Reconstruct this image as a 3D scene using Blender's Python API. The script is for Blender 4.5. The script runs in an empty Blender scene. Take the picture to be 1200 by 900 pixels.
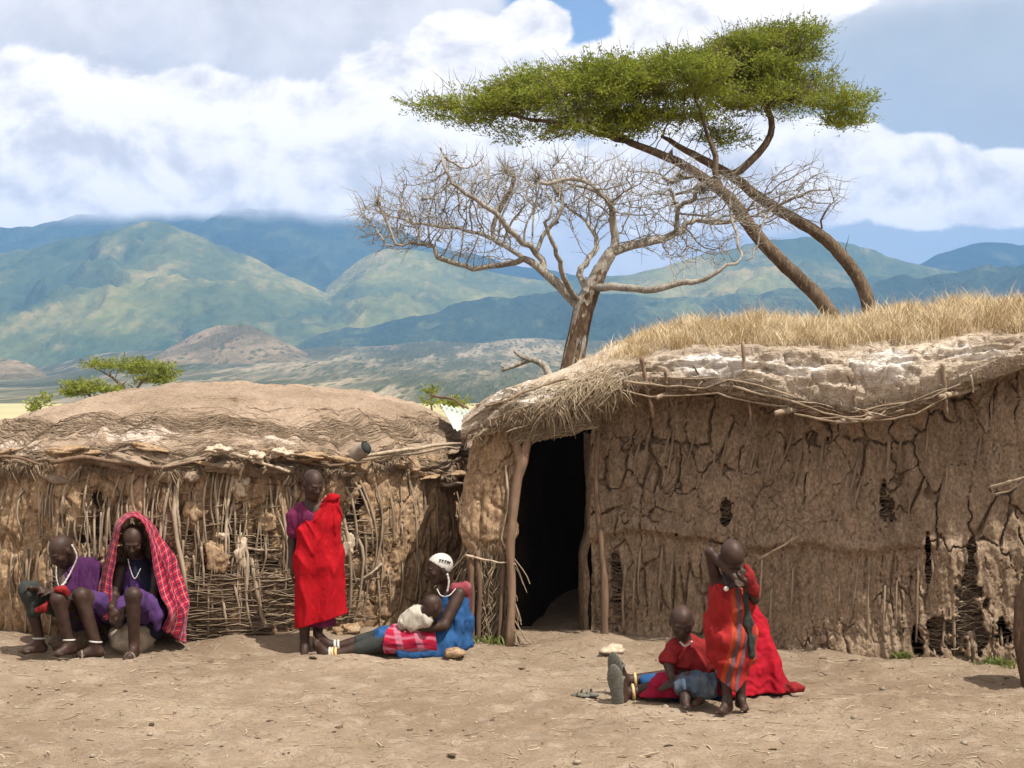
import bpy, math, random
import numpy as np
from mathutils import Vector

random.seed(7)
RNG = np.random.default_rng(11)
SC = bpy.context.scene
COL = SC.collection

# ------------------------------------------------------------------ camera, world, sun, exposure
FX, HZ, H = 1800.0, 468.0, 2.1          # focal length in photo pixels, horizon row, camera height


def at(px, py, Y):
    """world point at depth Y seen at photo pixel (px, py)"""
    return np.array([(px - 600.0) / FX * Y, Y, H - (py - HZ) / FX * Y])


def gy(py):
    return H * FX / (py - HZ)


cam_data = bpy.data.cameras.new('camera')
cam_data.sensor_width = 36.0
cam_data.lens = 36.0 * FX / 1200.0
cam_data.shift_y = (HZ - 450.0) / 1200.0
cam_data.clip_start = 0.1
cam_data.clip_end = 40000.0
cam = bpy.data.objects.new('camera', cam_data)
COL.objects.link(cam)
cam.location = (0, 0, H)
cam.rotation_euler = (math.radians(90), 0, 0)
SC.camera = cam

SUN_EL, SUN_ROT = math.radians(61), math.radians(132)
sun_dir = Vector((math.sin(SUN_ROT) * math.cos(SUN_EL), math.cos(SUN_ROT) * math.cos(SUN_EL), math.sin(SUN_EL)))
sl = bpy.data.lights.new('sun', 'SUN')
sl.energy = 5.0
sl.angle = math.radians(0.6)
sl.color = (1.0, 0.95, 0.87)
sun = bpy.data.objects.new('sun', sl)
COL.objects.link(sun)
sun.location = (20, -10, 40)
sun.rotation_euler = sun_dir.to_track_quat('Z', 'Y').to_euler()

SC.render.engine = 'CYCLES'
SC.view_settings.view_transform = 'Standard'
SC.view_settings.look = 'None'
SC.view_settings.exposure = 0.52
SC.view_settings.gamma = 1.0
SC.view_settings.use_curve_mapping = False
cy = SC.cycles
cy.use_denoising = True
try:
    cy.denoiser = 'OPENIMAGEDENOISE'
except Exception:
    pass
cy.use_adaptive_sampling = True
cy.adaptive_threshold = 0.006
cy.max_bounces = 4
cy.diffuse_bounces = 2
cy.glossy_bounces = 2
cy.transmission_bounces = 2
cy.volume_bounces = 0
cy.transparent_max_bounces = 8
cy.sample_clamp_indirect = 1.5
cy.caustics_reflective = False
cy.caustics_refractive = False


# ------------------------------------------------------------------ node helper
class NT:
    def __init__(self, tree):
        self.t = tree
        self.n = tree.nodes
        self.l = tree.links

    def new(self, typ, **kw):
        nd = self.n.new(typ)
        for k, v in kw.items():
            setattr(nd, k, v)
        return nd

    def put(self, sock, val):
        if val is None:
            return
        if isinstance(val, bpy.types.NodeSocket):
            self.l.new(val, sock)
        elif isinstance(val, (tuple, list)):
            if sock.type == 'RGBA' and len(val) == 3:
                val = tuple(val) + (1.0,)
            sock.default_value = val
        else:
            sock.default_value = val

    def math(self, op, a, b=None, c=None, clamp=False):
        nd = self.new('ShaderNodeMath', operation=op, use_clamp=clamp)
        self.put(nd.inputs[0], a)
        if b is not None:
            self.put(nd.inputs[1], b)
        if c is not None:
            self.put(nd.inputs[2], c)
        return nd.outputs[0]

    def vmath(self, op, a, b=None):
        nd = self.new('ShaderNodeVectorMath', operation=op)
        self.put(nd.inputs[0], a)
        if b is not None:
            self.put(nd.inputs[1], b)
        return nd.outputs[0] if op not in ('DOT_PRODUCT', 'LENGTH') else nd.outputs[1]

    def noise(self, vec, scale=5.0, detail=4.0, rough=0.55, dist=0.0):
        nd = self.new('ShaderNodeTexNoise')
        self.put(nd.inputs['Vector'], vec)
        nd.inputs['Scale'].default_value = scale
        nd.inputs['Detail'].default_value = detail
        nd.inputs['Roughness'].default_value = rough
        nd.inputs['Distortion'].default_value = dist
        return nd.outputs['Fac']

    def voronoi(self, vec, scale=5.0, feature='F1', rnd=1.0):
        nd = self.new('ShaderNodeTexVoronoi', feature=feature)
        self.put(nd.inputs['Vector'], vec)
        nd.inputs['Scale'].default_value = scale
        nd.inputs['Randomness'].default_value = rnd
        return nd.outputs['Distance']

    def scale(self, vec, s):
        nd = self.new('ShaderNodeMapping')
        self.put(nd.inputs['Vector'], vec)
        nd.inputs['Scale'].default_value = s
        return nd.outputs[0]

    def step(self, v, lo, hi, a=0.0, b=1.0):
        nd = self.new('ShaderNodeMapRange', interpolation_type='SMOOTHSTEP')
        self.put(nd.inputs['Value'], v)
        self.put(nd.inputs['From Min'], lo)
        self.put(nd.inputs['From Max'], hi)
        self.put(nd.inputs['To Min'], a)
        self.put(nd.inputs['To Max'], b)
        return nd.outputs[0]

    def mix(self, f, a, b, blend='MIX'):
        nd = self.new('ShaderNodeMix', data_type='RGBA', blend_type=blend)
        self.put(nd.inputs[0], f)
        self.put(nd.inputs[6], a)
        self.put(nd.inputs[7], b)
        return nd.outputs[2]

    def attr(self, name, out='Fac'):
        nd = self.new('ShaderNodeAttribute', attribute_name=name)
        return nd.outputs[out]

    def coord(self, out='Object'):
        return self.new('ShaderNodeTexCoord').outputs[out]

    def sep(self, v):
        nd = self.new('ShaderNodeSeparateXYZ')
        self.put(nd.inputs[0], v)
        return nd.outputs

    def comb(self, x, y, z):
        nd = self.new('ShaderNodeCombineXYZ')
        self.put(nd.inputs[0], x)
        self.put(nd.inputs[1], y)
        self.put(nd.inputs[2], z)
        return nd.outputs[0]

    def bump(self, h, strength=0.5, dist=0.01, normal=None):
        nd = self.new('ShaderNodeBump')
        nd.inputs['Strength'].default_value = strength
        nd.inputs['Distance'].default_value = dist
        self.put(nd.inputs['Height'], h)
        self.put(nd.inputs['Normal'], normal)
        return nd.outputs[0]


# ------------------------------------------------------------------ world: sky with clouds
W = bpy.data.worlds.new('World')
SC.world = W
W.use_nodes = True
wt = NT(W.node_tree)
wt.n.clear()
sky = wt.new('ShaderNodeTexSky', sky_type='NISHITA')
sky.sun_disc = False
sky.sun_elevation = SUN_EL
sky.sun_rotation = SUN_ROT
sky.altitude = 1200.0
sky.air_density = 1.0
sky.dust_density = 0.6
sky.ozone_density = 1.5
SKY_STR = 0.11
d0 = wt.vmath('NORMALIZE', wt.coord('Generated'))
dx, dy, dz = wt.sep(d0)
az = wt.math('ARCTAN2', dx, dy)
# slow wobble so that cloud outlines are not smooth
wob = wt.math('MULTIPLY', wt.math('SUBTRACT', wt.noise(wt.scale(d0, (1, 1, 1.5)), 9.0, 3.0), 0.5), 0.06)


def blobs(lst, wobble=True):
    out = None
    for (px, py, rx, ry) in lst:
        ca, ce = (px - 600) / FX, (HZ - py) / FX
        u = wt.math('DIVIDE', wt.math('SUBTRACT', wt.math('ADD', az, wob) if wobble else az, ca), rx / FX)
        v = wt.math('DIVIDE', wt.math('SUBTRACT', dz, ce), ry / FX)
        q = wt.math('SUBTRACT', 1.0, wt.math('ADD', wt.math('MULTIPLY', u, u), wt.math('MULTIPLY', v, v)))
        out = q if out is None else wt.math('SMOOTH_MAX', out, q, 0.15)
    return out


nv = wt.scale(d0, (1, 1, 1.35))
nbig = wt.noise(nv, 7.0, 5.0, 0.55, 0.15)
nmid = wt.noise(nv, 16.0, 6.0, 0.6, 0.25)
lsh = wt.vmath('ADD', nv, (0.006, 0.0, 0.016))
nmid2 = wt.noise(lsh, 16.0, 6.0, 0.6, 0.25)
nbig2 = wt.noise(wt.vmath('ADD', nv, (0.012, 0.0, 0.034)), 7.0, 5.0, 0.55, 0.15)
relief = wt.math('ADD', wt.math('MULTIPLY', wt.math('SUBTRACT', nmid, nmid2), 0.85), wt.math('MULTIPLY', wt.math('SUBTRACT', nbig, nbig2), 0.50))
# high veil of grey-white cloud, thinner to the right, with a hole of blue
thin = blobs([(1150, 130, 330, 110), (1080, 300, 260, 45), (1350, 200, 300, 260)])
hole = blobs([(676, 42, 62, 70), (640, 5, 70, 30), (705, 90, 40, 30)])
veil = wt.math('ADD', wt.math('MULTIPLY', wt.math('SUBTRACT', nbig, 0.5), 1.7), 1.0)
veil = wt.math('SUBTRACT', veil, wt.math('MULTIPLY', wt.step(thin, -0.2, 0.8), 0.12))
veil = wt.math('SUBTRACT', veil, wt.math('MULTIPLY', wt.step(hole, -0.3, 0.6), 0.95))
veil = wt.step(veil, 0.0, 1.0)
veil_col = wt.mix(wt.step(nmid, 0.3, 0.7), (0.60, 0.565, 0.555), (0.82, 0.77, 0.735))
veil_col = wt.mix(wt.math('MULTIPLY', wt.step(thin, -0.3, 0.5), 0.8), veil_col, (0.37, 0.405, 0.42))
# cumulus banks
bank = blobs([(60, 165, 190, 78), (330, 175, 190, 68), (455, 150, 95, 85), (235, 140, 90, 45),
              (585, 140, 110, 100), (618, 50, 44, 36), (540, 70, 60, 40), (180, 222, 420, 66), (150, 255, 480, 42), (300, 245, 280, 52), (480, 225, 160, 55),
              (-260, 170, 260, 120), (790, 28, 84, 66), (880, 20, 110, 40), (760, 110, 120, 60),
              (1070, 222, 95, 50), (1165, 235, 105, 42), (975, 205, 90, 55), (850, 210, 170, 70),
              (1330, 230, 150, 60)])
far = wt.math('SUBTRACT', wt.math('MULTIPLY', wt.noise(nv, 3.2, 3.0, 0.5), 2.6), 1.45)
inview = wt.math('MULTIPLY', wt.step(wt.math('ABSOLUTE', az), 0.42, 0.7), 1.0)
inview = wt.math('MAXIMUM', inview, wt.step(dz, 0.27, 0.4))
far = wt.math('ADD', wt.math('MULTIPLY', wt.math('SUBTRACT', inview, 1.0), 2.0), far)
bank = wt.math('MAXIMUM', bank, far)
cum = wt.math('ADD', wt.math('MULTIPLY', wt.math('ADD', bank, 0.16), 1.3), wt.math('MULTIPLY', wt.math('SUBTRACT', nmid, 0.5), 2.0))
cum_m = wt.step(cum, -0.12, 0.28)
lum = wt.math('ADD', wt.math('MULTIPLY', relief, 3.2), 0.60)
lum = wt.math('ADD', lum, wt.math('MULTIPLY', wt.math('SUBTRACT', dz, 0.14), 1.6))
lum = wt.step(lum, 0.05, 0.95)
cum_col = wt.mix(lum, (0.68, 0.625, 0.595), (1.14, 1.04, 0.96))
K = 1.0 / SKY_STR
skyc = wt.mix(1.0, sky.outputs[0], (1.05, 1.02, 1.0), 'MULTIPLY')
c1 = wt.mix(wt.math('MULTIPLY', veil, 0.96), skyc, wt.mix(1.0, veil_col, (K, K, K), 'MULTIPLY'))
c2 = wt.mix(wt.math('MULTIPLY', cum_m, 0.96), c1, wt.mix(1.0, cum_col, (K, K, K), 'MULTIPLY'))
bg = wt.new('ShaderNodeBackground')
bg.inputs['Strength'].default_value = SKY_STR
wt.put(bg.inputs['Color'], c2)
wo = wt.new('ShaderNodeOutputWorld')
wt.l.new(bg.outputs[0], wo.inputs['Surface'])


# ------------------------------------------------------------------ numpy noise
def _h(ix, iy, iz, seed):
    h = (ix.astype(np.uint32) * np.uint32(374761393) + iy.astype(np.uint32) * np.uint32(668265263)
         + iz.astype(np.uint32) * np.uint32(2246822519) + np.uint32((seed * 3266489917) & 0xffffffff))
    h = (h ^ (h >> np.uint32(13))) * np.uint32(1274126177)
    h = (h ^ (h >> np.uint32(16))) * np.uint32(2654435761)
    h = h ^ (h >> np.uint32(15))
    return h.astype(np.float64) / 4294967295.0


def vnoise(x, y, z=0.0, seed=0):
    x, y, z = np.broadcast_arrays(np.asarray(x, float), np.asarray(y, float), np.asarray(z, float))
    ix, iy, iz = np.floor(x).astype(np.int64), np.floor(y).astype(np.int64), np.floor(z).astype(np.int64)
    fx, fy, fz = x - ix, y - iy, z - iz
    ux, uy, uz = [f * f * (3 - 2 * f) for f in (fx, fy, fz)]
    r = 0.0
    for a in (0, 1):
        wa = ux if a else 1 - ux
        for b in (0, 1):
            wb = uy if b else 1 - uy
            for c in (0, 1):
                wc = uz if c else 1 - uz
                r = r + wa * wb * wc * _h(ix + a, iy + b, iz + c, seed)
    return r * 2 - 1


def fbm(x, y, z=0.0, seed=0, oct=4, gain=0.5):
    r, a, f = 0.0, 1.0, 1.0
    for o in range(oct):
        r = r + a * vnoise(np.asarray(x) * f, np.asarray(y) * f, np.asarray(z) * f, seed + o * 17)
        a *= gain
        f *= 2.03
    return r


def voro(x, y, seed=0, jit=0.9):
    """2D cells: distance to border, id"""
    x = np.asarray(x, float)
    y = np.asarray(y, float)
    ix, iy = np.floor(x).astype(np.int64), np.floor(y).astype(np.int64)
    f1 = np.full(x.shape, 1e9)
    f2 = np.full(x.shape, 1e9)
    cid = np.zeros(x.shape, np.int64)
    for a in (-1, 0, 1):
        for b in (-1, 0, 1):
            jx, jy = ix + a, iy + b
            z0 = np.zeros_like(jx)
            cx = jx + 0.5 + (_h(jx, jy, z0, seed) - 0.5) * jit
            cyy = jy + 0.5 + (_h(jx, jy, z0 + 1, seed) - 0.5) * jit
            d = np.hypot(x - cx, y - cyy)
            k = jx * 100003 + jy
            near = d < f1
            f2 = np.where(near, f1, np.minimum(f2, d))
            cid = np.where(near, k, cid)
            f1 = np.where(near, d, f1)
    return (f2 - f1) * 0.5, cid


def sstep(v, a, b):
    t = np.clip((np.asarray(v, float) - a) / (b - a), 0, 1)
    return t * t * (3 - 2 * t)


# ------------------------------------------------------------------ mesh helpers
OFF = {}          # object name -> world offset that its vertices are relative to


def mesh_np(name, V, F, attrs=None, uv=None, smooth=True):
    me = bpy.data.meshes.new(name)
    V = np.asarray(V, np.float32)
    me.vertices.add(len(V))
    me.vertices.foreach_set('co', V.ravel())
    if isinstance(F, np.ndarray):
        groups = [F]
    else:
        groups = [np.asarray(f, np.int32).reshape(-1, len(f[0]) if len(f) else 3) for f in F if len(f)]
    nl = sum(g.size for g in groups)
    npoly = sum(len(g) for g in groups)
    me.loops.add(nl)
    me.polygons.add(npoly)
    vi = np.concatenate([g.ravel() for g in groups]).astype(np.int32)
    me.loops.foreach_set('vertex_index', vi)
    starts, o = [], 0
    for g in groups:
        k = g.shape[1]
        starts.append(o + np.arange(len(g)) * k)
        o += g.size
    me.polygons.foreach_set('loop_start', np.concatenate(starts).astype(np.int32))
    me.update(calc_edges=True)
    if smooth:
        me.polygons.foreach_set('use_smooth', np.ones(npoly, bool))
    if attrs:
        for k, a in attrs.items():
            at_ = me.attributes.new(k, 'FLOAT', 'POINT')
            at_.data.foreach_set('value', np.asarray(a, np.float32).ravel())
    me.validate()
    return me


def mk(name, V, F, mat, parent=None, loc=None, attrs=None, smooth=True):
    """one mesh object; V in world coordinates"""
    V = np.asarray(V, float)
    if parent is not None:
        off = OFF[parent.name]
    else:
        off = np.array(loc if loc is not None else (0, 0, 0), float)
    me = mesh_np(name, V - off, F, attrs, smooth=smooth)
    if mat is not None:
        me.materials.append(mat)
    ob = bpy.data.objects.new(name, me)
    COL.objects.link(ob)
    if parent is not None:
        ob.parent = parent
    else:
        ob.location = off
    OFF[ob.name] = off
    return ob


def tag(o, label, cat=None, group=None, kind=None):
    o['label'] = label
    if cat:
        o['category'] = cat
    if group:
        o['group'] = group
    if kind:
        o['kind'] = kind
    return o


def thing(name, label, cat, loc, group=None):
    o = bpy.data.objects.new(name, None)
    COL.objects.link(o)
    o.location = loc
    o.empty_display_size = 0.2
    OFF[o.name] = np.array(loc, float)
    return tag(o, label, cat, group)


def structure(o):
    o['kind'] = 'structure'
    return o


def grid_faces(nu, nv, closed_u=False):
    i = np.arange(nu if closed_u else nu - 1)
    j = np.arange(nv - 1)
    I, J = np.meshgrid(i, j, indexing='ij')
    I2 = (I + 1) % nu
    return np.stack([I * nv + J, I2 * nv + J, I2 * nv + J + 1, I * nv + J + 1], -1).reshape(-1, 4)


class MB:
    def __init__(self):
        self.V, self.F3, self.F4, self.n = [], [], [], 0
        self.A = []

    def add(self, V, F, a=0.0):
        V = np.asarray(V, float)
        F = np.asarray(F)
        self.V.append(V)
        (self.F4 if F.shape[1] == 4 else self.F3).append(F + self.n)
        self.A.append(np.full(len(V), a) if np.isscalar(a) else np.asarray(a))
        self.n += len(V)

    def tube(self, P, R, sides=6, a=0.0, cap=True, flat=1.0):
        V, F, T = tube(P, R, sides, flat)
        self.add(V, F, a)
        if cap:
            for c in T:
                self.F3.append(c + self.n - len(V))

    def build(self, name, mat, parent=None, loc=None, attr='a', smooth=True):
        F = []
        if self.F3:
            F.append(np.concatenate(self.F3))
        if self.F4:
            F.append(np.concatenate(self.F4))
        return mk(name, np.concatenate(self.V), F, mat, parent, loc, {attr: np.concatenate(self.A)}, smooth)


def resample(P, n):
    """Catmull-Rom resample of a polyline to n points"""
    P = np.asarray(P, float)
    if len(P) == 2:
        t = np.linspace(0, 1, n)[:, None]
        return P[0] * (1 - t) + P[1] * t
    Q = np.vstack([2 * P[0] - P[1], P, 2 * P[-1] - P[-2]])
    seg = len(P) - 1
    t = np.linspace(0, seg - 1e-9, n)
    i = t.astype(int)
    f = (t - i)[:, None]
    a, b, c, d = Q[i], Q[i + 1], Q[i + 2], Q[i + 3]
    return 0.5 * ((2 * b) + (-a + c) * f + (2 * a - 5 * b + 4 * c - d) * f ** 2 + (-a + 3 * b - 3 * c + d) * f ** 3)


def tube(P, R, sides=6, flat=1.0):
    P = np.asarray(P, float)
    n = len(P)
    R = np.broadcast_to(np.asarray(R, float), (n,))
    T = np.gradient(P, axis=0)
    T /= np.linalg.norm(T, axis=1)[:, None] + 1e-12
    up = np.array([0, 0, 1.0]) if abs(T[0][2]) < 0.8 else np.array([1.0, 0, 0])
    u = np.cross(T[0], up)
    u /= np.linalg.norm(u)
    ang = np.arange(sides) * 2 * math.pi / sides
    V = np.zeros((n, sides, 3))
    for k in range(n):
        u = u - T[k] * np.dot(u, T[k])
        u /= np.linalg.norm(u) + 1e-12
        w = np.cross(T[k], u)
        V[k] = P[k] + R[k] * (np.cos(ang)[:, None] * u + flat * np.sin(ang)[:, None] * w)
    V = V.reshape(-1, 3)
    k, s = np.meshgrid(np.arange(n - 1), np.arange(sides), indexing='ij')
    s2 = (s + 1) % sides
    F = np.stack([k * sides + s, k * sides + s2, (k + 1) * sides + s2, (k + 1) * sides + s], -1).reshape(-1, 4)
    c0 = np.array([[0, i + 1, i] for i in range(1, sides - 1)])
    b = (n - 1) * sides
    c1 = np.array([[b, b + i, b + i + 1] for i in range(1, sides - 1)])
    return V, F, (c0, c1)


def wiggle(P, n, amp, seed):
    Q = resample(P, n)
    t = np.linspace(0, 1, n)
    L = np.linalg.norm(Q[-1] - Q[0])
    env = np.sin(np.pi * np.clip(t, 0.02, 1))
    f = max(2.0, L * 4.0)
    for k in range(3):
        Q[:, k] += amp * (vnoise(t * f, seed * 7.3 + k * 3.1, 0, 5) + 0.4 * vnoise(t * f * 3, seed * 3.3 + k, 1.5, 6)) * (0.4 + 0.6 * env)
    return Q


def lump(c, r, seed, nu=10, nv=7, rough=0.25):
    """an uneven stone or clod: r = (rx, ry, rz)"""
    th = np.linspace(0, 2 * np.pi, nu, endpoint=False)
    ph = np.linspace(0.02, np.pi - 0.02, nv)
    T, Pq = np.meshgrid(th, ph, indexing='ij')
    D = np.stack([np.cos(T) * np.sin(Pq), np.sin(T) * np.sin(Pq), np.cos(Pq)], -1)
    k = 1 + rough * fbm(D[..., 0] * 1.6 + seed, D[..., 1] * 1.6, D[..., 2] * 1.6, seed, 5 if nu > 20 else 3, 0.55)
    V = (D * k[..., None] * np.asarray(r) + np.asarray(c)).reshape(-1, 3)
    F = grid_faces(nu, nv, True)
    return V, F


def tubes_many(P, R, sides=3):
    """P (M,n,3), R (M,n) -> V,F for M thin tubes"""
    M, n, _ = P.shape
    T = np.gradient(P, axis=1)
    T /= np.linalg.norm(T, axis=2, keepdims=True) + 1e-12
    ref = np.where(np.abs(T[:, :1, 2:3]) < 0.8, np.array([0, 0, 1.0]), np.array([1.0, 0, 0]))
    u = np.cross(T, np.broadcast_to(ref, T.shape))
    u /= np.linalg.norm(u, axis=2, keepdims=True) + 1e-12
    w = np.cross(T, u)
    ang = np.arange(sides) * 2 * math.pi / sides
    V = P[:, :, None, :] + R[:, :, None, None] * (np.cos(ang)[None, None, :, None] * u[:, :, None, :]
                                                 + np.sin(ang)[None, None, :, None] * w[:, :, None, :])
    m, k, s = np.meshgrid(np.arange(M), np.arange(n - 1), np.arange(sides), indexing='ij')
    s2 = (s + 1) % sides
    b = m * n * sides
    F = np.stack([b + k * sides + s, b + k * sides + s2, b + (k + 1) * sides + s2, b + (k + 1) * sides + s], -1)
    return V.reshape(-1, 3), F.reshape(-1, 4)


def rep(a, k):
    return np.repeat(np.asarray(a), k)


# ------------------------------------------------------------------ materials
MATS = {}


def material(name, fn, rough=0.9, spec=0.2):
    m = bpy.data.materials.new(name)
    m.use_nodes = True
    nt = NT(m.node_tree)
    b = m.node_tree.nodes['Principled BSDF']
    b.inputs['Roughness'].default_value = rough
    b.inputs['Specular IOR Level'].default_value = spec
    fn(nt, b)
    MATS[name] = m
    return m


def m_ground(nt, b):
    p = nt.coord()
    x, y, z = nt.sep(p)
    n1 = nt.noise(p, 0.55, 5, 0.6)
    n2 = nt.noise(p, 4.0, 5, 0.65)
    n3 = nt.noise(nt.scale(p, (1, 1.8, 1)), 32.0, 4, 0.65)
    n4 = nt.noise(p, 140.0, 2, 0.6)
    c = nt.mix(nt.step(n1, 0.35, 0.68), (0.275, 0.200, 0.134), (0.40, 0.306, 0.216))
    c = nt.mix(nt.math('MULTIPLY', nt.step(n2, 0.45, 0.7), 0.6), c, (0.50, 0.40, 0.30))
    n5 = nt.noise(nt.scale(p, (1, 2.6, 1)), 11.0, 5, 0.7)
    c = nt.mix(nt.math('MULTIPLY', nt.step(n5, 0.5, 0.68), 0.5), c, (0.25, 0.172, 0.112))
    c = nt.mix(nt.math('MULTIPLY', nt.step(n3, 0.54, 0.68), 0.6), c, (0.20, 0.135, 0.085))
    c = nt.mix(nt.math('MULTIPLY', nt.step(n4, 0.56, 0.72), 0.45), c, (0.47, 0.36, 0.24))
    # far plain: pale dry pasture with green
    nf = nt.noise(nt.scale(p, (1, 0.35, 1)), 0.02, 5, 0.6)
    pl = nt.mix(nt.step(nf, 0.35, 0.65), (0.44, 0.38, 0.22), (0.30, 0.29, 0.15))
    c = nt.mix(nt.step(y, 24.0, 60.0), c, pl)
    nt.put(b.inputs['Base Color'], c)
    h = nt.math('ADD', nt.math('ADD', nt.math('MULTIPLY', n3, 0.8), nt.math('MULTIPLY', n4, 0.5)), nt.math('MULTIPLY', n5, 1.2))
    nt.put(b.inputs['Normal'], nt.bump(h, 1.0, 0.035))


def mud_fn(ca, cb, cc, scale=1.0, bump=0.7):
    def fn(nt, b):
        p = nt.coord()
        n1 = nt.noise(p, 1.6 * scale, 5, 0.6)
        n2 = nt.noise(nt.scale(p, (1, 1, 0.3)), 13.0 * scale, 6, 0.7)
        n3 = nt.noise(nt.scale(p, (1, 1, 0.6)), 48.0, 4, 0.75)
        c = nt.mix(nt.step(n1, 0.32, 0.68), ca, cb)
        c = nt.mix(nt.math('MULTIPLY', nt.step(n2, 0.42, 0.72), 0.6), c, cc)
        g = nt.step(n3, 0.3, 0.7, 0.55, 1.28)
        c = nt.mix(1.0, c, nt.comb(g, g, g), 'MULTIPLY')
        nt.put(b.inputs['Base Color'], c)
        nt.put(b.inputs['Normal'], nt.bump(nt.math('ADD', n3, nt.math('MULTIPLY', n2, 1.0)), bump, 0.02))
    return fn


def fibre_fn(ca, cb, cc, axis=(6, 6, 60)):
    """attribute 'a' (0..1) shifts each strand's colour"""
    def fn(nt, b):
        p = nt.coord()
        a = nt.attr('a')
        n = nt.noise(nt.scale(p, axis), 1.0, 3, 0.6)
        n2 = nt.noise(p, 3.0, 3, 0.6)
        c = nt.mix(a, ca, cb)
        c = nt.mix(nt.math('MULTIPLY', nt.step(nt.math('ADD', n, nt.math('MULTIPLY', n2, 0.5)), 0.6, 0.95), 0.7), c, cc)
        nt.put(b.inputs['Base Color'], c)
        nt.put(b.inputs['Normal'], nt.bump(n, 0.5, 0.006))
    return fn


def m_roof(nt, b, base=((0.25, 0.180, 0.123), (0.37, 0.278, 0.20)), ash=(0.60, 0.50, 0.41)):
    p = nt.coord()
    n1 = nt.noise(p, 1.3, 6, 0.65)
    n2 = nt.noise(nt.scale(p, (1, 1, 3.0)), 8.0, 5, 0.7)
    n3 = nt.noise(nt.scale(p, (10, 26, 60)), 1.0, 5, 0.7)
    n4 = nt.noise(p, 70.0, 3, 0.7)
    c = nt.mix(nt.step(n1, 0.35, 0.65), base[0], base[1])
    c = nt.mix(nt.math('MULTIPLY', nt.step(n2, 0.52, 0.75), 0.55), c, (0.17, 0.11, 0.07))
    c = nt.mix(nt.math('MULTIPLY', nt.step(n4, 0.48, 0.7), 0.5), c, (0.52, 0.42, 0.33))
    n5 = nt.noise(nt.scale(p, (1, 2.2, 3)), 22.0, 5, 0.75)
    c = nt.mix(nt.math('MULTIPLY', nt.step(n5, 0.5, 0.66), 0.6), c, (0.12, 0.078, 0.05))
    am = nt.math('ADD', nt.attr('ash'), nt.math('MULTIPLY', nt.math('SUBTRACT', n2, 0.5), 1.6))
    am = nt.math('ADD', am, nt.math('MULTIPLY', nt.math('SUBTRACT', n4, 0.5), 0.8))
    c = nt.mix(nt.math('MULTIPLY', nt.step(am, 0.42, 0.72), 0.92), c, ash)
    sm = nt.math('ADD', nt.attr('fib'), nt.math('MULTIPLY', nt.math('SUBTRACT', n2, 0.5), 1.2))
    fc = nt.mix(nt.step(n3, 0.35, 0.68), (0.085, 0.052, 0.031), (0.33, 0.245, 0.165))
    c = nt.mix(nt.step(sm, 0.35, 0.6), c, fc)
    nt.put(b.inputs['Base Color'], c)
    h = nt.math('ADD', nt.math('ADD', n2, n5), nt.math('ADD', nt.math('MULTIPLY', n4, 0.6), nt.math('MULTIPLY', n3, 0.7)))
    nt.put(b.inputs['Normal'], nt.bump(h, 0.8, 0.025))


def hill_fn(ca, cb, cc, sc=1 / 500.0, forest_shade=0.5, fade=None, dots=0.0, ys=0.3):
    def fn(nt, b):
        p = nt.coord()
        n1 = nt.noise(nt.scale(p, (1, ys, 1.2)), sc, 5, 0.6, 0.4)
        n2 = nt.noise(nt.scale(p, (1, ys, 1)), sc * 5, 6, 0.7)
        n3 = nt.noise(nt.scale(p, (1, ys, 1)), sc * 34, 3, 0.65)
        c = nt.mix(nt.step(n1, forest_shade - 0.14, forest_shade + 0.14), ca, cb)  # dark patches: woodland, on the mountains also cloud shadow put into the colour
        c = nt.mix(nt.step(nt.math('ADD', n2, nt.math('MULTIPLY', nt.math('SUBTRACT', n1, 0.5), 0.9)), 0.47, 0.76), c, cc)
        g = nt.step(n3, 0.3, 0.7, 0.82, 1.15)
        c = nt.mix(1.0, c, nt.comb(g, g, g), 'MULTIPLY')
        if dots:
            v = nt.voronoi(nt.scale(p, (1, ys * 0.8, 1)), dots)
            dm = nt.math('MULTIPLY', nt.step(v, 0.42, 0.22), nt.step(nt.math('ADD', n2, nt.math('MULTIPLY', n1, 0.5)), 0.62, 0.82))
            c = nt.mix(nt.math('MULTIPLY', dm, 0.75), c, (0.045, 0.07, 0.035))
        nt.put(b.inputs['Base Color'], c)
        b.inputs['Specular IOR Level'].default_value = 0.0
        nt.put(b.inputs['Normal'], nt.bump(nt.math('ADD', n2, nt.math('MULTIPLY', n3, 0.3)), 0.6, 25.0))
        if fade:
            z = nt.sep(p)[2]
            nz = nt.noise(nt.scale(p, (1, 0.3, 1.5)), 1 / 420.0, 5, 0.6)
            zz = nt.math('ADD', z, nt.math('MULTIPLY', nt.math('SUBTRACT', nz, 0.5), fade[2]))
            nt.put(b.inputs['Alpha'], nt.step(zz, fade[0], fade[1], 1.0, 0.0))
    return fn


def bark_fn(ca, cb, cc, sc=1.0):
    def fn(nt, b):
        p = nt.coord()
        n1 = nt.noise(p, 2.2 * sc, 4, 0.6)
        n2 = nt.noise(nt.scale(p, (1, 1, 0.3)), 28.0 * sc, 5, 0.7)
        c = nt.mix(nt.step(n1, 0.35, 0.65), ca, cb)
        c = nt.mix(nt.step(n2, 0.45, 0.7), c, cc)
        nt.put(b.inputs['Base Color'], c)
        nt.put(b.inputs['Normal'], nt.bump(n2, 0.9, 0.03))
    return fn


def plain_fn(col, var=0.25, sc=20.0, bump=0.3):
    def fn(nt, b):
        p = nt.coord()
        n = nt.noise(p, sc, 4, 0.6)
        g = nt.step(n, 0.25, 0.75, 1 - var, 1 + var)
        nt.put(b.inputs['Base Color'], nt.mix(1.0, col, nt.comb(g, g, g), 'MULTIPLY'))
        nt.put(b.inputs['Normal'], nt.bump(n, bump, 0.01))
    return fn


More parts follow.
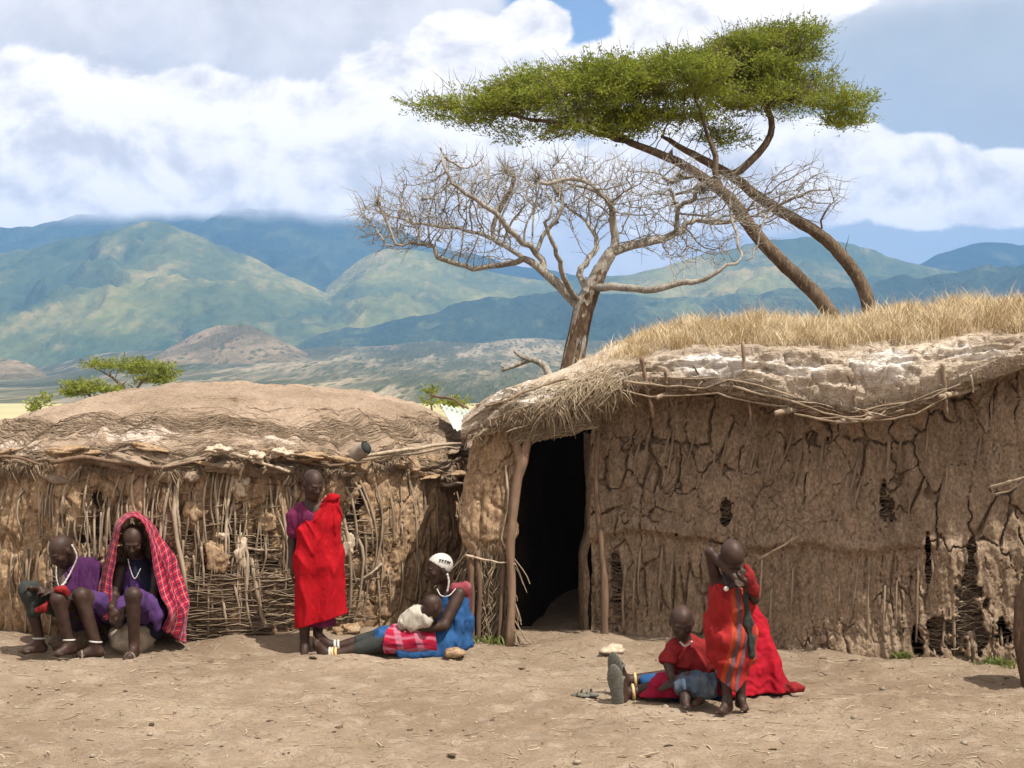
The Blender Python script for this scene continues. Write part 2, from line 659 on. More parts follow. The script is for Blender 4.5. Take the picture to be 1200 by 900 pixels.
def leaf_fn(ca, cb):
    def fn(nt, b):
        a = nt.attr('a')
        n = nt.noise(nt.coord(), 1.1, 3, 0.6)
        f = nt.math('ADD', nt.math('MULTIPLY', a, 0.65), nt.math('MULTIPLY', nt.step(n, 0.3, 0.7), 0.35))
        nt.put(b.inputs['Base Color'], nt.mix(f, ca, cb))
        b.inputs['Roughness'].default_value = 0.6
        tr = nt.new('ShaderNodeBsdfTranslucent')
        nt.put(tr.inputs['Color'], nt.mix(f, tuple(1.6 * v for v in ca), tuple(1.5 * v for v in cb)))
        mx = nt.new('ShaderNodeMixShader')
        mx.inputs[0].default_value = 0.3
        out = [q for q in nt.n if q.type == 'OUTPUT_MATERIAL'][0]
        nt.l.new(b.outputs[0], mx.inputs[1])
        nt.l.new(tr.outputs[0], mx.inputs[2])
        nt.l.new(mx.outputs[0], out.inputs['Surface'])
    return fn


material('ground_dirt', m_ground, 0.95, 0.1)
material('mud_grey', mud_fn((0.19, 0.134, 0.087), (0.285, 0.206, 0.14), (0.36, 0.272, 0.193)), 0.95, 0.1)
material('mud_warm', mud_fn((0.26, 0.168, 0.094), (0.36, 0.242, 0.145), (0.45, 0.335, 0.225)), 0.95, 0.1)
material('mud_dark', mud_fn((0.09, 0.060, 0.038), (0.14, 0.095, 0.06), (0.18, 0.125, 0.085)), 0.95, 0.1)
material('core_shade', mud_fn((0.016, 0.012, 0.009), (0.03, 0.022, 0.016), (0.04, 0.03, 0.022)), 0.95, 0.1)  # shade of the hut interior put into a near-black wall colour
material('roof_earth', m_roof, 0.95, 0.1)
material('roof_pale', lambda nt, b: m_roof(nt, b, ((0.38, 0.30, 0.225), (0.55, 0.46, 0.36)), (0.74, 0.69, 0.63)), 0.95, 0.1)
material('stick_pale', fibre_fn((0.20, 0.145, 0.095), (0.43, 0.345, 0.25), (0.13, 0.09, 0.06), (30, 30, 5)), 0.85)
material('stick_brown', fibre_fn((0.12, 0.075, 0.048), (0.24, 0.155, 0.10), (0.09, 0.06, 0.04), (30, 30, 5)), 0.85)
material('thatch', fibre_fn((0.19, 0.14, 0.09), (0.52, 0.42, 0.29), (0.27, 0.20, 0.13), (8, 8, 8)), 0.9)
material('thatch_dark', fibre_fn((0.10, 0.07, 0.045), (0.33, 0.245, 0.165), (0.17, 0.12, 0.08), (8, 8, 8)), 0.9)
material('dry_grass', fibre_fn((0.40, 0.295, 0.16), (0.74, 0.62, 0.42), (0.36, 0.25, 0.12), (3, 3, 3)), 0.8)
material('stone', plain_fn((0.25, 0.205, 0.155), 0.35, 14.0, 0.6), 0.9)
material('stone_pale', plain_fn((0.43, 0.34, 0.25), 0.3, 25.0, 0.5), 0.9)

# ------------------------------------------------------------------ far terrain
def interp_prof(prof, px):
    p = np.array(prof, float)
    return np.interp(px, p[:, 0], p[:, 1])


def smooth1(a, k):
    ker = np.hanning(k + 2)[1:-1]
    ker /= ker.sum()
    return np.convolve(np.pad(a, k // 2, mode='edge'), ker, 'valid')[:len(a)]


def hill(name, prof, Yr, Yf, pyf, mat, seed, amp=0.25, shp=1.0, nrow=70, label=None, rough=0.02):
    p = np.array(prof, float)
    px = np.linspace(p[0, 0], p[-1, 0], 260)
    py = smooth1(interp_prof(prof, px), 13)
    t = np.concatenate([np.linspace(0, 1, nrow), np.linspace(1.02, 1.7, 22)])
    PX, T = np.meshgrid(px, t, indexing='ij')
    PY = np.repeat(py[:, None], len(t), 1)
    Yd = Yf + (Yr - Yf) * T
    zr = H - (PY - HZ) / FX * Yr
    zf = H - (pyf - HZ) / FX * Yf
    X = (PX - 600) / FX * Yd
    up = np.clip(T, 0, 1)
    s = up ** shp
    s = s * (1 - 0.15 * np.sin(np.pi * up))
    back = np.clip(T - 1, 0, 1)
    Z = zf + (zr - zf) * s - (zr - zf) * back * 0.9
    hgt = np.abs(zr - zf)
    w = 0.22 * (Yr - Yf)
    warp = fbm(X / w * 0.7, Yd / w * 0.7, 0, seed + 3, 3) * 0.5
    rid = 1 - np.abs(fbm(X / w + warp, Yd / w * 0.35 + warp, 0, seed, 4))
    rid = (rid - 0.6)
    env = np.sin(np.pi * np.clip(T, 0, 1)) ** 0.7 * 0.9 + 0.06 * (T > 0.9)
    Z += hgt * amp * rid * env
    Z += hgt * rough * fbm(X / w * 4, Yd / w * 4, 0, seed + 9, 4) * np.clip(T * 4, 0, 1)
    V = np.stack([X, Yd, Z], -1).reshape(-1, 3)
    ob = mk(name, V, grid_faces(len(px), len(t)), MATS[mat])
    structure(ob)
    if label:
        ob['label'] = label
    return ob


zc = lambda py, Y: H - (py - HZ) / FX * Y
material('mountain_far', hill_fn((0.022, 0.042, 0.034), (0.035, 0.06, 0.038), (0.07, 0.095, 0.05), 1 / 700.0, 0.5,
                                 (zc(276, 6500), zc(250, 6500), 130.0)), 1.0, 0.0)
material('mountain_plain', hill_fn((0.022, 0.042, 0.034), (0.035, 0.06, 0.038), (0.08, 0.10, 0.055), 1 / 700.0, 0.55), 1.0, 0.0)
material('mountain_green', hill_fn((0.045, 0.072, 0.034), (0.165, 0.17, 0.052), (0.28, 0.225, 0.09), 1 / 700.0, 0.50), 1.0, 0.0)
material('foothill_blue', hill_fn((0.034, 0.056, 0.040), (0.060, 0.085, 0.052), (0.12, 0.14, 0.07), 1 / 500.0, 0.55), 1.0, 0.0)
material('bushland', hill_fn((0.065, 0.078, 0.058), (0.11, 0.115, 0.08), (0.30, 0.25, 0.175), 1 / 150.0, 0.5, None, 1 / 7.0, 0.06), 1.0, 0.0)
material('knoll_tan', hill_fn((0.11, 0.10, 0.065), (0.19, 0.155, 0.10), (0.27, 0.21, 0.14), 1 / 160.0, 0.5, None, 1 / 12.0), 1.0, 0.0)

hill('mountain_range', [(-420, 330), (-150, 290), (0, 268), (80, 256), (150, 244), (215, 232), (300, 228), (360, 236),
                        (430, 252), (520, 290), (600, 310), (740, 335)], 6500, 4900, 360, 'mountain_far', 3, 0.18)
hill('mountain_range', [(930, 335), (1040, 322), (1075, 312), (1100, 299), (1150, 283), (1200, 287), (1300, 276),
                        (1450, 270), (1700, 300)], 6500, 5200, 350, 'mountain_plain', 5, 0.12)
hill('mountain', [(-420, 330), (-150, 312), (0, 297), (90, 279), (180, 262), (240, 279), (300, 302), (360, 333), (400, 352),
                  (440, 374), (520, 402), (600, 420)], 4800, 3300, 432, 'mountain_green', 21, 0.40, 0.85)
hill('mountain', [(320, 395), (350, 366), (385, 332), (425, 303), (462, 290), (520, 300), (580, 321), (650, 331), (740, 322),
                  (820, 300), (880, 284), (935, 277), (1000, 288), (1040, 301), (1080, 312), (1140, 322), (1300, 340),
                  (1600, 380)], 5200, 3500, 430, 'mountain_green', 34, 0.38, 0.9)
hill('hill', [(180, 440), (260, 420), (330, 402), (450, 378), (560, 353), (700, 343), (850, 346), (980, 336), (1080, 322),
              (1200, 309), (1400, 300), (1700, 330)], 3700, 2500, 446, 'foothill_blue', 44, 0.24, 1.0, 70, None, 0.05)
hill('hill', [(-420, 430), (-60, 424), (0, 428), (60, 432), (110, 414), (190, 413), (330, 410), (390, 404), (430, 408), (500, 399), (560, 405), (620, 396), (700, 401),
              (780, 393), (860, 399), (1000, 396), (1300, 400), (1700, 410)], 2600, 800, 472.5, 'bushland', 51, 0.03, 1.0, 60, None, 0.035)
hill('hill', [(130, 440), (170, 424), (200, 407), (228, 391), (255, 381), (285, 379), (305, 386), (330, 399), (360, 414), (400, 436)],
     2300, 1950, 428, 'knoll_tan', 62, 0.20, 0.8, 40)
hill('hill', [(-260, 425), (-120, 417), (-30, 419), (20, 422), (48, 433), (70, 452), (95, 470)], 1900, 1450, 466, 'knoll_tan', 71, 0.2, 0.8, 40)

# ------------------------------------------------------------------ ground: one sheet to the horizon
def axis_nodes(lo, hi, step, far_lo, far_hi, k=1.22):
    a = list(np.arange(lo, hi + 1e-6, step))
    s, v = step, a[-1]
    while v < far_hi:
        s *= k
        v += s
        a.append(v)
    s, v, b = step, a[0], []
    while v > far_lo:
        s *= k
        v -= s
        b.append(v)
    return np.array(b[::-1] + a)


def ground_z(X, Y):
    near = sstep(Y, 26, 15)
    z = near * (0.022 * fbm(X * 0.7, Y * 0.9, 0, 1, 3) + 0.024 * fbm(X * 3, Y * 4, 0, 2, 4) + 0.006 * fbm(X * 14, Y * 16, 0, 4, 3))
    # worn bank of earth along the huts
    z = z + near * 0.055 * sstep(Y, 12.55, 13.0) * (0.75 + 0.5 * fbm(X * 1.3, 0.0, 0, 8, 3))
    return z


gx = axis_nodes(-5.2, 5.2, 0.03, -9000, 9000)
gyv = axis_nodes(8.2, 14.0, 0.03, -60, 9000)
GX, GY = np.meshgrid(gx, gyv, indexing='ij')
GZ = ground_z(GX, GY)
for k in range(300):                      # shallow footprints and scuffs, along a few worn lines
    yk = random.uniform(8.8, 12.4)
    xk = random.gauss(0, 0.22) * yk if k % 2 else random.uniform(-0.33, 0.33) * yk
    ak = random.gauss(0.2, 0.6)
    ii = np.flatnonzero(np.abs(gx - xk) < 0.3)
    jj = np.flatnonzero(np.abs(gyv - yk) < 0.3)
    dxk, dyk = gx[ii][:, None] - xk, gyv[jj][None] - yk
    uu = (dxk * math.cos(ak) + dyk * math.sin(ak)) / 0.13
    vv = (-dxk * math.sin(ak) + dyk * math.cos(ak)) / 0.06
    rr = np.sqrt(uu ** 2 + vv ** 2)
    GZ[np.ix_(ii, jj)] += -0.012 * np.exp(-rr ** 4) + 0.006 * np.exp(-((rr - 1.25) / 0.3) ** 2)
ground = mk('ground', np.stack([GX, GY, GZ], -1).reshape(-1, 3), grid_faces(len(gx), len(gyv)), MATS['ground_dirt'])
structure(ground)


def gz(x, y):
    return float(ground_z(np.array([x]), np.array([y]))[0])


# ------------------------------------------------------------------ huts: shared builders
class Foot:
    """footprint line walked from left to right, outward normal towards the camera"""

    def __init__(self, pts, n=400):
        self.p = resample(np.array(pts, float), n) if n else np.array(pts, float)
        d = np.linalg.norm(np.diff(self.p, axis=0), axis=1)
        self.c = np.concatenate([[0], np.cumsum(d)])
        self.L = self.c[-1]
        t = np.gradient(self.p, axis=0)
        t /= np.linalg.norm(t, axis=1)[:, None]
        self.nr = np.stack([t[:, 1], -t[:, 0]], 1)
        self.px = 600 + FX * self.p[:, 0] / self.p[:, 1]

    def pos(self, s):
        return np.stack([np.interp(s, self.c, self.p[:, 0]), np.interp(s, self.c, self.p[:, 1])], -1)

    def nor(self, s):
        v = np.stack([np.interp(s, self.c, self.nr[:, 0]), np.interp(s, self.c, self.nr[:, 1])], -1)
        return v / np.linalg.norm(v, axis=-1, keepdims=True)

    def s_of_x(self, X, lo=0, hi=None):
        m = slice(lo, hi)
        return np.interp(X, self.p[m, 0], self.c[m])


def wall_surf(foot, prof):
    def surf(S, Z):
        p, n = foot.pos(S), foot.nor(S)
        o = prof(S, Z)
        P = np.stack([p[..., 0] + n[..., 0] * o, p[..., 1] + n[..., 1] * o, Z], -1)
        N = np.stack([n[..., 0], n[..., 1], np.zeros_like(Z)], -1)
        return P, N
    return surf


def mud_wall(root, S, Z, surf, D, cid, hole, mat, name='mud_plate'):
    """displaced wall sheet, every cracked-off plate of mud its own mesh"""
    S2, Z2 = np.meshgrid(S, Z, indexing='ij')
    P, N = surf(S2, Z2)
    V = (P + N * D[..., None]).reshape(-1, 3)
    F = grid_faces(len(S), len(Z))
    keep = ~hole.ravel()[F].any(1)
    F = F[keep]
    ids = cid.ravel()[F[:, 0]]
    order = np.argsort(ids, kind='stable')
    F, ids = F[order], ids[order]
    cuts = np.flatnonzero(np.diff(ids)) + 1
    out = []
    for Fg in np.split(F, cuts):
        if len(Fg) < 6:
            continue
        u, inv = np.unique(Fg, return_inverse=True)
        inv = inv.reshape(Fg.shape).astype(np.int32)
        lab = np.arange(len(u))
        while True:                      # a plate that fell into islands becomes several plates
            m = lab[inv].min(1)
            new = lab.copy()
            for i in range(4):
                np.minimum.at(new, inv[:, i], m)
            if (new == lab).all():
                break
            lab = new
        fl = lab[inv[:, 0]]
        for q in np.unique(fl):
            Fq = inv[fl == q]
            if len(Fq) < 10:
                continue
            uq, iq = np.unique(Fq, return_inverse=True)
            out.append(mk(name, V[u][uq], iq.reshape(Fq.shape).astype(np.int32), mat, root))
    return out


def px_to_wall(foot, surf, px, py, i0=0, i1=None):
    s = np.interp(px, foot.px[i0:i1], foot.c[i0:i1])
    z = 1.0
    for _ in range(3):
        P, N = surf(np.array(s), np.array(z))
        z = H - (py - HZ) / FX * P[1]
    return s, z


def sticks_on_wall(root, foot, surf, lst, mat, i0=0, i1=None, off=0.02, name='stick', wig=0.012):
    """lst: ((px,py), (px,py), ..., radius, shade)"""
    for k, it in enumerate(lst):
        pts, r, a = it[:-2], it[-2], it[-1]
        P3 = []
        for (px, py) in pts:
            s, z = px_to_wall(foot, surf, px, py, i0, i1)
            P, N = surf(np.array(s), np.array(z))
            P3.append(P + N * (off + 0.012 * random.random()))
        if len(P3) > 1:
            for e in ((0, 1) if len(P3) > 2 else ()):
                i_ = 0 if e == 0 else -1
                s, z = px_to_wall(foot, surf, pts[i_][0], pts[i_][1], i0, i1)
                P3[i_] = P3[i_] - surf(np.array(s), np.array(z))[1] * 0.045
        Q = wiggle(np.array(P3), 9, wig, k + len(lst) * 3 + random.random())
        rr = r * np.linspace(1.1, 0.75, 9) * (1 + 0.18 * RNG.standard_normal(9))
        mb = MB()
        mb.tube(Q, rr, 6, a)
        mb.build(name, mat, root)


# ================================================================== LEFT HUT
LC = np.array([-2.95, 15.4])
LHW, LHD, LP = 2.65, 2.35, 2.2


def lfoot(th, k=1.0):
    c, s = np.cos(th), np.sin(th)
    return np.stack([LC[0] + k * LHW * np.sign(c) * np.abs(c) ** (2 / LP), LC[1] + k * LHD * np.sign(s) * np.abs(s) ** (2 / LP)], -1)


footL = Foot(lfoot(np.linspace(math.pi * 1.02, math.pi * 1.98, 700)), 0)
hutL = thing('mud_hut', 'low domed mud and stick hut with earth roof, behind the seated pair', 'hut', (LC[0], LC[1], 0))
profL = lambda S, Z: 0.10 * np.sin(np.pi * np.clip(Z, 0, 1.75) / 1.9) - 0.02
surfL = wall_surf(footL, profL)
iL0, iL1 = 120, 690
SL = np.arange(footL.c[100], footL.c[-2], 0.0125)
ZL = np.arange(-0.06, 1.60, 0.0125)
S2, Z2 = np.meshgrid(SL, ZL, indexing='ij')
PL, NL = surfL(S2, Z2)
PXL = 600 + FX * PL[..., 0] / PL[..., 1]
PYL = HZ - FX * (PL[..., 2] - H) / PL[..., 1]
wx = 0.35 * fbm(S2 * 3.0, Z2 * 3.0, 0, 31, 3)
d1, id1 = voro(S2 / 0.20 + wx, Z2 / 0.42 + wx * 0.7, 5)
wcrack = 0.035 + 0.05 * fbm(S2 * 1.7, Z2 * 1.2, 0, 33, 3)
crack = np.exp(-(d1 / np.maximum(wcrack, 0.012)) ** 2)
# where the plaster has fallen off and woven twigs show
bare = 0.55 * np.exp(-((PXL - 275) / 85) ** 4 - ((PYL - 690) / 75) ** 4) \
    + 0.28 * np.exp(-((PXL - 130) / 75) ** 4 - ((PYL - 600) / 75) ** 4) \
    + 0.45 * np.exp(-((PXL - 428) / 26) ** 4 - ((PYL - 650) / 75) ** 4)
bare = bare + 0.55 * fbm(S2 * 5, Z2 * 3.2, 0, 35, 4)
holeL = bare > 0.80
DL = 0.03 * fbm(S2 * 2.2, Z2 * 2.2, 0, 36, 3) + 0.018 * fbm(S2 * 8, Z2 * 6, 0, 37, 4) + 0.006 * fbm(S2 * 34, Z2 * 30, 0, 38, 3)
DL = DL + 0.022 * vnoise(S2 * 22, Z2 * 1.6, 0, 39) + 0.012 * fbm(S2 * 16, Z2 * 5, 0, 40, 3) - 0.045 * crack - 0.05 * sstep(bare, 0.4, 0.82)
mud_wall(hutL, SL, ZL, surfL, DL, id1, holeL, MATS['mud_warm'])
# dark woven core behind the plaster
th = np.linspace(0, 2 * math.pi, 160, endpoint=False)
zc_ = np.linspace(-0.06, 1.60, 16)
T2, Zc2 = np.meshgrid(th, zc_, indexing='ij')
fp = lfoot(T2, 0.972)
core = np.stack([fp[..., 0], fp[..., 1], Zc2], -1)
core += 0.015 * fbm(core[..., 0] * 6, core[..., 1] * 6, core[..., 2] * 6, 3, 2)[..., None]
mk('core_wall', core.reshape(-1, 3), grid_faces(160, 16, True)[:, ::-1], MATS['mud_dark'], hutL)


def woven(root, surf, s0, s1, z0, z1, n, mat, mask=None, off=(-0.05, 0.02), ln=(0.15, 0.5), r=0.004, tilt=0.10, name='twig_weave'):
    s = RNG.uniform(s0, s1, n)
    z = RNG.uniform(z0, z1, n)
    L = RNG.uniform(ln[0], ln[1], n)
    tl = RNG.normal(0, tilt, n)
    t = np.linspace(-0.5, 0.5, 6)
    Ss = s[:, None] + L[:, None] * t[None] * np.cos(tl)[:, None]
    Zs = z[:, None] + L[:, None] * t[None] * np.sin(tl)[:, None] + RNG.normal(0, 0.008, (n, 6))
    P, N = surf(Ss, np.clip(Zs, 0.01, 1.9))
    P = P + N * (RNG.uniform(off[0], off[1], n)[:, None] + RNG.normal(0, 0.006, (n, 6)))[..., None]
    if mask is not None:
        k = mask(P[:, 3])
        P = P[k]
    R = np.broadcast_to(RNG.uniform(0.6, 1.5, len(P))[:, None] * r, P.shape[:2]) * np.array([0.6, 1, 1, 1, 0.9, 0.5])
    V, F = tubes_many(P, R, 3)
    ob = mk(name, V, F, mat, root, attrs={'a': rep(RNG.uniform(0, 1, len(P)), 18)})
    ob['kind'] = 'stuff'
    return ob


def bareL_mask(P):
    px = 600 + FX * P[:, 0] / P[:, 1]
    py = HZ - FX * (P[:, 2] - H) / P[:, 1]
    w = np.exp(-((px - 275) / 90) ** 4 - ((py - 695) / 75) ** 4) + 0.3 * np.exp(-((px - 290) / 60) ** 4 - ((py - 595) / 40) ** 4) + 0.18 * np.exp(-((px - 130) / 85) ** 4 - ((py - 595) / 85) ** 4) \
        + 0.6 * np.exp(-((px - 428) / 32) ** 4 - ((py - 655) / 80) ** 4)
    return RNG.uniform(0, 1, len(P)) < w


woven(hutL, surfL, footL.c[100], footL.c[-30], 0.0, 1.65, 3800, MATS['thatch_dark'], bareL_mask, (-0.06, 0.025), (0.12, 0.5), 0.0045, 0.16)
woven(hutL, surfL, footL.c[250], footL.c[470], 0.02, 0.62, 1500, MATS['thatch_dark'], bareL_mask, (-0.02, 0.04), (0.2, 0.6), 0.005, 0.10)

# sticks pressed into the wall, read off one by one
stL = []


def S(*pts, r=0.014, a=0.6):
    stL.append(tuple(pts) + (r, a))


S((212, 548), (207, 600), (215, 660), (221, 700), (223, 757), r=0.020, a=0.75)
S((236, 540), (216, 552), (211, 580), (213, 640), r=0.017, a=0.9)
S((228, 548), (206, 560), (196, 600), (192, 632), r=0.015, a=0.85)
S((166, 540), (158, 560), (160, 590), (163, 605), r=0.014, a=0.95)
S((186, 540), (176, 555), (172, 600), (176, 640), r=0.012, a=0.6)
S((100, 545), (86, 565), (80, 600), (80, 625), r=0.014, a=0.7)
S((104, 542), (92, 556), (84, 575), r=0.012, a=0.9)
for k, (x0, x1) in enumerate([(64, 56), (68, 60), (73, 64), (78, 68), (84, 74), (60, 52), (89, 79)]):
    S((x0, 545 + 2 * k), ((x0 + x1) / 2 - 2, 575), (x1, 610 + 4 * k), r=0.009, a=0.3 + 0.1 * k)
S((32, 560), (29, 600), (36, 636), r=0.011, a=0.9)
S((38, 566), (31, 580), (26, 590), r=0.008, a=0.4)
S((20, 650), (18, 690), (20, 730), r=0.008, a=0.5)
S((28, 648), (22, 670), r=0.008, a=0.8)
S((104, 590), (108, 610), (106, 650), r=0.010, a=0.5)
S((115, 595), (116, 630), (114, 660), r=0.012, a=0.85)
S((124, 600), (122, 650), r=0.009, a=0.4)
S((134, 575), (131, 610), (126, 660), r=0.011, a=0.5)
S((146, 545), (138, 580), (134, 600), r=0.010, a=0.55)
S((150, 560), (143, 590), (140, 640), r=0.010, a=0.4)
S((176, 605), (178, 640), (176, 690), r=0.009, a=0.6)
S((184, 560), (181, 610), (183, 660), r=0.010, a=0.45)
S((247, 545), (241, 580), (242, 620), (244, 650), r=0.010, a=0.9)
S((252, 542), (248, 590), (252, 620), r=0.009, a=0.95)
S((259, 540), (254, 575), (257, 640), r=0.012, a=0.75)
S((266, 540), (258, 580), (256, 610), r=0.009, a=0.85)
S((272, 540), (264, 580), (260, 625), r=0.009, a=0.8)
S((278, 538), (268, 590), (266, 650), (265, 690), r=0.013, a=0.9)
S((233, 570), (230, 600), (231, 640), r=0.009, a=0.6)
S((238, 575), (231, 580), (230, 610), r=0.008, a=0.7)
S((249, 668), (246, 700), (243, 758), r=0.012, a=0.85)
S((258, 672), (263, 710), (269, 760), r=0.013, a=0.9)
S((274, 668), (276, 690), (282, 715), (283, 758), r=0.011, a=0.85)
S((283, 625), (290, 650), (289, 690), (292, 722), (302, 755), r=0.014, a=0.95)
S((280, 650), (280, 700), (284, 722), r=0.012, a=0.7)
S((294, 650), (300, 690), (308, 722), (315, 742), r=0.020, a=0.75)
S((299, 650), (305, 690), (313, 720), r=0.015, a=0.8)
S((301, 648), (303, 690), (300, 718), r=0.009, a=0.4)
S((276, 641), (300, 644), (336, 645), r=0.012, a=0.45)
S((315, 555), (317, 590), (322, 620), r=0.011, a=0.85)
S((326, 560), (330, 590), (334, 650), (332, 720), r=0.012, a=0.6)
S((340, 535), (344, 560), (345, 585), r=0.016, a=1.0)
S((322, 597), (330, 625), (334, 645), r=0.009, a=0.8)
S((238, 640), (240, 690), r=0.011, a=0.85)
S((229, 650), (232, 690), r=0.008, a=0.5)
S((60, 680), (58, 720), r=0.008, a=0.5)
# right part of the wall: ribs bent under the eave
S((388, 550), (404, 580), (411, 612), (414, 650), r=0.013, a=0.55)
S((398, 548), (415, 570), (428, 610), (433, 650), r=0.011, a=0.7)
S((412, 548), (424, 580), (436, 640), (430, 680), r=0.012, a=0.45)
S((432, 548), (441, 600), (436, 660), (428, 700), r=0.010, a=0.4)
S((448, 548), (452, 590), (456, 640), r=0.012, a=0.45)
S((470, 548), (476, 580), (480, 640), (482, 690), r=0.011, a=0.5)
S((490, 545), (488, 590), (490, 640), r=0.009, a=0.6)
S((505, 545), (502, 600), (508, 650), r=0.009, a=0.45)
S((520, 540), (527, 590), (525, 640), r=0.010, a=0.55)
S((410, 620), (420, 650), (418, 700), (412, 740), r=0.013, a=0.6)
S((418, 640), (426, 680), (424, 730), r=0.012, a=0.5)
S((438, 665), (440, 700), (446, 735), r=0.012, a=0.5)
S((450, 668), (455, 700), (458, 735), r=0.010, a=0.4)
S((398, 600), (404, 640), (408, 700), (406, 742), r=0.014, a=0.5)
S((444, 660), (428, 672), (412, 685), r=0.012, a=0.75)
S((396, 615), (404, 650), (415, 690), r=0.014, a=0.35)
S((466, 640), (466, 690), (464, 735), r=0.010, a=0.5)
S((478, 640), (486, 690), (484, 730), r=0.009, a=0.6)
S((12, 565), (8, 610), (10, 660), r=0.008, a=0.45)
S((44, 640), (42, 690), (46, 740), r=0.008, a=0.35)
for k in range(150):
    x0 = random.uniform(2, 540) if k % 3 == 0 else random.uniform(50, 345)
    y0 = random.uniform(540, 680)
    L = random.uniform(30, 100)
    S((x0, y0), (x0 + random.uniform(-5, 4), y0 + L * 0.5), (x0 + random.uniform(-8, 6), y0 + L), r=random.uniform(0.005, 0.012), a=random.random() * 0.8)
sticks_on_wall(hutL, footL, surfL, stL, MATS['stick_pale'], iL0, iL1, 0.025)

# clods of mud and dung stuck between the sticks
for k, (px, py, w, h, pale) in enumerate([(256, 652, 26, 30, 0), (282, 648, 14, 34, 1), (284, 572, 18, 22, 1), (312, 612, 20, 20, 0),
                                          (230, 600, 20, 24, 0), (206, 690, 14, 12, 1),
                                          (232, 540, 18, 12, 1), (404, 640, 12, 24, 1), (262, 628, 12, 8, 1)]):
    s, z = px_to_wall(footL, surfL, px, py, iL0, iL1)
    P, N = surfL(np.array(s), np.array(z))
    sc_ = P[1] / FX * 0.5
    V, F = lump(P + N * 0.02, (w * sc_ * 0.95, 0.026, h * sc_ * 0.95), 40 + k, 30, 20, 0.55)
    mk('mud_clod', V, F, MATS['stone_pale' if pale else 'mud_warm'], hutL)

# roof dome
nth, nr = 420, 90
th = np.linspace(0, 2 * math.pi, nth, endpoint=False)
rr = np.concatenate([[0.90, 0.95, 0.99], np.linspace(1.0, 0.0, nr - 3)])
TH, RR = np.meshgrid(th, rr, indexing='ij')
edge = lfoot(TH, 1.045)
ang_n = 0.035 * fbm(np.cos(TH) * 4, np.sin(TH) * 4, 0, 61, 4) + 0.016 * fbm(np.cos(TH) * 22, np.sin(TH) * 22, 0, 69, 3)
XY = LC + (edge - LC) * (RR * (1 + ang_n))[..., None]
XY[..., 0] += 0.30 * (1 - RR)
ze = 1.60 + 0.075 * fbm(np.cos(TH) * 7, np.sin(TH) * 7, 0, 62, 5, 0.6) * RR ** 3 + 0.028 * fbm(np.cos(TH) * 26, np.sin(TH) * 26, 0, 68, 3) * RR ** 8
under = (np.arange(nr) < 3)[None, :]
Zr = ze + 0.64 * (1 - RR ** 2.6)
Zr = Zr - 0.045 * np.clip(-3.2 - XY[..., 0], 0, 3) ** 2 * (1 - RR ** 4)
tier = np.array([0.045, 0.0, -0.02] + [0.0] * (nr - 3))[None, :]
Zr = np.where(under, ze - 0.15 + tier * 2.0, Zr + 0.05 * sstep(RR, 1.0, 0.97) - 0.05)
nzr = 0.006 * fbm(XY[..., 0] * 24, XY[..., 1] * 24, 0, 67, 3) + 0.036 * fbm(XY[..., 0] * 2.2, XY[..., 1] * 2.2, 0, 63, 4) + 0.014 * fbm(XY[..., 0] * 7, XY[..., 1] * 9, 0, 64, 4)
steps = np.floor((RR + 0.10 * fbm(TH * 3, RR * 2, 0, 65, 3)) * 7) / 7
front = sstep(XY[..., 1], 15.2, 13.4)
slump = front * 0.055 * (fbm(TH * 7, RR * 9, 0, 66, 4)) * sstep(RR, 0.55, 0.85) * RR
Zr = Zr + np.where(under, 0.3, 1.0) * (nzr + slump)
PXr = 600 + FX * XY[..., 0] / XY[..., 1]
PYr = HZ - FX * (Zr - H) / XY[..., 1]
ash = 0.85 * np.exp(-((PXr - 165) / 60) ** 2 - ((PYr - 508) / 18) ** 2) + 0.6 * np.exp(-((PXr - 20) / 45) ** 2 - ((PYr - 525) / 20) ** 2) \
    + 0.55 * np.exp(-((PXr - 320) / 55) ** 2 - ((PYr - 515) / 9) ** 2) + 0.45 * np.exp(-((PXr - 430) / 30) ** 2 - ((PYr - 535) / 14) ** 2)
fib = 0.55 * np.exp(-((PXr - 270) / 110) ** 2 - ((PYr - 497) / 14) ** 2) + 0.5 * np.exp(-((PXr - 40) / 60) ** 2 - ((PYr - 497) / 14) ** 2) \
    + 0.6 * sstep(RR, 0.985, 1.0) + 0.55 * np.exp(-((PXr - 270) / 60) ** 2 - ((PYr - 468) / 6) ** 2) \
    + 0.75 * np.exp(-((PXr - 495) / 60) ** 2 - ((PYr - 532) / 10) ** 2)
V = np.stack([XY[..., 0], XY[..., 1], Zr], -1).reshape(-1, 3)
roofL = mk('roof', V, grid_faces(nth, nr, True), MATS['roof_earth'], hutL, attrs={'ash': ash.ravel(), 'fib': fib.ravel()})


for k in range(54):                      # broken flakes of roof plaster along the eave
    tk = random.uniform(math.pi * 1.06, math.pi * 1.97)
    i_ = int(tk / (2 * math.pi) * nth) % nth
    cpos = V.reshape(nth, nr, 3)[i_, 3 + int(abs(random.gauss(0, 3)))] + np.array([0, -0.015, random.uniform(-0.13, 0.0)])
    wv = random.uniform(0.06, 0.22)
    Vf, Ff = lump((0, 0, 0), (wv, random.uniform(0.05, 0.12), random.uniform(0.018, 0.045)), 700 + k, 22, 10, 0.55)
    tn = math.atan2(*(lfoot(np.array(tk + 0.02)) - lfoot(np.array(tk - 0.02)))[::-1])
    ca, sa = math.cos(tn), math.sin(tn)
    tl = random.uniform(-0.25, 0.25)
    Vf[:, 2] += Vf[:, 0] * tl
    Vf = np.stack([Vf[:, 0] * ca - Vf[:, 1] * sa, Vf[:, 0] * sa + Vf[:, 1] * ca, Vf[:, 2]], 1) + cpos
    mk('roof_flake', Vf, Ff, MATS['roof_earth' if k % 3 else 'mud_warm'], hutL)


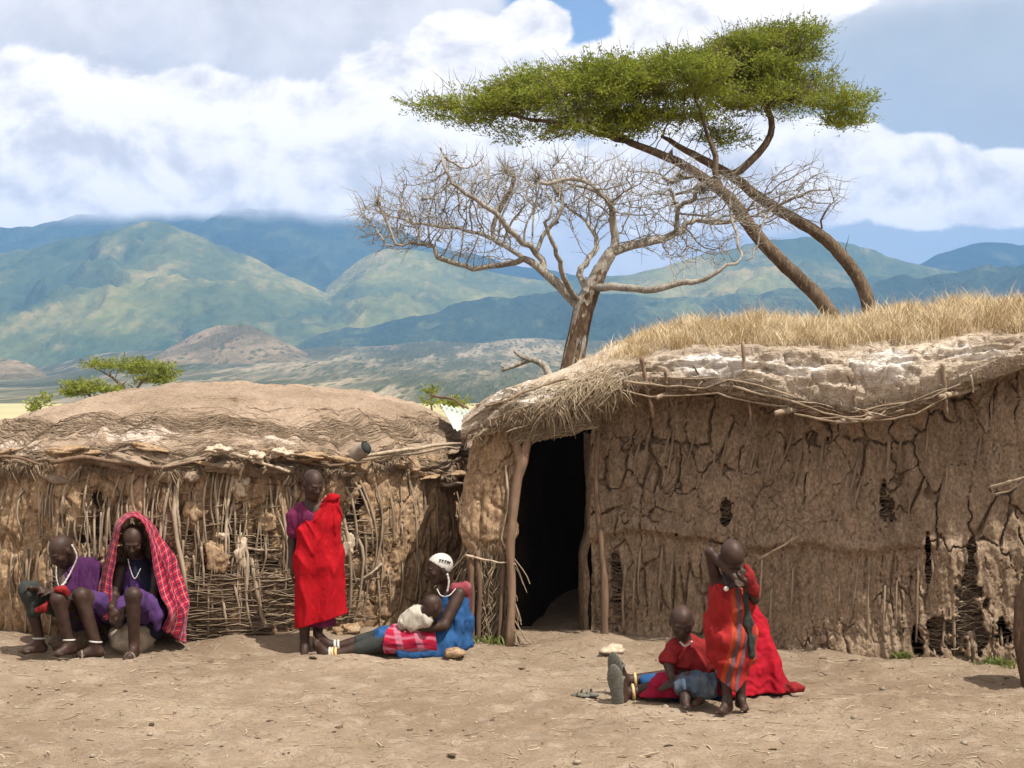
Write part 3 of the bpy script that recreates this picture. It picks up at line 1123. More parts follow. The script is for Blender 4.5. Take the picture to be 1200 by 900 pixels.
def roofL_pt(t, r):
    """nearest sample of the roof dome"""
    i = (np.round(np.asarray(t) / (2 * math.pi) * nth).astype(int)) % nth
    j = np.clip(3 + np.round((1 - np.asarray(r)) * (nr - 4)).astype(int), 3, nr - 1)
    return V.reshape(nth, nr, 3)[i, j]


# strands of old thatch lying in sweeps on the lower roof and hanging under its edge
n = 1500
t0 = RNG.uniform(math.pi * 1.08, math.pi * 1.97, n)
r0 = np.where(RNG.uniform(0, 1, n) < 0.4, RNG.normal(0.985, 0.012, n), RNG.normal(0.84, 0.05, n))
k = np.linspace(-0.5, 0.5, 6)
dt = RNG.uniform(0.05, 0.26, n)
P = roofL_pt(t0[:, None] + dt[:, None] * k, np.clip(r0[:, None] + RNG.normal(0, 0.02, (n, 1)) * k, 0, 1))
P = P + np.array([0, -0.004, 0.008]) + RNG.normal(0, 0.006, P.shape)
R = np.broadcast_to(RNG.uniform(0.0018, 0.004, n)[:, None], P.shape[:2])
Vs, Fs = tubes_many(P, R, 3)
mk('roof_strands', Vs, Fs, MATS['thatch_dark'], hutL, attrs={'a': rep(RNG.uniform(0.2, 1, n), 18)})['kind'] = 'stuff'
n = 1500
t0 = RNG.uniform(math.pi * 1.05, math.pi * 1.98, n)
e0 = roofL_pt(t0, np.full(n, 0.995))
out = lfoot(t0, 1.0) - LC
out /= np.linalg.norm(out, axis=1)[:, None]
side = np.stack([-out[:, 1], out[:, 0]], 1)
q = np.linspace(0, 1, 5)
Ls = RNG.uniform(0.03, 0.16, n)
P = np.zeros((n, 5, 3))
sw = RNG.normal(0, 0.6, n)
P[..., 0] = e0[:, 0, None] + (side[:, 0] * sw * Ls)[:, None] * q + out[:, 0, None] * 0.03 * np.sin(q * 2)
P[..., 1] = e0[:, 1, None] + (side[:, 1] * sw * Ls)[:, None] * q + out[:, 1, None] * 0.03 * np.sin(q * 2)
P[..., 2] = e0[:, 2, None] - 0.02 - Ls[:, None] * q ** 1.3
R = np.broadcast_to(RNG.uniform(0.0025, 0.005, n)[:, None], P.shape[:2]) * np.array([1, 1, 1, 0.8, 0.4])
Vs, Fs = tubes_many(P, R, 3)
mk('eave_fringe', Vs, Fs, MATS['thatch_dark'], hutL, attrs={'a': rep(RNG.uniform(0, 1, n), 15)})['kind'] = 'stuff'


def eave_pole(pts, r, a, mat='stick_brown', root=hutL, Y=12.9, sides=7, name='eave_pole', wig=0.02):
    Q = wiggle(np.array([at(p[0], p[1], p[2] if len(p) > 2 else Y) for p in pts]), 14, wig, random.random() * 50)
    mb = MB()
    mb.tube(Q, r * np.linspace(1, 0.7, 14) * (1 + 0.12 * RNG.standard_normal(14)), sides, a)
    return mb.build(name, MATS[mat], root)


eave_pole([(60, 543), (100, 537), (150, 541), (188, 547)], 0.020, 0.5, Y=12.86)
eave_pole([(-10, 536), (20, 537), (50, 544)], 0.015, 0.4, Y=13.1)
eave_pole([(272, 532), (300, 541), (340, 554)], 0.018, 0.9, 'stick_pale', Y=12.86)
eave_pole([(424, 535, 13.3), (470, 526, 13.45), (512, 520, 13.75), (540, 520, 14.0)], 0.018, 0.8, 'stick_pale')
eave_pole([(420, 540, 13.3), (470, 533, 13.45), (520, 526, 13.75), (538, 524, 14.0)], 0.015, 0.5, 'stick_pale')
eave_pole([(330, 536, 12.95), (380, 545, 13.1), (430, 542, 13.3)], 0.016, 0.2, 'stick_brown')
eave_pole([(505, 462, 14.9), (530, 470, 14.7), (548, 478, 14.6)], 0.014, 0.3, 'stick_brown')
eave_pole([(296, 530, 12.9), (285, 550, 12.87), (280, 566, 12.86)], 0.015, 0.3, 'stick_brown', name='peg')
eave_pole([(312, 534, 12.9), (316, 546, 12.87), (308, 556, 12.86)], 0.017, 0.2, 'stick_brown', name='peg')
for k, (px, py, Yd, w, h, m) in enumerate([(257, 528, 12.86, 22, 16, 'stone_pale'), (300, 536, 12.9, 16, 22, 'stone_pale'),
                                           (330, 530, 12.95, 22, 18, 'stone_pale'), (370, 536, 13.05, 40, 16, 'mud_warm'),
                                           (85, 530, 12.96, 46, 22, 'mud_warm')]):
    Vl, Fl = lump(at(px, py, Yd), (w * Yd / FX / 1.8, 0.10, h * Yd / FX / 3.2), 90 + k, 34, 22, 0.6)
    mk('mud_clod', Vl, Fl, MATS[m], hutL)

# ================================================================== RIGHT HUT
footR = Foot([(0.70, 13.40), (1.2, 13.24), (2.0, 12.97), (2.8, 12.72), (3.5, 12.50), (4.2, 12.36), (5.0, 12.34)], 500)
hutR = thing('mud_hut', 'tall cracked mud hut with grass growing on its roof and dark doorway', 'hut', (2.6, 14.8, 0))


def profR(S, Z):
    return 0.02 - 0.045 * np.clip(Z, 0, 2.2) + 0.05 * np.sin(np.pi * np.clip(Z, 0, 2.1) / 2.1)


surfR = wall_surf(footR, profR)
SR = np.arange(0.0, footR.L, 0.0085)
ZR = np.arange(-0.05, 2.45, 0.0085)
S2, Z2 = np.meshgrid(SR, ZR, indexing='ij')
PR, NR = surfR(S2, Z2)
PXR = 600 + FX * PR[..., 0] / PR[..., 1]
PYR = HZ - FX * (PR[..., 2] - H) / PR[..., 1]
ledge = 0.86 + 0.05 * fbm(S2 * 2.2, 0.0, 0, 80, 3) + 0.05 * np.exp(-((PXR - 760) / 70) ** 2)
upper = sstep(Z2, ledge - 0.03, ledge + 0.05)
lean = 0.10 * Z2
wx = 0.30 * fbm(S2 * 3.2, Z2 * 3.2, 0, 81, 3) + 0.10 * fbm(S2 * 13, Z2 * 13, 0, 82, 3)
du, idu = voro((S2 + lean) / 0.18 + wx, Z2 / 0.36 + wx, 15, 0.95)
dl, idl = voro((S2 + lean) / 0.115 + wx * 0.8, Z2 / 0.55 + wx * 0.6, 16, 0.95)
up_side = Z2 > ledge
dd = np.where(up_side, du, dl)
idr = np.where(up_side, idu, idl + 7777777)
wn = fbm(S2 * 1.9, Z2 * 1.9, 0, 83, 3)
w_up = 0.003 + 0.034 * wn + 0.022 * vnoise(S2 * 9, Z2 * 9, 0, 84)
w_lo = 0.006 + 0.045 * wn
wc = np.maximum(np.where(up_side, w_up, w_lo), 0.007)
depth = np.where(up_side, 0.06, 0.04) * sstep(np.where(up_side, w_up, w_lo), -0.035, 0.03)
crack = np.exp(-(dd / (wc * 1.15)) ** 4)
DR = 0.022 * fbm(S2 * 2.0, Z2 * 2.0, 0, 85, 3) + 0.010 * fbm(S2 * 9, Z2 * 7, 0, 86, 4) + 0.0045 * fbm(S2 * 34, Z2 * 34, 0, 87, 3)
DR = DR + 0.045 * upper + 0.030 * np.exp(-((Z2 - ledge - 0.05) / 0.06) ** 2) * (0.6 + 0.8 * fbm(S2 * 5, 0, 0, 88, 3))
DR = DR + (1 - upper) * (0.018 * vnoise(S2 * 26 + lean * 20, Z2 * 2.2, 0, 89) + 0.010 * fbm(S2 * 40 + lean * 30, Z2 * 7, 0, 93, 3)) + upper * 0.008 * vnoise(S2 * 16 + lean * 14, Z2 * 1.6, 0, 90)
DR = DR + 0.07 * sstep(PXR, 1070, 1110) * (1 - upper) + 0.03 * sstep(Z2, 0.18, 0.0)
DR = DR + upper * 0.012 * np.cos(2 * np.pi * (S2 + lean) / 0.165 + 2.5 * fbm(S2 * 1.5, Z2 * 1.2, 0, 94, 2))
DR = DR - depth * crack
d3, _ = voro((S2 + lean) / 0.075 + 2.2 * wx, Z2 / 0.12 + 2.2 * wx, 17, 0.95)
DR = DR - 0.016 * np.exp(-(d3 / 0.045) ** 4) * sstep(fbm(S2 * 2.5, Z2 * 2.5, 0, 92, 3), -0.1, 0.4)


def hmask(PX, PY, lst):
    m = np.full(PX.shape, -9.0)
    for (cx, cyy, rx, ry) in lst:
        m = np.maximum(m, 1 - ((PX - cx) / rx) ** 2 - ((PY - cyy) / ry) ** 2)
    return m


hol = hmask(PXR, PYR, [(1138, 665, 6, 30), (1135, 712, 20, 30), (1125, 745, 20, 22), (1088, 660, 3, 32), (1042, 602, 9, 13), (1037, 582, 4, 20),
                       (852, 600, 5, 14), (1172, 742, 10, 18), (1098, 742, 9, 22), (1150, 742, 8, 18), (1075, 752, 7, 14), (722, 690, 5, 50)])
hol = hol + 1.1 * fbm(S2 * 18, Z2 * 11, 0, 91, 4)
holeR = (hol > 0.25) | (PYR < np.interp(PXR, [540, 690, 760, 870, 1000, 1060, 1150, 1200, 1300], [440, 440, 440, 440, 465, 455, 425, 412, 408]))
DR = DR - 0.05 * sstep(hol, -0.35, 0.25)
mud_wall(hutR, SR, ZR, surfR, DR, idr, holeR, MATS['mud_grey'])
# core coloured near-black for indoor shade, woven twigs behind, and the back and side walls of the hut
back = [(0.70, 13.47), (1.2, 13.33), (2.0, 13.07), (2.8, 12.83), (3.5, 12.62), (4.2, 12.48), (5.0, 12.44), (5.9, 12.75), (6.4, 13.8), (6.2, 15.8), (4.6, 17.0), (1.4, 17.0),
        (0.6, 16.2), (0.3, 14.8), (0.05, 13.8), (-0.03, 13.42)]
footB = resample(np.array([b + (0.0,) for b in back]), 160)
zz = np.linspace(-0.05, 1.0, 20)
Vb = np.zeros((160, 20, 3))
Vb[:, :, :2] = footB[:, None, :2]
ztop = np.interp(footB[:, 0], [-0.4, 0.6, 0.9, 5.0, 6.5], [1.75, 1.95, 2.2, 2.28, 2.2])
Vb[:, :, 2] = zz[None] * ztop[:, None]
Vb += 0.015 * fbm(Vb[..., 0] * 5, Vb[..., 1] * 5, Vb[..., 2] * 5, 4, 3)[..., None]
mk('core_wall', Vb.reshape(-1, 3), grid_faces(160, 20), MATS['core_shade'], hutR)

sw_ = resample(np.array([(4.98, 12.36, 0), (5.97, 12.70, 0), (6.47, 13.8, 0), (6.27, 15.85, 0), (4.62, 17.07, 0), (1.38, 17.07, 0), (0.53, 16.25, 0), (0.24, 14.8, 0), (0.0, 13.85, 0)]), 200)
J2, ZJ = np.meshgrid(np.arange(200), np.linspace(-0.05, 1, 40), indexing='ij')
Pj = np.stack([sw_[J2, 0], sw_[J2, 1], ZJ * np.interp(sw_[J2, 0], [-0.4, 0.6, 0.9, 5.0, 6.5], [1.75, 1.95, 2.2, 2.28, 2.2])], -1)
Pj[..., :2] += (0.03 * fbm(Pj[..., 0] * 4, Pj[..., 1] * 4, Pj[..., 2] * 4, 95, 4))[..., None]
mk('side_wall', Pj.reshape(-1, 3), grid_faces(200, 40), MATS['mud_grey'], hutR)


def bareR_mask(P):
    px = 600 + FX * P[:, 0] / P[:, 1]
    py = HZ - FX * (P[:, 2] - H) / P[:, 1]
    w = np.exp(-((px - 1130) / 34) ** 4 - ((py - 700) / 70) ** 4) + 0.7 * np.exp(-((px - 718) / 16) ** 4 - ((py - 690) / 80) ** 4) \
        + 0.5 * np.exp(-((px - 1045) / 25) ** 4 - ((py - 592) / 34) ** 4) + 0.5 * np.exp(-((px - 852) / 20) ** 4 - ((py - 595) / 34) ** 4)
    return RNG.uniform(0, 1, len(P)) < w


woven(hutR, surfR, 0.0, footR.L, 0.0, 1.5, 14000, MATS['thatch_dark'], bareR_mask, (-0.06, -0.005), (0.10, 0.4), 0.0042, 0.22)
woven(hutR, surfR, footR.s_of_x(3.35), footR.s_of_x(3.95), 0.05, 0.75, 240, MATS['stick_pale'], bareR_mask, (-0.03, 0.03), (0.15, 0.35), 0.005, 0.35)

stR = []


def S(*pts, r=0.011, a=0.3):
    stR.append(tuple(pts) + (r, a))


for (x0, y0, x1, y1) in [(749, 518, 745, 566), (764, 493, 756, 545), (792, 477, 775, 602), (786, 500, 778, 560), (819, 483, 800, 565), (841, 501, 833, 604),
                         (852, 507, 842, 602), (887, 505, 876, 566), (930, 499, 905, 566), (943, 508, 930, 578), (966, 495, 960, 585),
                         (999, 508, 977, 613), (1011, 514, 992, 606), (1042, 502, 1039, 560), (1058, 495, 1052, 556), (1089, 486, 1083, 544),
                         (1117, 502, 1104, 609), (1151, 502, 1142, 560), (1164, 464, 1163, 505), (1174, 514, 1167, 560), (1130, 470, 1132, 500),
                         (1185, 500, 1180, 570), (910, 520, 900, 560), (870, 500, 861, 540), (1070, 560, 1062, 620), (1010, 560, 1000, 600)]:
    S((x0, y0), (x0 * 0.6 + x1 * 0.4 + random.uniform(-3, 1), y0 * 0.5 + y1 * 0.5), (x1, y1), r=random.uniform(0.009, 0.014), a=random.uniform(0.1, 0.5))
for (x0, y0, x1, y1, r) in [(1008, 653, 996, 731, .009), (1021, 638, 1017, 755, .010), (1038, 686, 1036, 752, .010), (1077, 641, 1074, 752, .011),
                            (1092, 638, 1093, 692, .010), (1117, 644, 1118, 770, .013), (1107, 728, 1105, 767, .010), (1137, 740, 1140, 773, .026),
                            (894, 656, 891, 704, .009), (1172, 735, 1173, 768, .010), (1180, 745, 1179, 770, .009), (1163, 660, 1166, 720, .009),
                            (1095, 760, 1097, 772, .009), (747, 655, 744, 735, .011), (752, 640, 750, 700, .009), (778, 640, 774, 720, .010),
                            (790, 650, 787, 735, .009), (735, 660, 733, 742, .012), (930, 665, 926, 740, .008), (962, 660, 957, 745, .008),
                            (905, 690, 902, 745, .008), (985, 670, 980, 730, .008), (1052, 680, 1049, 740, .008)]:
    S((x0, y0), (x0 * 0.5 + x1 * 0.5 + random.uniform(-2, 2), y0 * 0.5 + y1 * 0.5), (x1, y1), r=r, a=random.uniform(0.2, 0.75))
sticks_on_wall(hutR, footR, surfR, stR, MATS['stick_pale'], 0, None, 0.052, wig=0.006)
for (pts, r, a) in [([(888, 655, 12.75), (912, 642, 12.6), (936, 628, 12.5)], 0.010, 0.9), ([(1160, 572, 12.25), (1182, 566, 12.1), (1210, 554, 12.0)], 0.014, 1.0),
                    ([(1165, 580, 12.25), (1190, 572, 12.1), (1205, 556, 12.0)], 0.010, 0.8)]:
    eave_pole(pts, r, a, 'stick_pale', hutR, name='stick')

# left door jamb: a panel of mud over bundled brush
jw = resample(np.array([(-0.36, 13.30, 0), (-0.40, 13.16, 0), (-0.26, 13.06, 0), (-0.08, 13.03, 0), (-0.03, 13.10, 0), (-0.03, 13.40, 0)]), 70)
zj = np.linspace(-0.03, 2.06, 150)
J2, ZJ = np.meshgrid(np.arange(70), zj, indexing='ij')
Pj = np.stack([jw[J2, 0], jw[J2, 1], ZJ], -1)
bul = sstep(ZJ, 0.72, 0.95) * (0.02 + 0.03 * np.exp(-((ZJ - 1.0) / 0.2) ** 2)) - 0.04 * sstep(ZJ, 0.85, 0.6)
dj, idj = voro(J2 / 13.0 + 0.6 * fbm(J2 * 0.1, ZJ * 3, 0, 5, 2), ZJ / 0.38 + 0.4 * fbm(J2 * 0.1, ZJ * 3, 0, 6, 2), 44)
bul = bul + 0.022 * fbm(J2 * 0.15, ZJ * 5, 0, 71, 4) + 0.006 * fbm(J2 * 0.8, ZJ * 25, 0, 72, 3) - 0.035 * np.exp(-(dj / 0.03) ** 2) + 0.012 * vnoise(J2 * 0.5, ZJ * 2, 0, 73)
tj = np.gradient(jw, axis=0)
nj = np.stack([tj[:, 1], -tj[:, 0], 0 * tj[:, 0]], 1)
nj /= np.linalg.norm(nj, axis=1)[:, None]
Pj = Pj + nj[J2] * bul[..., None]
Pj[..., 0] += np.where(ZJ > 1.3, 0.10 * sstep(ZJ, 1.3, 1.9), 0.0)
mk('door_jamb', Pj.reshape(-1, 3), grid_faces(70, 150), MATS['mud_warm'], hutR)
n = 700
s_ = RNG.uniform(0.05, 0.75, n)
P0 = jw[(s_ * 69).astype(int)]
q = np.linspace(0, 1, 6)
P = np.zeros((n, 6, 3))
Ls = RNG.uniform(0.1, 0.45, n)
P[:] = P0[:, None, :] + nj[(s_ * 69).astype(int)][:, None, :] * (RNG.uniform(-0.03, 0.03, n)[:, None, None] + 0.02 * np.sin(q * 5 + s_[:, None] * 30)[..., None])
P[..., 0] += RNG.normal(0, 0.25, n)[:, None] * Ls[:, None] * q + 0.02 * np.sin(q * 4)[None]
P[..., 2] = (RNG.uniform(0.05, 0.85, n))[:, None] - Ls[:, None] * (q - 0.3)
P[..., 2] = np.maximum(P[..., 2], 0.02)
Vs, Fs = tubes_many(P, np.broadcast_to(RNG.uniform(0.003, 0.006, n)[:, None], (n, 6)), 3)
mk('brush_bundle', Vs, Fs, MATS['thatch'], hutR, attrs={'a': rep(RNG.uniform(0, 0.7, n), 18)})['kind'] = 'stuff'
# inner right reveal of the doorway
rv = np.array([(0.72, 13.42, 0), (0.67, 13.5, 0), (0.655, 13.75, 0), (0.70, 14.4, 0)])
rv = resample(rv, 24)
J2, ZJ = np.meshgrid(np.arange(24), np.linspace(-0.03, 1.8, 60), indexing='ij')
Pj = np.stack([rv[J2, 0], rv[J2, 1], ZJ], -1)
Pj[..., 0] -= 0.05 * sstep(ZJ, 0.95, 0.7) + 0.015 * fbm(J2 * 0.3, ZJ * 4, 0, 77, 3)
mk('door_reveal', Pj.reshape(-1, 3), grid_faces(24, 60), MATS['mud_grey'], hutR)


def post(pts, r, a, mat='stick_brown', name='post', n=16, wig=0.012):
    Q = wiggle(np.array(pts), n, wig, random.random() * 90)
    mb = MB()
    mb.tube(Q, np.interp(np.linspace(0, 1, n), np.linspace(0, 1, len(r)), r) * (1 + 0.06 * RNG.standard_normal(n)), 8, a)
    return mb.build(name, MATS[mat], hutR)


post([at(596, 764, 12.92), at(600, 700, 12.93), at(598, 640, 12.93), at(606, 570, 12.93), at(612, 540, 12.94), at(622, 500, 12.95)],
     [0.038, 0.036, 0.034, 0.038, 0.046, 0.034], 0.75)
post([at(611, 548, 12.95), at(606, 520, 12.95), at(604, 492, 12.97)], [0.04, 0.035, 0.028], 0.6)
post([at(708, 756, 13.12), at(708, 700, 13.12), at(704, 640, 13.12), at(699, 570, 13.12), at(701, 505, 13.1)], [0.034, 0.032, 0.025, 0.024, 0.022], 0.4)
post([at(552, 760, 13.0), at(554, 700, 13.0), at(551, 650, 13.0)], [0.03, 0.034, 0.03], 0.4)
post([at(560, 758, 12.98), at(561, 700, 12.98), at(560, 645, 12.98)], [0.022, 0.024, 0.022], 0.3)
post([at(584, 756, 12.98), at(588, 700, 12.98), at(590, 650, 12.98)], [0.022, 0.02, 0.02], 0.25)
eave_pole([(545, 650, 12.95), (575, 655, 12.93), (604, 662, 12.9)], 0.010, 0.85, 'stick_pale', hutR, name='tie_rod')
eave_pole([(592, 545, 12.95), (594, 590, 12.95), (590, 630, 12.96), (596, 645, 12.95)], 0.010, 0.9, 'stick_pale', hutR, name='stick')

# roof of the right hut: rolled earth edge, then a mound carrying grass
cpx = np.array([540, 552, 575, 605, 640, 690, 760, 820, 870, 930, 1000, 1060, 1100, 1150, 1200, 1300, 1420])
c_bot = np.array([515, 512, 508, 500, 496, 474, 456, 458, 466, 480, 492, 484, 470, 446, 432, 428, 428])
c_top = np.array([497, 484, 466, 456, 450, 436, 421, 414, 412, 411, 412, 409, 404, 398, 394, 391, 391])
c_Y = np.array([13.05, 13.0, 12.92, 12.86, 12.86, 12.90, 12.80, 12.62, 12.45, 12.28, 12.16, 12.08, 12.03, 11.97, 11.92, 11.9, 11.95])
c_rid = np.array([0.0, 0.0, 0.01, 0.04, 0.08, 0.14, 0.22, 0.24, 0.25, 0.26, 0.26, 0.26, 0.27, 0.28, 0.28, 0.28, 0.26])
nc = 520
pxs = np.linspace(cpx[0], cpx[-1], nc)
bot, top_, Yl, rid = [smooth1(np.interp(pxs, cpx, a), 17) for a in (c_bot, c_top, c_Y, c_rid)]
Xl = (pxs - 600) / FX * Yl
zb = H - (bot - HZ) / FX * Yl
zt = H - (top_ - HZ) / FX * Yl
dsc = np.interp(pxs, [540, 600, 650, 700], [0.10, 0.16, 0.4, 1.0])
rows = np.zeros((11, nc, 3))
spec = [(0.70, 0.10, 0), (0.30, 0.03, 0), (0.06, 0.0, 0), (-0.03, 0.35, 1), (0.0, 0.75, 1), (0.12, 1.0, 1)]
for i, (dy, f, m) in enumerate(spec):
    rows[i, :, 0] = Xl
    rows[i, :, 1] = Yl + dy * (dsc if dy > 0.2 else 1.0)
    rows[i, :, 2] = (zb + (zt - zb) * f) if m else zb + f
for i, (dy, f) in enumerate([(0.45, 0.45), (0.95, 0.8), (1.9, 1.0), (3.3, 0.6), (4.9, -1.2)]):
    rows[6 + i, :, 0] = Xl
    rows[6 + i, :, 1] = Yl + 0.12 + (dy - 0.12) * dsc
    rows[6 + i, :, 2] = zt + rid * f
rs = resample(rows.reshape(11, -1), 120).reshape(120, nc, 3)
tq = np.linspace(0, 10, 120)[:, None]
X_, Z_ = rs[..., 0], rs[..., 2]
Yq = rs[..., 1]
lipw = np.exp(-((tq - 4.0) / 1.6) ** 2)
n1 = fbm(X_ * 2.2, tq * 0.7 + Yq * 0.6, 0, 101, 4)
n2 = fbm(X_ * 3.0 + 0.2 * fbm(X_ * 2, tq, 0, 3, 2), tq * 4.0, 0, 102, 4)
n3 = fbm(X_ * 16, tq * 6, 0, 103, 3)
fl_, _ = voro(X_ / 0.22 + 0.5 * n1, tq / 1.3 + 0.5 * n1, 55)
rs[..., 1] -= lipw * (0.06 * n1 + 0.03 * n2 + 0.012 * n3 - 0.03 * np.exp(-(fl_ / 0.05) ** 2) * (n1 > -0.3))
rs[..., 2] += 0.03 * n1 + 0.02 * n2 * (tq > 3) + 0.007 * n3
PXq = 600 + FX * rs[..., 0] / rs[..., 1]
PYq = HZ - FX * (rs[..., 2] - H) / rs[..., 1]
ashR = 0.30 * np.exp(-((tq - 4.6) / 0.9) ** 2) + 1.0 * np.exp(-((PXq - 835) / 42) ** 2 - ((PYq - 430) / 16) ** 2) + 0.85 * np.exp(-((PXq - 1040) / 40) ** 2 - ((PYq - 433) / 20) ** 2) \
    + 0.95 * np.exp(-((PXq - 615) / 36) ** 2 - ((PYq - 463) / 16) ** 2) + 0.5 * np.exp(-((PXq - 930) / 45) ** 2 - ((PYq - 435) / 14) ** 2) \
    + 0.5 * np.exp(-((PXq - 1150) / 50) ** 2 - ((PYq - 415) / 12) ** 2)
fibR = 0.55 * sstep(tq + 0 * X_, 3.2, 2.4) - 0.02 + 0.35 * np.exp(-((PXq - 700) / 50) ** 2)
roofR = mk('roof', rs.transpose(1, 0, 2).reshape(-1, 3), grid_faces(nc, 120)[:, ::-1], MATS['roof_pale'], hutR,
           attrs={'ash': ashR.T.ravel(), 'fib': fibR.T.ravel() - ashR.T.ravel() * 0.6})


def roofR_pt(px, t):
    i = np.clip(np.round((np.asarray(px) - cpx[0]) / (cpx[-1] - cpx[0]) * (nc - 1)).astype(int), 0, nc - 1)
    j = np.clip(np.round(np.asarray(t) / 10 * 119).astype(int), 0, 119)
    return rs[j, i]


# straw: along the rolled edge, and hanging over it
n = 480
p0 = np.where(RNG.uniform(0, 1, n) < 0.6, RNG.uniform(590, 720, n), RNG.uniform(720, 1230, n))
t0 = RNG.uniform(2.0, 5.6, n)
dp = RNG.uniform(10, 55, n)
k = np.linspace(-0.5, 0.5, 6)
sl_ = RNG.normal(-0.1, 0.9, n) + np.where(p0 < 720, RNG.normal(0.8, 1.6, n), 0)
P = roofR_pt(p0[:, None] + dp[:, None] * k, np.clip(t0[:, None] + sl_[:, None] * k, 1.8, 6.2))
P = P + np.array([0, -0.012, 0.004]) + RNG.normal(0, 0.007, P.shape)
Vs, Fs = tubes_many(P, np.broadcast_to(RNG.uniform(0.0015, 0.0032, n)[:, None], P.shape[:2]), 3)
mk('roof_straw', Vs, Fs, MATS['thatch'], hutR, attrs={'a': rep(RNG.uniform(0.3, 1, n), 18)})['kind'] = 'stuff'


def hanging(root, n, pxr, t_start, lenr, drop, mat, swx=(-0.3, 0.25), fwd=0.05, name='eave_straw', rr_=(0.0022, 0.0045), wsel=None):
    p0 = RNG.uniform(pxr[0], pxr[1], n)
    if wsel is not None:
        p0 = p0[RNG.uniform(0, 1, n) < wsel(p0)]
    n = len(p0)
    A = roofR_pt(p0, RNG.uniform(t_start[0], t_start[1], n))
    B = roofR_pt(p0, np.full(n, 2.4))
    Ls = RNG.uniform(lenr[0], lenr[1], n)
    q = np.linspace(0, 1, 7)
    P = np.zeros((n, 7, 3))
    sw = RNG.uniform(swx[0], swx[1], n)
    tip = B.copy()
    tip[:, 0] += sw * Ls
    tip[:, 1] -= RNG.uniform(0, fwd, n)
    tip[:, 2] -= Ls * drop * RNG.uniform(0.5, 1.2, n)
    mid = (A + B) / 2
    mid[:, 1] -= 0.06 + RNG.uniform(0, fwd, n)
    mid[:, 0] += sw * Ls * 0.3
    mid[:, 2] += 0.02
    w0, w1, w2 = (1 - q) ** 2, 2 * q * (1 - q), q ** 2
    P[:] = A[:, None] * w0[None, :, None] + mid[:, None] * w1[None, :, None] + tip[:, None] * w2[None, :, None]
    P += RNG.normal(0, 0.004, P.shape)
    R = np.broadcast_to(RNG.uniform(rr_[0], rr_[1], n)[:, None], P.shape[:2]) * np.array([1, 1, 1, 1, .9, .7, .35])
    Vs, Fs = tubes_many(P, R, 3)
    o = mk(name, Vs, Fs, MATS[mat], root, attrs={'a': rep(RNG.uniform(0, 1, n), 21)})
    o['kind'] = 'stuff'


hanging(hutR, 220, (650, 735), (2.6, 4.2), (0.06, 0.26), 0.5, 'thatch', (-1.6, 0.9), 0.12)
hanging(hutR, 230, (635, 712), (2.4, 3.6), (0.08, 0.28), 0.8, 'thatch', (-0.9, 0.5), 0.06)
hanging(hutR, 90, (548, 640), (2.3, 3.2), (0.05, 0.2), 0.7, 'thatch', (-0.9, 0.9), 0.08)
hanging(hutR, 200, (720, 1230), (2.3, 3.3), (0.04, 0.14), 0.5, 'thatch_dark', (-0.8, 0.6), 0.05)
# lintel bundle of straw over the doorway
n = 900
q = np.linspace(0, 1, 6)
P = np.zeros((n, 6, 3))
px0 = RNG.uniform(600, 672, n)
py0 = RNG.uniform(490, 517, n) - (px0 - 600) * 0.17
for kk in range(6):
    P[:, kk] = np.stack([(px0 + q[kk] * RNG.uniform(16, 34, n) - 600) / FX * 12.93, 12.93 + RNG.uniform(-0.03, 0.05, n) + 0 * px0,
                         H - (py0 - q[kk] * 4 + 6 * (1 - q[kk]) ** 2 - HZ) / FX * 12.93], -1)
P += RNG.normal(0, 0.003, P.shape)
Vs, Fs = tubes_many(P, np.broadcast_to(RNG.uniform(0.003, 0.006, n)[:, None], (n, 6)), 3)
mk('lintel_straw', Vs, Fs, MATS['thatch'], hutR, attrs={'a': rep(RNG.uniform(0, 0.8, n), 18)})['kind'] = 'stuff'

# branches bound along the edge, pegs and log ends
E = lambda px: float(np.interp(px, pxs, Yl)) - 0.05
for (pts, r, a) in [([(735, 448), (770, 452), (820, 451), (870, 452), (930, 464)], 0.016, 0.8), ([(720, 460), (770, 464), (830, 462), (880, 472), (920, 478)], 0.014, 0.5),
                    ([(860, 456), (900, 466), (960, 482), (1010, 488), (1060, 480)], 0.016, 0.7), ([(930, 484), (980, 494), (1030, 494), (1070, 484), (1110, 462)], 0.015, 0.6),
                    ([(1000, 484), (1050, 474), (1090, 462), (1125, 448)], 0.014, 0.8), ([(960, 488), (1010, 482), (1060, 472), (1110, 455)], 0.012, 0.4),
                    ([(770, 446), (820, 444), (860, 447), (900, 458)], 0.010, 0.9), ([(570, 478), (600, 466), (640, 454), (668, 448)], 0.018, 0.3),
                    ([(562, 480), (585, 470), (610, 468)], 0.014, 0.3), ([(595, 508), (618, 498), (614, 482)], 0.012, 0.8), ([(592, 476), (610, 480), (612, 492)], 0.014, 0.35)]:
    eave_pole([(x, y + random.uniform(-3, 3), E(x) - 0.01 + random.uniform(-0.02, 0.03)) for x, y in pts], r * 0.68, a * 0.5, 'stick_pale', hutR, name='edge_branch', wig=0.045)
for k in range(12):
    x = random.uniform(720, 1120)
    y = float(np.interp(x, pxs, bot)) - random.uniform(-2, 12)
    L = random.uniform(15, 60)
    eave_pole([(x, y, E(x) + 0.03), (x + L * 0.5, y + random.uniform(-5, 5), E(x + L * 0.5) - 0.02), (x + L, float(np.interp(x + L, pxs, bot)) - random.uniform(-3, 12), E(x + L) + 0.03)],
              random.uniform(0.004, 0.009), random.random(), 'stick_pale', hutR, name='edge_branch', wig=0.04)
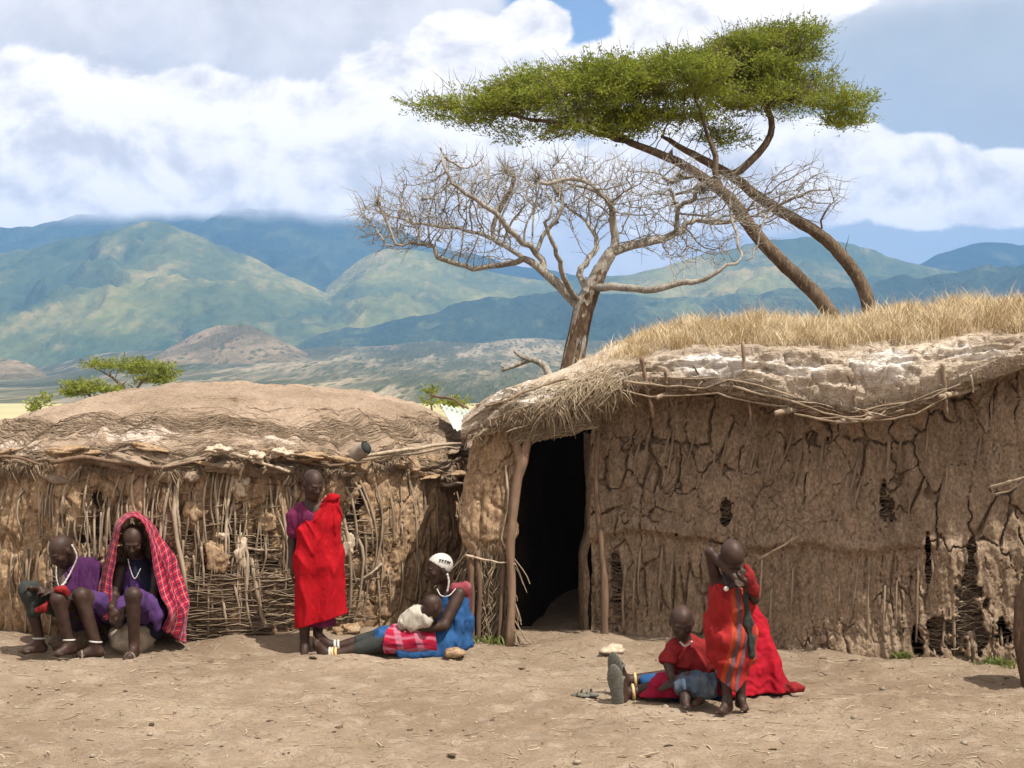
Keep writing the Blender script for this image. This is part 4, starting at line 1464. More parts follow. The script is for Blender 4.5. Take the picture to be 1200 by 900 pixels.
for k, (px, py, w) in enumerate([(922, 480, 22), (990, 491, 18), (1025, 487, 16), (1112, 461, 18), (778, 462, 14), (709, 470, 12)]):
    Yd = E(px)
    a0, a1 = at(px - w * 0.6, py + 4, Yd - 0.02), at(px + w * 1.9, py - 7, Yd + 0.22)
    mb = MB()
    mb.tube(wiggle(np.array([a0, a1]), 7, 0.006, k), np.linspace(0.024, 0.022, 7) * RNG.uniform(0.75, 1.1) * np.array([.8, 1, 1, 1, 1, 1, 1]), 8, RNG.uniform(0.3, 0.8))
    mb.build('log_end', MATS['stick_pale'], hutR, smooth=False)
for (pts, r, a, m) in [([(752, 418), (755, 440), (759, 462), (766, 490)], 0.024, 0.9, 'stick_brown'), ([(780, 434), (782, 455), (788, 478)], 0.018, 0.6, 'stick_brown'),
                       ([(871, 400), (873, 430), (873, 456)], 0.022, 0.6, 'stick_pale'), ([(1105, 426), (1106, 450), (1110, 486)], 0.022, 0.3, 'stick_pale'),
                       ([(811, 428), (820, 440), (826, 448)], 0.010, 0.1, 'stick_brown'), ([(993, 440), (998, 450), (1002, 458)], 0.010, 0.1, 'stick_brown'),
                       ([(1137, 440), (1140, 460)], 0.012, 1.0, 'stick_pale'), ([(875, 456), (878, 480), (881, 500)], 0.014, 0.4, 'stick_brown')]:
    eave_pole([(x, y, E(x) + (0.03 if j else -0.0)) for j, (x, y) in enumerate(pts)], r * 0.8, a * 0.7, m, hutR, name='peg', wig=0.012)

# grass growing on the mound
n = 80000
p0 = RNG.uniform(690, 1400, n)
t0 = RNG.uniform(5.3, 9.0, n)
dens = sstep(p0, 690, 800) * 0.85 + 0.15
patch = vnoise(p0 * 0.03, t0 * 1.5, 0, 131)
keep = (RNG.uniform(0, 1, n) < dens * np.clip(0.75 + 0.5 * patch, 0.25, 1)) & (t0 > 5.35 + 0.35 * vnoise(p0 * 0.05, 0, 0, 132))
p0, t0 = p0[keep], t0[keep]
n = len(p0)
B = roofR_pt(p0, t0) + np.stack([RNG.uniform(-0.02, 0.02, n), RNG.uniform(-0.04, 0.04, n), np.full(n, -0.02)], -1)
hgt = RNG.uniform(0.09, 0.23, n) * (0.75 + 0.4 * vnoise(p0 * 0.06, t0 * 3, 0, 133)) * np.where(RNG.uniform(0, 1, n) > 0.95, 1.5, 1.0) * (0.4 + 0.6 * sstep(p0, 690, 860))
az_ = RNG.uniform(0, 2 * np.pi, n)
ln_ = RNG.uniform(0.2, 1.0, n) * hgt
q = np.array([0, 0.4, 0.75, 1.0])
cx = B[:, None, 0] + (np.cos(az_) * ln_ + 0.10 * hgt)[:, None] * q ** 1.8
cyy = B[:, None, 1] + (np.sin(az_) * ln_)[:, None] * q ** 1.8
czz = B[:, None, 2] + hgt[:, None] * q
wd = (RNG.uniform(0.0012, 0.0032, n))[:, None] * np.array([1, 0.9, 0.6, 0.1])
a2 = RNG.uniform(0, np.pi, n)
Lx, Ly = np.cos(a2)[:, None] * wd, np.sin(a2)[:, None] * wd
Vg = np.stack([np.stack([cx - Lx, cyy - Ly, czz], -1), np.stack([cx + Lx, cyy + Ly, czz], -1)], 2).reshape(n, 8, 3)
b = (np.arange(n) * 8)[:, None]
Fg = np.stack([np.stack([b[:, 0] + 2 * i, b[:, 0] + 2 * i + 1, b[:, 0] + 2 * i + 3, b[:, 0] + 2 * i + 2], -1) for i in range(3)], 1).reshape(-1, 4)
gr = mk('dry_grass', Vg.reshape(-1, 3), Fg, MATS['dry_grass'], attrs={'a': rep(np.clip(RNG.normal(0.55, 0.3, n), 0, 1), 8)})
tag(gr, 'tall straw coloured dry grass growing on the roof of the right hut', 'grass', kind='stuff')


# ------------------------------------------------------------------ trees
def colonize(start, attr, step, infl, kill, iters, seed=0, jit=0.25, bias=(0, 0, 0)):
    """start: list of (pos, parent, radius). returns pos, parent"""
    rng = np.random.default_rng(seed)
    pos = np.array([s[0] for s in start], float)
    par = [s[1] for s in start]
    A = attr.copy()
    d = np.linalg.norm(A[:, None] - pos[None], axis=2)
    near = d.argmin(1)
    nd = d.min(1)
    pos = list(pos)
    for it in range(iters):
        if len(A) == 0:
            break
        act = nd < infl
        if not act.any():
            infl *= 1.5
            if infl > 8:
                break
            continue
        P = np.array(pos)
        dirs = {}
        v = A[act] - P[near[act]]
        v /= np.linalg.norm(v, axis=1)[:, None] + 1e-9
        acc = np.zeros((len(P), 3))
        np.add.at(acc, near[act], v)
        idx = np.unique(near[act])
        new = []
        for i in idx:
            g = acc[i] / (np.linalg.norm(acc[i]) + 1e-9) + rng.normal(0, jit, 3) + np.array(bias)
            g /= np.linalg.norm(g) + 1e-9
            new.append((i, P[i] + g * step))
        base = len(pos)
        for i, q in new:
            pos.append(q)
            par.append(i)
        Q = np.array([q for _, q in new])
        dn = np.linalg.norm(A[:, None] - Q[None], axis=2)
        m = dn.argmin(1)
        dm = dn.min(1)
        upd = dm < nd
        near = np.where(upd, base + m, near)
        nd = np.where(upd, dm, nd)
        keep = nd > kill
        A, near, nd = A[keep], near[keep], nd[keep]
    return np.array(pos), par


def limbs_to_nodes(limbs, step):
    """limbs: list of (points Nx3, radii, parent limb index or None). resampled into nodes"""
    nodes = []
    ranges = []
    for (pts, rad, pl) in limbs:
        pts = np.asarray(pts, float)
        L = np.linalg.norm(np.diff(pts, axis=0), axis=1).sum()
        n = max(3, int(L / step))
        Q = resample(pts, n)
        R = np.interp(np.linspace(0, 1, n), np.linspace(0, 1, len(rad)), rad)
        if pl is None:
            p0 = -1
        else:
            a, b = ranges[pl]
            arr = np.array([nodes[i][0] for i in range(a, b)])
            p0 = a + int(np.linalg.norm(arr - Q[0], axis=1).argmin())
        s = len(nodes)
        for i in range(n):
            nodes.append((Q[i], p0 if i == 0 else len(nodes) - 1, R[i]))
        ranges.append((s, len(nodes)))
    return nodes


def tree_chains(pos, par, rad):
    n = len(pos)
    ch = [[] for _ in range(n)]
    for i, p in enumerate(par):
        if p >= 0:
            ch[p].append(i)
    roots = [i for i in range(n) if par[i] < 0]
    out = []
    stack = [(r, -1) for r in roots]
    while stack:
        i, p = stack.pop()
        c = [p] if p >= 0 else []
        while True:
            c.append(i)
            if not ch[i]:
                break
            k = max(ch[i], key=lambda j: rad[j])
            for j in ch[i]:
                if j != k:
                    stack.append((j, i))
            i = k
        if len(c) > 1:
            out.append(c)
    return out


def pipe(pos, par, fixed, tip=0.006, ex=2.35, cap=None):
    n = len(pos)
    a = np.zeros(n)
    for i in range(n - 1, -1, -1):
        if a[i] == 0:
            a[i] = tip ** ex
        if par[i] >= 0 and i >= len(fixed):
            a[par[i]] += a[i]
    r = a ** (1 / ex)
    for i in range(len(fixed)):
        r[i] = fixed[i]
    if cap is not None:
        r[len(fixed):] = np.minimum(r[len(fixed):], cap)
    return r


def mesh_tree(pos, par, rad, root, bark, split_r, names=('trunk', 'branches'), seed=0, crook=0.0):
    big, small = MB(), MB()
    rng = np.random.default_rng(seed)
    for c in tree_chains(pos, par, rad):
        P = pos[c].copy()
        R = rad[c].copy()
        if R.max() < split_r or len(c) > 2 and R[1] < R[0] * 0.7:
            R[0] = R[1] if len(R) > 1 else R[0]
        if len(P) > 3:
            P[1:-1] = 0.25 * P[:-2] + 0.5 * P[1:-1] + 0.25 * P[2:]
        if crook:
            P[1:] += rng.normal(0, 1, P[1:].shape) * np.where(R[1:, None] > 0.045, 0.004, np.minimum(crook, R[1:, None] * 1.5))
        R[-1] *= 0.4
        m = big if R.max() > split_r else small
        m.tube(P, R, 9 if R.max() > split_r else (5 if R.max() > 0.02 else 3), rng.random(), cap=False)
    o = []
    if big.n:
        o.append(big.build(names[0], bark, root))
    if small.n:
        o.append(small.build(names[1], bark, root))
        o[-1]['kind'] = 'stuff'
    return o


def pad_points(pads, n, rng, Y, dens_top=0.0):
    w = np.array([p[2] * p[3] for p in pads], float)
    k = rng.choice(len(pads), n, p=w / w.sum())
    d = rng.normal(0, 1, (n, 3))
    d /= np.linalg.norm(d, axis=1)[:, None]
    d *= rng.uniform(0, 1, (n, 1)) ** (1 / 2.2)
    out = np.zeros((n, 3))
    for i in range(n):
        px, py, rx, ry = pads[k[i]][:4]
        dyc = pads[k[i]][4] if len(pads[k[i]]) > 4 else 0.0
        c = at(px, py, Y)
        s = Y / FX
        out[i] = c + np.array([d[i, 0] * rx * s * 1.1, dyc + d[i, 1] * max(rx * s * 0.95, 0.5), d[i, 2] * ry * s * 0.86])
    return out, k, d


def foliage(root, C, U, n_leaf, size, mat, rng, name='foliage', spread=0.13, shade=None):
    """C cluster centres, U main direction of each cluster: fine feathery leaves along a short twig"""
    M = len(C)
    t = rng.uniform(-0.6, 1.0, (M, n_leaf))
    base = C[:, None] + U[:, None] * (t * spread)[..., None] + rng.normal(0, spread * 0.10, (M, n_leaf, 3)) * np.array([1, 1, 0.6])
    dr = U[:, None] * 0.9 + rng.normal(0, 0.60, (M, n_leaf, 3)) * np.array([1, 1, 0.7])
    dr /= np.linalg.norm(dr, axis=2, keepdims=True)
    sd = np.cross(dr, rng.normal(0, 1, (M, n_leaf, 3)))
    sd /= np.linalg.norm(sd, axis=2, keepdims=True) + 1e-9
    L = rng.uniform(0.6, 1.3, (M, n_leaf, 1)) * size
    Wd = L * rng.uniform(0.13, 0.24, (M, n_leaf, 1))
    p0 = base
    p2 = base + dr * L
    pm = base + dr * L * 0.5
    V = np.stack([p0, pm + sd * Wd, p2, pm - sd * Wd], 2).reshape(-1, 3)
    F = np.arange(len(V)).reshape(-1, 4)
    a = (rng.uniform(0, 1, M) if shade is None else shade)[:, None] * 0.7 + rng.uniform(0, 0.3, (M, n_leaf))
    return mk(name, V, F, mat, root, attrs={'a': np.repeat(a.ravel(), 4)}, smooth=False)


material('bark_acacia', bark_fn((0.065, 0.046, 0.031), (0.13, 0.092, 0.062), (0.22, 0.16, 0.11)), 0.95, 0.1)
material('bark_grey', bark_fn((0.17, 0.150, 0.120), (0.33, 0.295, 0.245), (0.48, 0.44, 0.38), 1.5), 0.9, 0.15)
material('bark_trunk', bark_fn((0.075, 0.048, 0.030), (0.15, 0.098, 0.060), (0.24, 0.17, 0.11)), 0.95, 0.1)
material('leaf_acacia', leaf_fn((0.066, 0.094, 0.012), (0.285, 0.315, 0.038)), 0.6, 0.2)
material('leaf_far', leaf_fn((0.08, 0.105, 0.016), (0.27, 0.29, 0.045)), 0.6, 0.2)
material('leaf_weed', leaf_fn((0.06, 0.085, 0.02), (0.19, 0.21, 0.06)), 0.6, 0.2)


def px_line(pts, Y):
    return np.array([at(p[0], p[1], Y + (p[2] if len(p) > 2 else 0.0)) for p in pts])


def acacia(label, loc_px, Y, limbs_px, pads, n_attr, n_cl, n_leaf, leaf, seed, size=0.043, step=0.14, tip=0.006, group=None, mat='leaf_acacia',
           spikes=1000, name='acacia_tree', spread=0.19, infl=1.5, kill=0.28):
    rng = np.random.default_rng(seed)
    base = at(loc_px, HZ, Y)
    base[2] = 0
    root = thing(name, label, 'tree', tuple(base), group)
    limbs = [(px_line(p, Y), [q * 0.78 for q in r], pl) for (p, r, pl) in limbs_px]
    nodes = limbs_to_nodes(limbs, step)
    A, _, _ = pad_points(pads, n_attr, rng, Y)
    pos, par = colonize(nodes, A, step, infl, kill, 120, seed, 0.22)
    rad = pipe(pos, par, [q[2] for q in nodes], tip, 2.4, 0.07)
    mesh_tree(pos, par, rad, root, MATS['bark_acacia'], 0.035, ('trunk', 'branches'), seed, 0.02)
    C, k, d = pad_points(pads, n_cl, rng, Y)
    # leaves sit mostly on the outside and top of each pad
    keepm = (np.linalg.norm(d, axis=1) > 0.35) | (rng.uniform(0, 1, n_cl) < 0.4)
    keepm &= (d[:, 2] > -0.35) | (rng.uniform(0, 1, n_cl) < 0.30)
    clump = vnoise(C[:, 0] * 1.3, C[:, 1] * 1.3, C[:, 2] * 8.5, seed) + 0.5 * vnoise(C[:, 0] * 6, C[:, 1] * 6, C[:, 2] * 14, seed + 1)
    keepm &= (clump > 0.20) | (rng.uniform(0, 1, n_cl) < 0.06)
    C, d = C[keepm], d[keepm]
    U = d * np.array([1, 1, 0.25]) + np.array([-0.10, 0, 0.28]) + rng.normal(0, 0.55, C.shape) * np.array([1, 1, 0.45])
    U /= np.linalg.norm(U, axis=1)[:, None]
    foliage(root, C, U, n_leaf, size, MATS[mat], rng, 'crown', spread)
    if spikes:
        C, k, d = pad_points(pads, spikes, rng, Y)
        U = d * np.array([1, 1, 0.3]) + np.array([-0.1, 0, 0.7]) + rng.normal(0, 0.35, C.shape)
        U /= np.linalg.norm(U, axis=1)[:, None]
        q = np.linspace(0, 1, 4)
        L = rng.uniform(0.15, 0.42, spikes) * (size / 0.043)
        P = C[:, None] + U[:, None] * (L[:, None] * q)[..., None] + rng.normal(0, 0.012, (spikes, 4, 3))
        V, F = tubes_many(P, np.broadcast_to(np.array([0.005, 0.004, 0.003, 0.0015]), (spikes, 4)) * (size / 0.043), 3)
        mk('twigs', V, F, MATS['bark_acacia'], root, attrs={'a': np.full(len(V), 0.4)})['kind'] = 'stuff'
    return root


acacia('green flat-topped acacia leaning left, the front of the two trunks, behind the grassy roof', 990, 21.0,
       [([(992, 650), (980, 400), (972, 366), (950, 338), (915, 306), (884, 272), (862, 240), (846, 224), (812, 200), (780, 183), (735, 166), (700, 150)],
         [0.17, 0.15, 0.135, 0.13, 0.125, 0.12, 0.115, 0.10, 0.085, 0.075, 0.06, 0.04], None),
        ([(846, 226), (838, 205), (836, 180), (825, 150)], [0.08, 0.06, 0.05, 0.03], 0),
        ([(735, 166), (690, 152), (640, 142), (580, 132)], [0.05, 0.04, 0.03, 0.02], 0)],
       [(508, 126, 42, 15, 0.2), (548, 128, 46, 22, -0.4), (590, 118, 48, 26, 0.3), (640, 108, 56, 30, 0.0), (700, 104, 58, 32, -0.5), (752, 112, 64, 36, 0.4),
        (800, 100, 56, 34, -0.3), (795, 76, 56, 16, 0.2), (720, 84, 60, 14, 0.4), (625, 146, 52, 20, 0.6), (688, 164, 38, 12, -0.6), (752, 148, 56, 22, 0.0), (566, 142, 40, 14, 0.5), (720, 130, 60, 26, 0.2),
        (660, 130, 60, 24, -0.8), (810, 135, 46, 24, 0.3)],
       900, 14500, 20, None, 5)
acacia('green acacia with the farther trunk, its crown stepping up to the right', 1020, 22.0,
       [([(1024, 640), (1020, 400), (1018, 357), (1006, 326), (985, 298), (960, 274), (930, 256), (892, 233), (857, 206), (822, 186), (775, 160)],
         [0.16, 0.145, 0.135, 0.125, 0.12, 0.115, 0.11, 0.10, 0.09, 0.075, 0.04], None),
        ([(857, 206), (880, 190), (900, 165), (906, 145), (896, 122), (890, 100), (900, 74), (930, 62)], [0.075, 0.07, 0.065, 0.06, 0.06, 0.06, 0.05, 0.03], 0),
        ([(960, 274), (965, 250), (985, 230)], [0.025, 0.02, 0.008], 0), ([(1000, 310), (985, 290), (995, 275)], [0.015, 0.012, 0.006], 0),
        ([(896, 122), (930, 118), (975, 128)], [0.045, 0.035, 0.02], 1)],
       [(848, 66, 46, 16, 0.1), (858, 84, 44, 18, -0.6), (925, 40, 50, 16, 0.2), (885, 58, 46, 16, -0.3), (880, 70, 40, 12, 0.5), (950, 92, 40, 12, 0.3), (840, 88, 46, 14, 0.6), (930, 58, 44, 10, 0.4), (905, 90, 44, 16, 0.0), (930, 112, 52, 22, 0.5), (968, 124, 44, 16, -0.4),
        (992, 140, 24, 12, 0.1), (895, 125, 46, 24, -0.5), (860, 100, 46, 34, 0.3), (840, 130, 44, 28, -0.2), (868, 82, 36, 22, 0.0), (915, 72, 30, 8, -0.6),
        (850, 158, 36, 14, 0.4)],
       760, 12500, 20, None, 9)

# the bare tree
unit_ = lambda v: v / (np.linalg.norm(v) + 1e-9)
rng = np.random.default_rng(77)
YB = 19.5
bt_root = at(668, HZ, YB)
bt_root[2] = 0
bare_tree = thing('bare_tree', 'leafless grey tree with wide crooked crown behind the roof of the right hut', 'tree', tuple(bt_root))
limbs_px = [
    ([(650, 662), (662, 480), (668, 442), (677, 396), (684, 360), (692, 340), (704, 316), (716, 296)], [0.17, 0.15, 0.14, 0.13, 0.12, 0.11, 0.09, 0.08], None),
    ([(682, 362), (668, 346), (654, 334), (640, 320), (626, 308), (613, 303)], [0.11, 0.10, 0.09, 0.08, 0.07, 0.06], 0),
    ([(613, 303), (590, 310, 0.3), (560, 315, 0.3), (535, 308, 0.2), (513, 303), (507, 287), (480, 286, -0.3), (450, 290, -0.5)], [0.055, 0.052, 0.05, 0.045, 0.04, 0.032, 0.025, 0.015], 1),
    ([(640, 320), (627, 293), (600, 273, -0.5), (580, 250, -0.6), (540, 223, -0.8), (523, 203, -0.8), (517, 170, -0.8)], [0.06, 0.055, 0.05, 0.045, 0.035, 0.025, 0.012], 1),
    ([(613, 303), (580, 282, 0.6), (547, 270, 0.9), (510, 264, 1.0), (480, 260, 1.0), (436, 244, 1.0)], [0.045, 0.04, 0.035, 0.03, 0.022, 0.012], 1),
    ([(716, 296), (722, 284), (718, 262), (716, 240, -0.3), (704, 228, -0.5), (693, 216, -0.8)], [0.085, 0.08, 0.065, 0.05, 0.04, 0.02], 0),
    ([(716, 296), (737, 288, 0.2), (777, 280, 0.4), (800, 268, 0.5), (815, 258, 0.5), (850, 262, 0.8), (890, 250, 1.0)], [0.085, 0.08, 0.07, 0.06, 0.045, 0.035, 0.015], 0),
    ([(694, 338), (720, 336, -0.3), (767, 340, -0.7), (800, 331, -0.8), (818, 331, -0.9), (850, 313, -1.0), (884, 302, -1.0)], [0.075, 0.068, 0.06, 0.055, 0.045, 0.03, 0.014], 0),
    ([(792, 272, 0.4), (794, 250, 0.3), (788, 228, 0.2), (778, 206, 0.0)], [0.05, 0.042, 0.032, 0.015], 6),
    ([(690, 345), (680, 318, 0.5), (700, 290, 0.9), (690, 262, 1.2), (660, 240, 1.4)], [0.07, 0.06, 0.05, 0.035, 0.015], 0),
    ([(676, 352), (660, 325, -0.6), (650, 290, -1.0), (640, 262, -1.2), (655, 230, -1.3)], [0.055, 0.05, 0.04, 0.03, 0.014], 0)]
nodes = limbs_to_nodes([(px_line(p, YB), [q * (1.0 if pl is None else 0.72) for q in r], pl) for (p, r, pl) in limbs_px], 0.11)
pads = [(495, 250, 84, 52), (530, 215, 60, 45), (455, 250, 34, 32), (590, 222, 95, 48), (680, 222, 105, 50), (770, 232, 95, 55), (860, 240, 75, 50), (940, 225, 48, 48), (470, 268, 50, 35), (560, 285, 60, 30), (800, 290, 60, 25)]
A, _, _ = pad_points(pads, 5200, rng, YB)
pos, par = colonize(nodes, A, 0.12, 1.3, 0.10, 120, 8, 0.16)
rad = pipe(pos, par, [q[2] for q in nodes], 0.0050, 2.35, 0.032)
# thorny side twigs
ex_p, ex_par = [], []
tips = np.arange(len(nodes), len(pos))
ctr_ = at(690, 330, YB)
for i in rng.choice(tips, 4300):
    d = rng.normal(0, 1, 3) * 0.8 + 0.7 * unit_(pos[i] - ctr_)
    d /= np.linalg.norm(d)
    ex_p.append(pos[i] + d * (rng.uniform(0.05, 0.16) if rng.random() < 0.5 else rng.uniform(0.14, 0.34)))
    ex_par.append(int(i))
pos = np.vstack([pos, ex_p])
par = list(par) + ex_par
rad = np.concatenate([rad, np.full(len(ex_p), 0.0036)])
tb = mesh_tree(pos, par, rad, bare_tree, MATS['bark_grey'], 0.04, ('limbs', 'twigs'), 3, 0.010)
tb[0].data.materials[0] = MATS['bark_grey']
# lower trunk is darker brown bark with a ragged outline
Q = px_line([(650, 662), (662, 480), (668, 442), (677, 396), (685, 360), (693, 340), (705, 314)], YB)
Q = resample(Q, 60)
sides = 28
V, F, _ = tube(Q, np.interp(np.linspace(0, 1, 60), [0, 0.4, 0.62, 0.8, 1], [0.16, 0.135, 0.122, 0.108, 0.08]), sides)
Vg = V.reshape(60, sides, 3)
cc = Q[:, None, :]
dv = Vg - cc
ang = np.arctan2(dv[..., 1], dv[..., 0])
f = 1 + 0.16 * vnoise(np.cos(ang) * 3, np.sin(ang) * 3, Vg[..., 2] * 0.8, 5) + 0.05 * fbm(np.cos(ang) * 9, np.sin(ang) * 9, Vg[..., 2] * 4, 6, 3)
mk('trunk', (cc + dv * f[..., None]).reshape(-1, 3), F, MATS['bark_trunk'], bare_tree)

# dead branch behind the roof
mb = MB()
br = px_line([(648, 452), (642, 436), (634, 425), (622, 421), (606, 428), (588, 434)], 16.8)
mb.tube(wiggle(br, 16, 0.015, 3), np.linspace(0.05, 0.02, 16), 7, 0.5)
mb.tube(wiggle(px_line([(620, 421), (610, 417), (602, 411)], 16.8), 8, 0.01, 5), np.linspace(0.035, 0.015, 8), 6, 0.5)
mb.tube(wiggle(px_line([(600, 430), (592, 432), (586, 428)], 16.8), 6, 0.01, 6), np.linspace(0.02, 0.008, 6), 5, 0.5)
mb.tube(px_line([(648, 452), (652, 480), (655, 660)], 16.8), [0.05, 0.06, 0.09], 7, 0.4)
db = mb.build('dead_branch', MATS['bark_grey'], None, tuple(at(655, HZ, 16.8) * np.array([1, 1, 0])))
tag(db, 'bare forked dead branch rising behind the roof, left of the leafless tree', 'branch')

# far trees and bushes past the left hut
acacia('small bright green umbrella acacia in the distance behind the left hut', 150, 70.0,
       [([(158, 530), (152, 470), (140, 450), (125, 437)], [0.16, 0.13, 0.10, 0.05], None), ([(152, 468), (165, 448), (185, 438)], [0.10, 0.07, 0.04], 0),
        ([(148, 462), (135, 442), (108, 432)], [0.06, 0.05, 0.03], 0)],
       [(150, 428, 48, 6, 0), (172, 435, 34, 7, 0), (122, 429, 26, 5, 0), (168, 446, 32, 6, 0.6), (190, 444, 16, 7, 0)], 120, 1500, 12, None, 21, 0.16, 0.35, 0.02, None,
       'leaf_far', 0, 'acacia_tree', 0.35, 3.0, 0.6)
acacia('low rounded green bush tree left of the distant umbrella acacia', 108, 64.0,
       [([(112, 540), (110, 475), (104, 462)], [0.10, 0.08, 0.04], None)],
       [(105, 456, 28, 11, 0), (90, 460, 14, 8, 0), (125, 458, 16, 9, 0)], 60, 700, 10, None, 22, 0.2, 0.35, 0.02, None, 'leaf_far', 0, 'bush', 0.3, 3.0, 0.6)
acacia('thin sparse green shrub at the far left above the hut roof', 48, 50.0,
       [([(50, 560), (48, 490), (46, 475)], [0.06, 0.04, 0.02], None)],
       [(50, 472, 16, 6, 0), (40, 480, 8, 10, 0), (62, 468, 9, 4, 0)], 40, 160, 8, None, 23, 0.16, 0.3, 0.012, None, 'leaf_far', 0, 'bush', 0.25, 3.0, 0.6)
acacia('small round green bush behind the right end of the left hut roof', 506, 45.0,
       [([(506, 560), (506, 480), (505, 466)], [0.06, 0.04, 0.02], None)],
       [(506, 464, 9, 8, 0), (504, 472, 10, 6, 0)], 30, 200, 9, None, 24, 0.12, 0.3, 0.012, None, 'leaf_far', 0, 'bush', 0.2, 3.0, 0.6)
acacia('low wide green bush above the corrugated sheet between the huts', 532, 40.0,
       [([(532, 580), (532, 490), (532, 476)], [0.06, 0.04, 0.02], None)],
       [(532, 475, 16, 6, 0), (544, 477, 8, 5, 0)], 30, 260, 9, None, 25, 0.11, 0.3, 0.012, None, 'leaf_far', 0, 'bush', 0.2, 3.0, 0.6)


# ------------------------------------------------------------------ people: continuous bodies grown from a distance field
def unit(v):
    v = np.asarray(v, float)
    return v / (np.linalg.norm(v) + 1e-12)


class Sdf:
    def __init__(self):
        self.pr = []
        self.cuts = []
        self.disp = None

    def cap(self, a, b, ra, rb=None, k=0.02):
        self.pr.append(('c', np.array(a, float), np.array(b, float), ra, ra if rb is None else rb, k))

    def chain(self, pts, rad, k=0.02):
        for i in range(len(pts) - 1):
            self.cap(pts[i], pts[i + 1], rad[i], rad[i + 1], k)

    def ell(self, c, r, M=None, k=0.02):
        self.pr.append(('e', np.array(c, float), np.array(r, float), np.eye(3) if M is None else np.array(M, float), None, k))

    def cut(self, p, n):
        """remove what lies on the side n points to"""
        self.cuts.append((np.array(p, float), unit(n)))

    def mesh(self, v):
        los, his = [], []
        for t in self.pr:
            if t[0] == 'c':
                r = max(t[3], t[4])
                los.append(np.minimum(t[1], t[2]) - r)
                his.append(np.maximum(t[1], t[2]) + r)
            else:
                R = t[2].max()
                los.append(t[1] - R)
                his.append(t[1] + R)
        lo = np.min(los, 0) - 0.09
        hi = np.max(his, 0) + 0.09
        dims = np.ceil((hi - lo) / v).astype(int) + 1
        ax = [lo[i] + v * np.arange(dims[i]) for i in range(3)]
        val = np.full(dims, 0.5, np.float32)
        for t, l, h in zip(self.pr, los, his):
            m = 0.085
            i0 = np.clip(np.floor((l - m - lo) / v).astype(int), 0, dims)
            i1 = np.clip(np.ceil((h + m - lo) / v).astype(int) + 1, 0, dims)
            sl_ = tuple(slice(i0[i], i1[i]) for i in range(3))
            x, y, z = np.meshgrid(ax[0][sl_[0]], ax[1][sl_[1]], ax[2][sl_[2]], indexing='ij')
            if t[0] == 'c':
                a, b = t[1], t[2]
                ba = b - a
                L2 = ba @ ba + 1e-12
                px_, py_, pz_ = x - a[0], y - a[1], z - a[2]
                q = np.clip((px_ * ba[0] + py_ * ba[1] + pz_ * ba[2]) / L2, 0, 1)
                d = np.sqrt((px_ - q * ba[0]) ** 2 + (py_ - q * ba[1]) ** 2 + (pz_ - q * ba[2]) ** 2) - (t[3] + (t[4] - t[3]) * q)
            else:
                M, r = t[3], t[2]
                dx_, dy_, dz_ = x - t[1][0], y - t[1][1], z - t[1][2]
                loc = [dx_ * M[j][0] + dy_ * M[j][1] + dz_ * M[j][2] for j in range(3)]
                k0 = np.sqrt(sum((loc[j] / r[j]) ** 2 for j in range(3)))
                k1 = np.sqrt(sum((loc[j] / r[j] ** 2) ** 2 for j in range(3))) + 1e-9
                d = k0 * (k0 - 1) / k1
            k = t[5]
            a_ = val[sl_]
            hh = np.clip(0.5 + 0.5 * (a_ - d) / k, 0, 1)
            val[sl_] = a_ * (1 - hh) + d * hh - k * hh * (1 - hh)
        if self.disp is not None:
            m = np.abs(val) < 0.07
            I = np.argwhere(m)
            P = lo + v * I
            val[m] -= self.disp(P)
        X, Y, Z = np.meshgrid(*ax, indexing='ij', sparse=True)
        for (p, n) in self.cuts:
            pl = (X - p[0]) * n[0] + (Y - p[1]) * n[1] + (Z - p[2]) * n[2]
            val = np.maximum(val, pl.astype(np.float32))
        ins = val < 0
        c = np.zeros(tuple(dims - 1), np.uint8)
        for dx_ in (0, 1):
            for dy_ in (0, 1):
                for dz_ in (0, 1):
                    c += ins[dx_:dims[0] - 1 + dx_, dy_:dims[1] - 1 + dy_, dz_:dims[2] - 1 + dz_]
        act = np.argwhere((c > 0) & (c < 8))
        idx = np.full(tuple(dims - 1), -1, np.int32)
        idx[tuple(act.T)] = np.arange(len(act))
        acc = np.zeros((len(act), 3))
        cnt = np.zeros(len(act))
        corners = [(a, b, e) for a in (0, 1) for b in (0, 1) for e in (0, 1)]
        vals = {co: val[act[:, 0] + co[0], act[:, 1] + co[1], act[:, 2] + co[2]] for co in corners}
        for axis in range(3):
            for co in corners:
                if co[axis] == 0:
                    c2 = list(co)
                    c2[axis] = 1
                    v0, v1 = vals[co], vals[tuple(c2)]
                    m = (v0 < 0) != (v1 < 0)
                    t_ = v0[m] / (v0[m] - v1[m])
                    pt = np.tile(np.array(co, float), (m.sum(), 1))
                    pt[:, axis] += t_
                    acc[m] += pt
                    cnt[m] += 1
        V = lo + v * (act + acc / np.maximum(cnt, 1)[:, None])
        F = []
        for axis in range(3):
            a, b = [(1, 2), (2, 0), (0, 1)][axis]
            s0 = [slice(None)] * 3
            s1 = [slice(None)] * 3
            s0[axis] = slice(0, dims[axis] - 1)
            s1[axis] = slice(1, dims[axis])
            ch = ins[tuple(s0)] != ins[tuple(s1)]
            E = np.argwhere(ch)
            E = E[(E[:, a] > 0) & (E[:, b] > 0) & (E[:, a] < dims[a] - 1) & (E[:, b] < dims[b] - 1)]
            flip = ins[tuple(E.T)]
            qd = []
            for (da, db) in ((1, 1), (0, 1), (0, 0), (1, 0)):
                g = E.copy()
                g[:, a] -= da
                g[:, b] -= db
                qd.append(idx[tuple(g.T)])
            Q = np.stack(qd, 1)
            Q[~flip] = Q[~flip][:, ::-1]
            F.append(Q)
        F = np.concatenate(F)
        F = F[(F >= 0).all(1)]
        return V, F

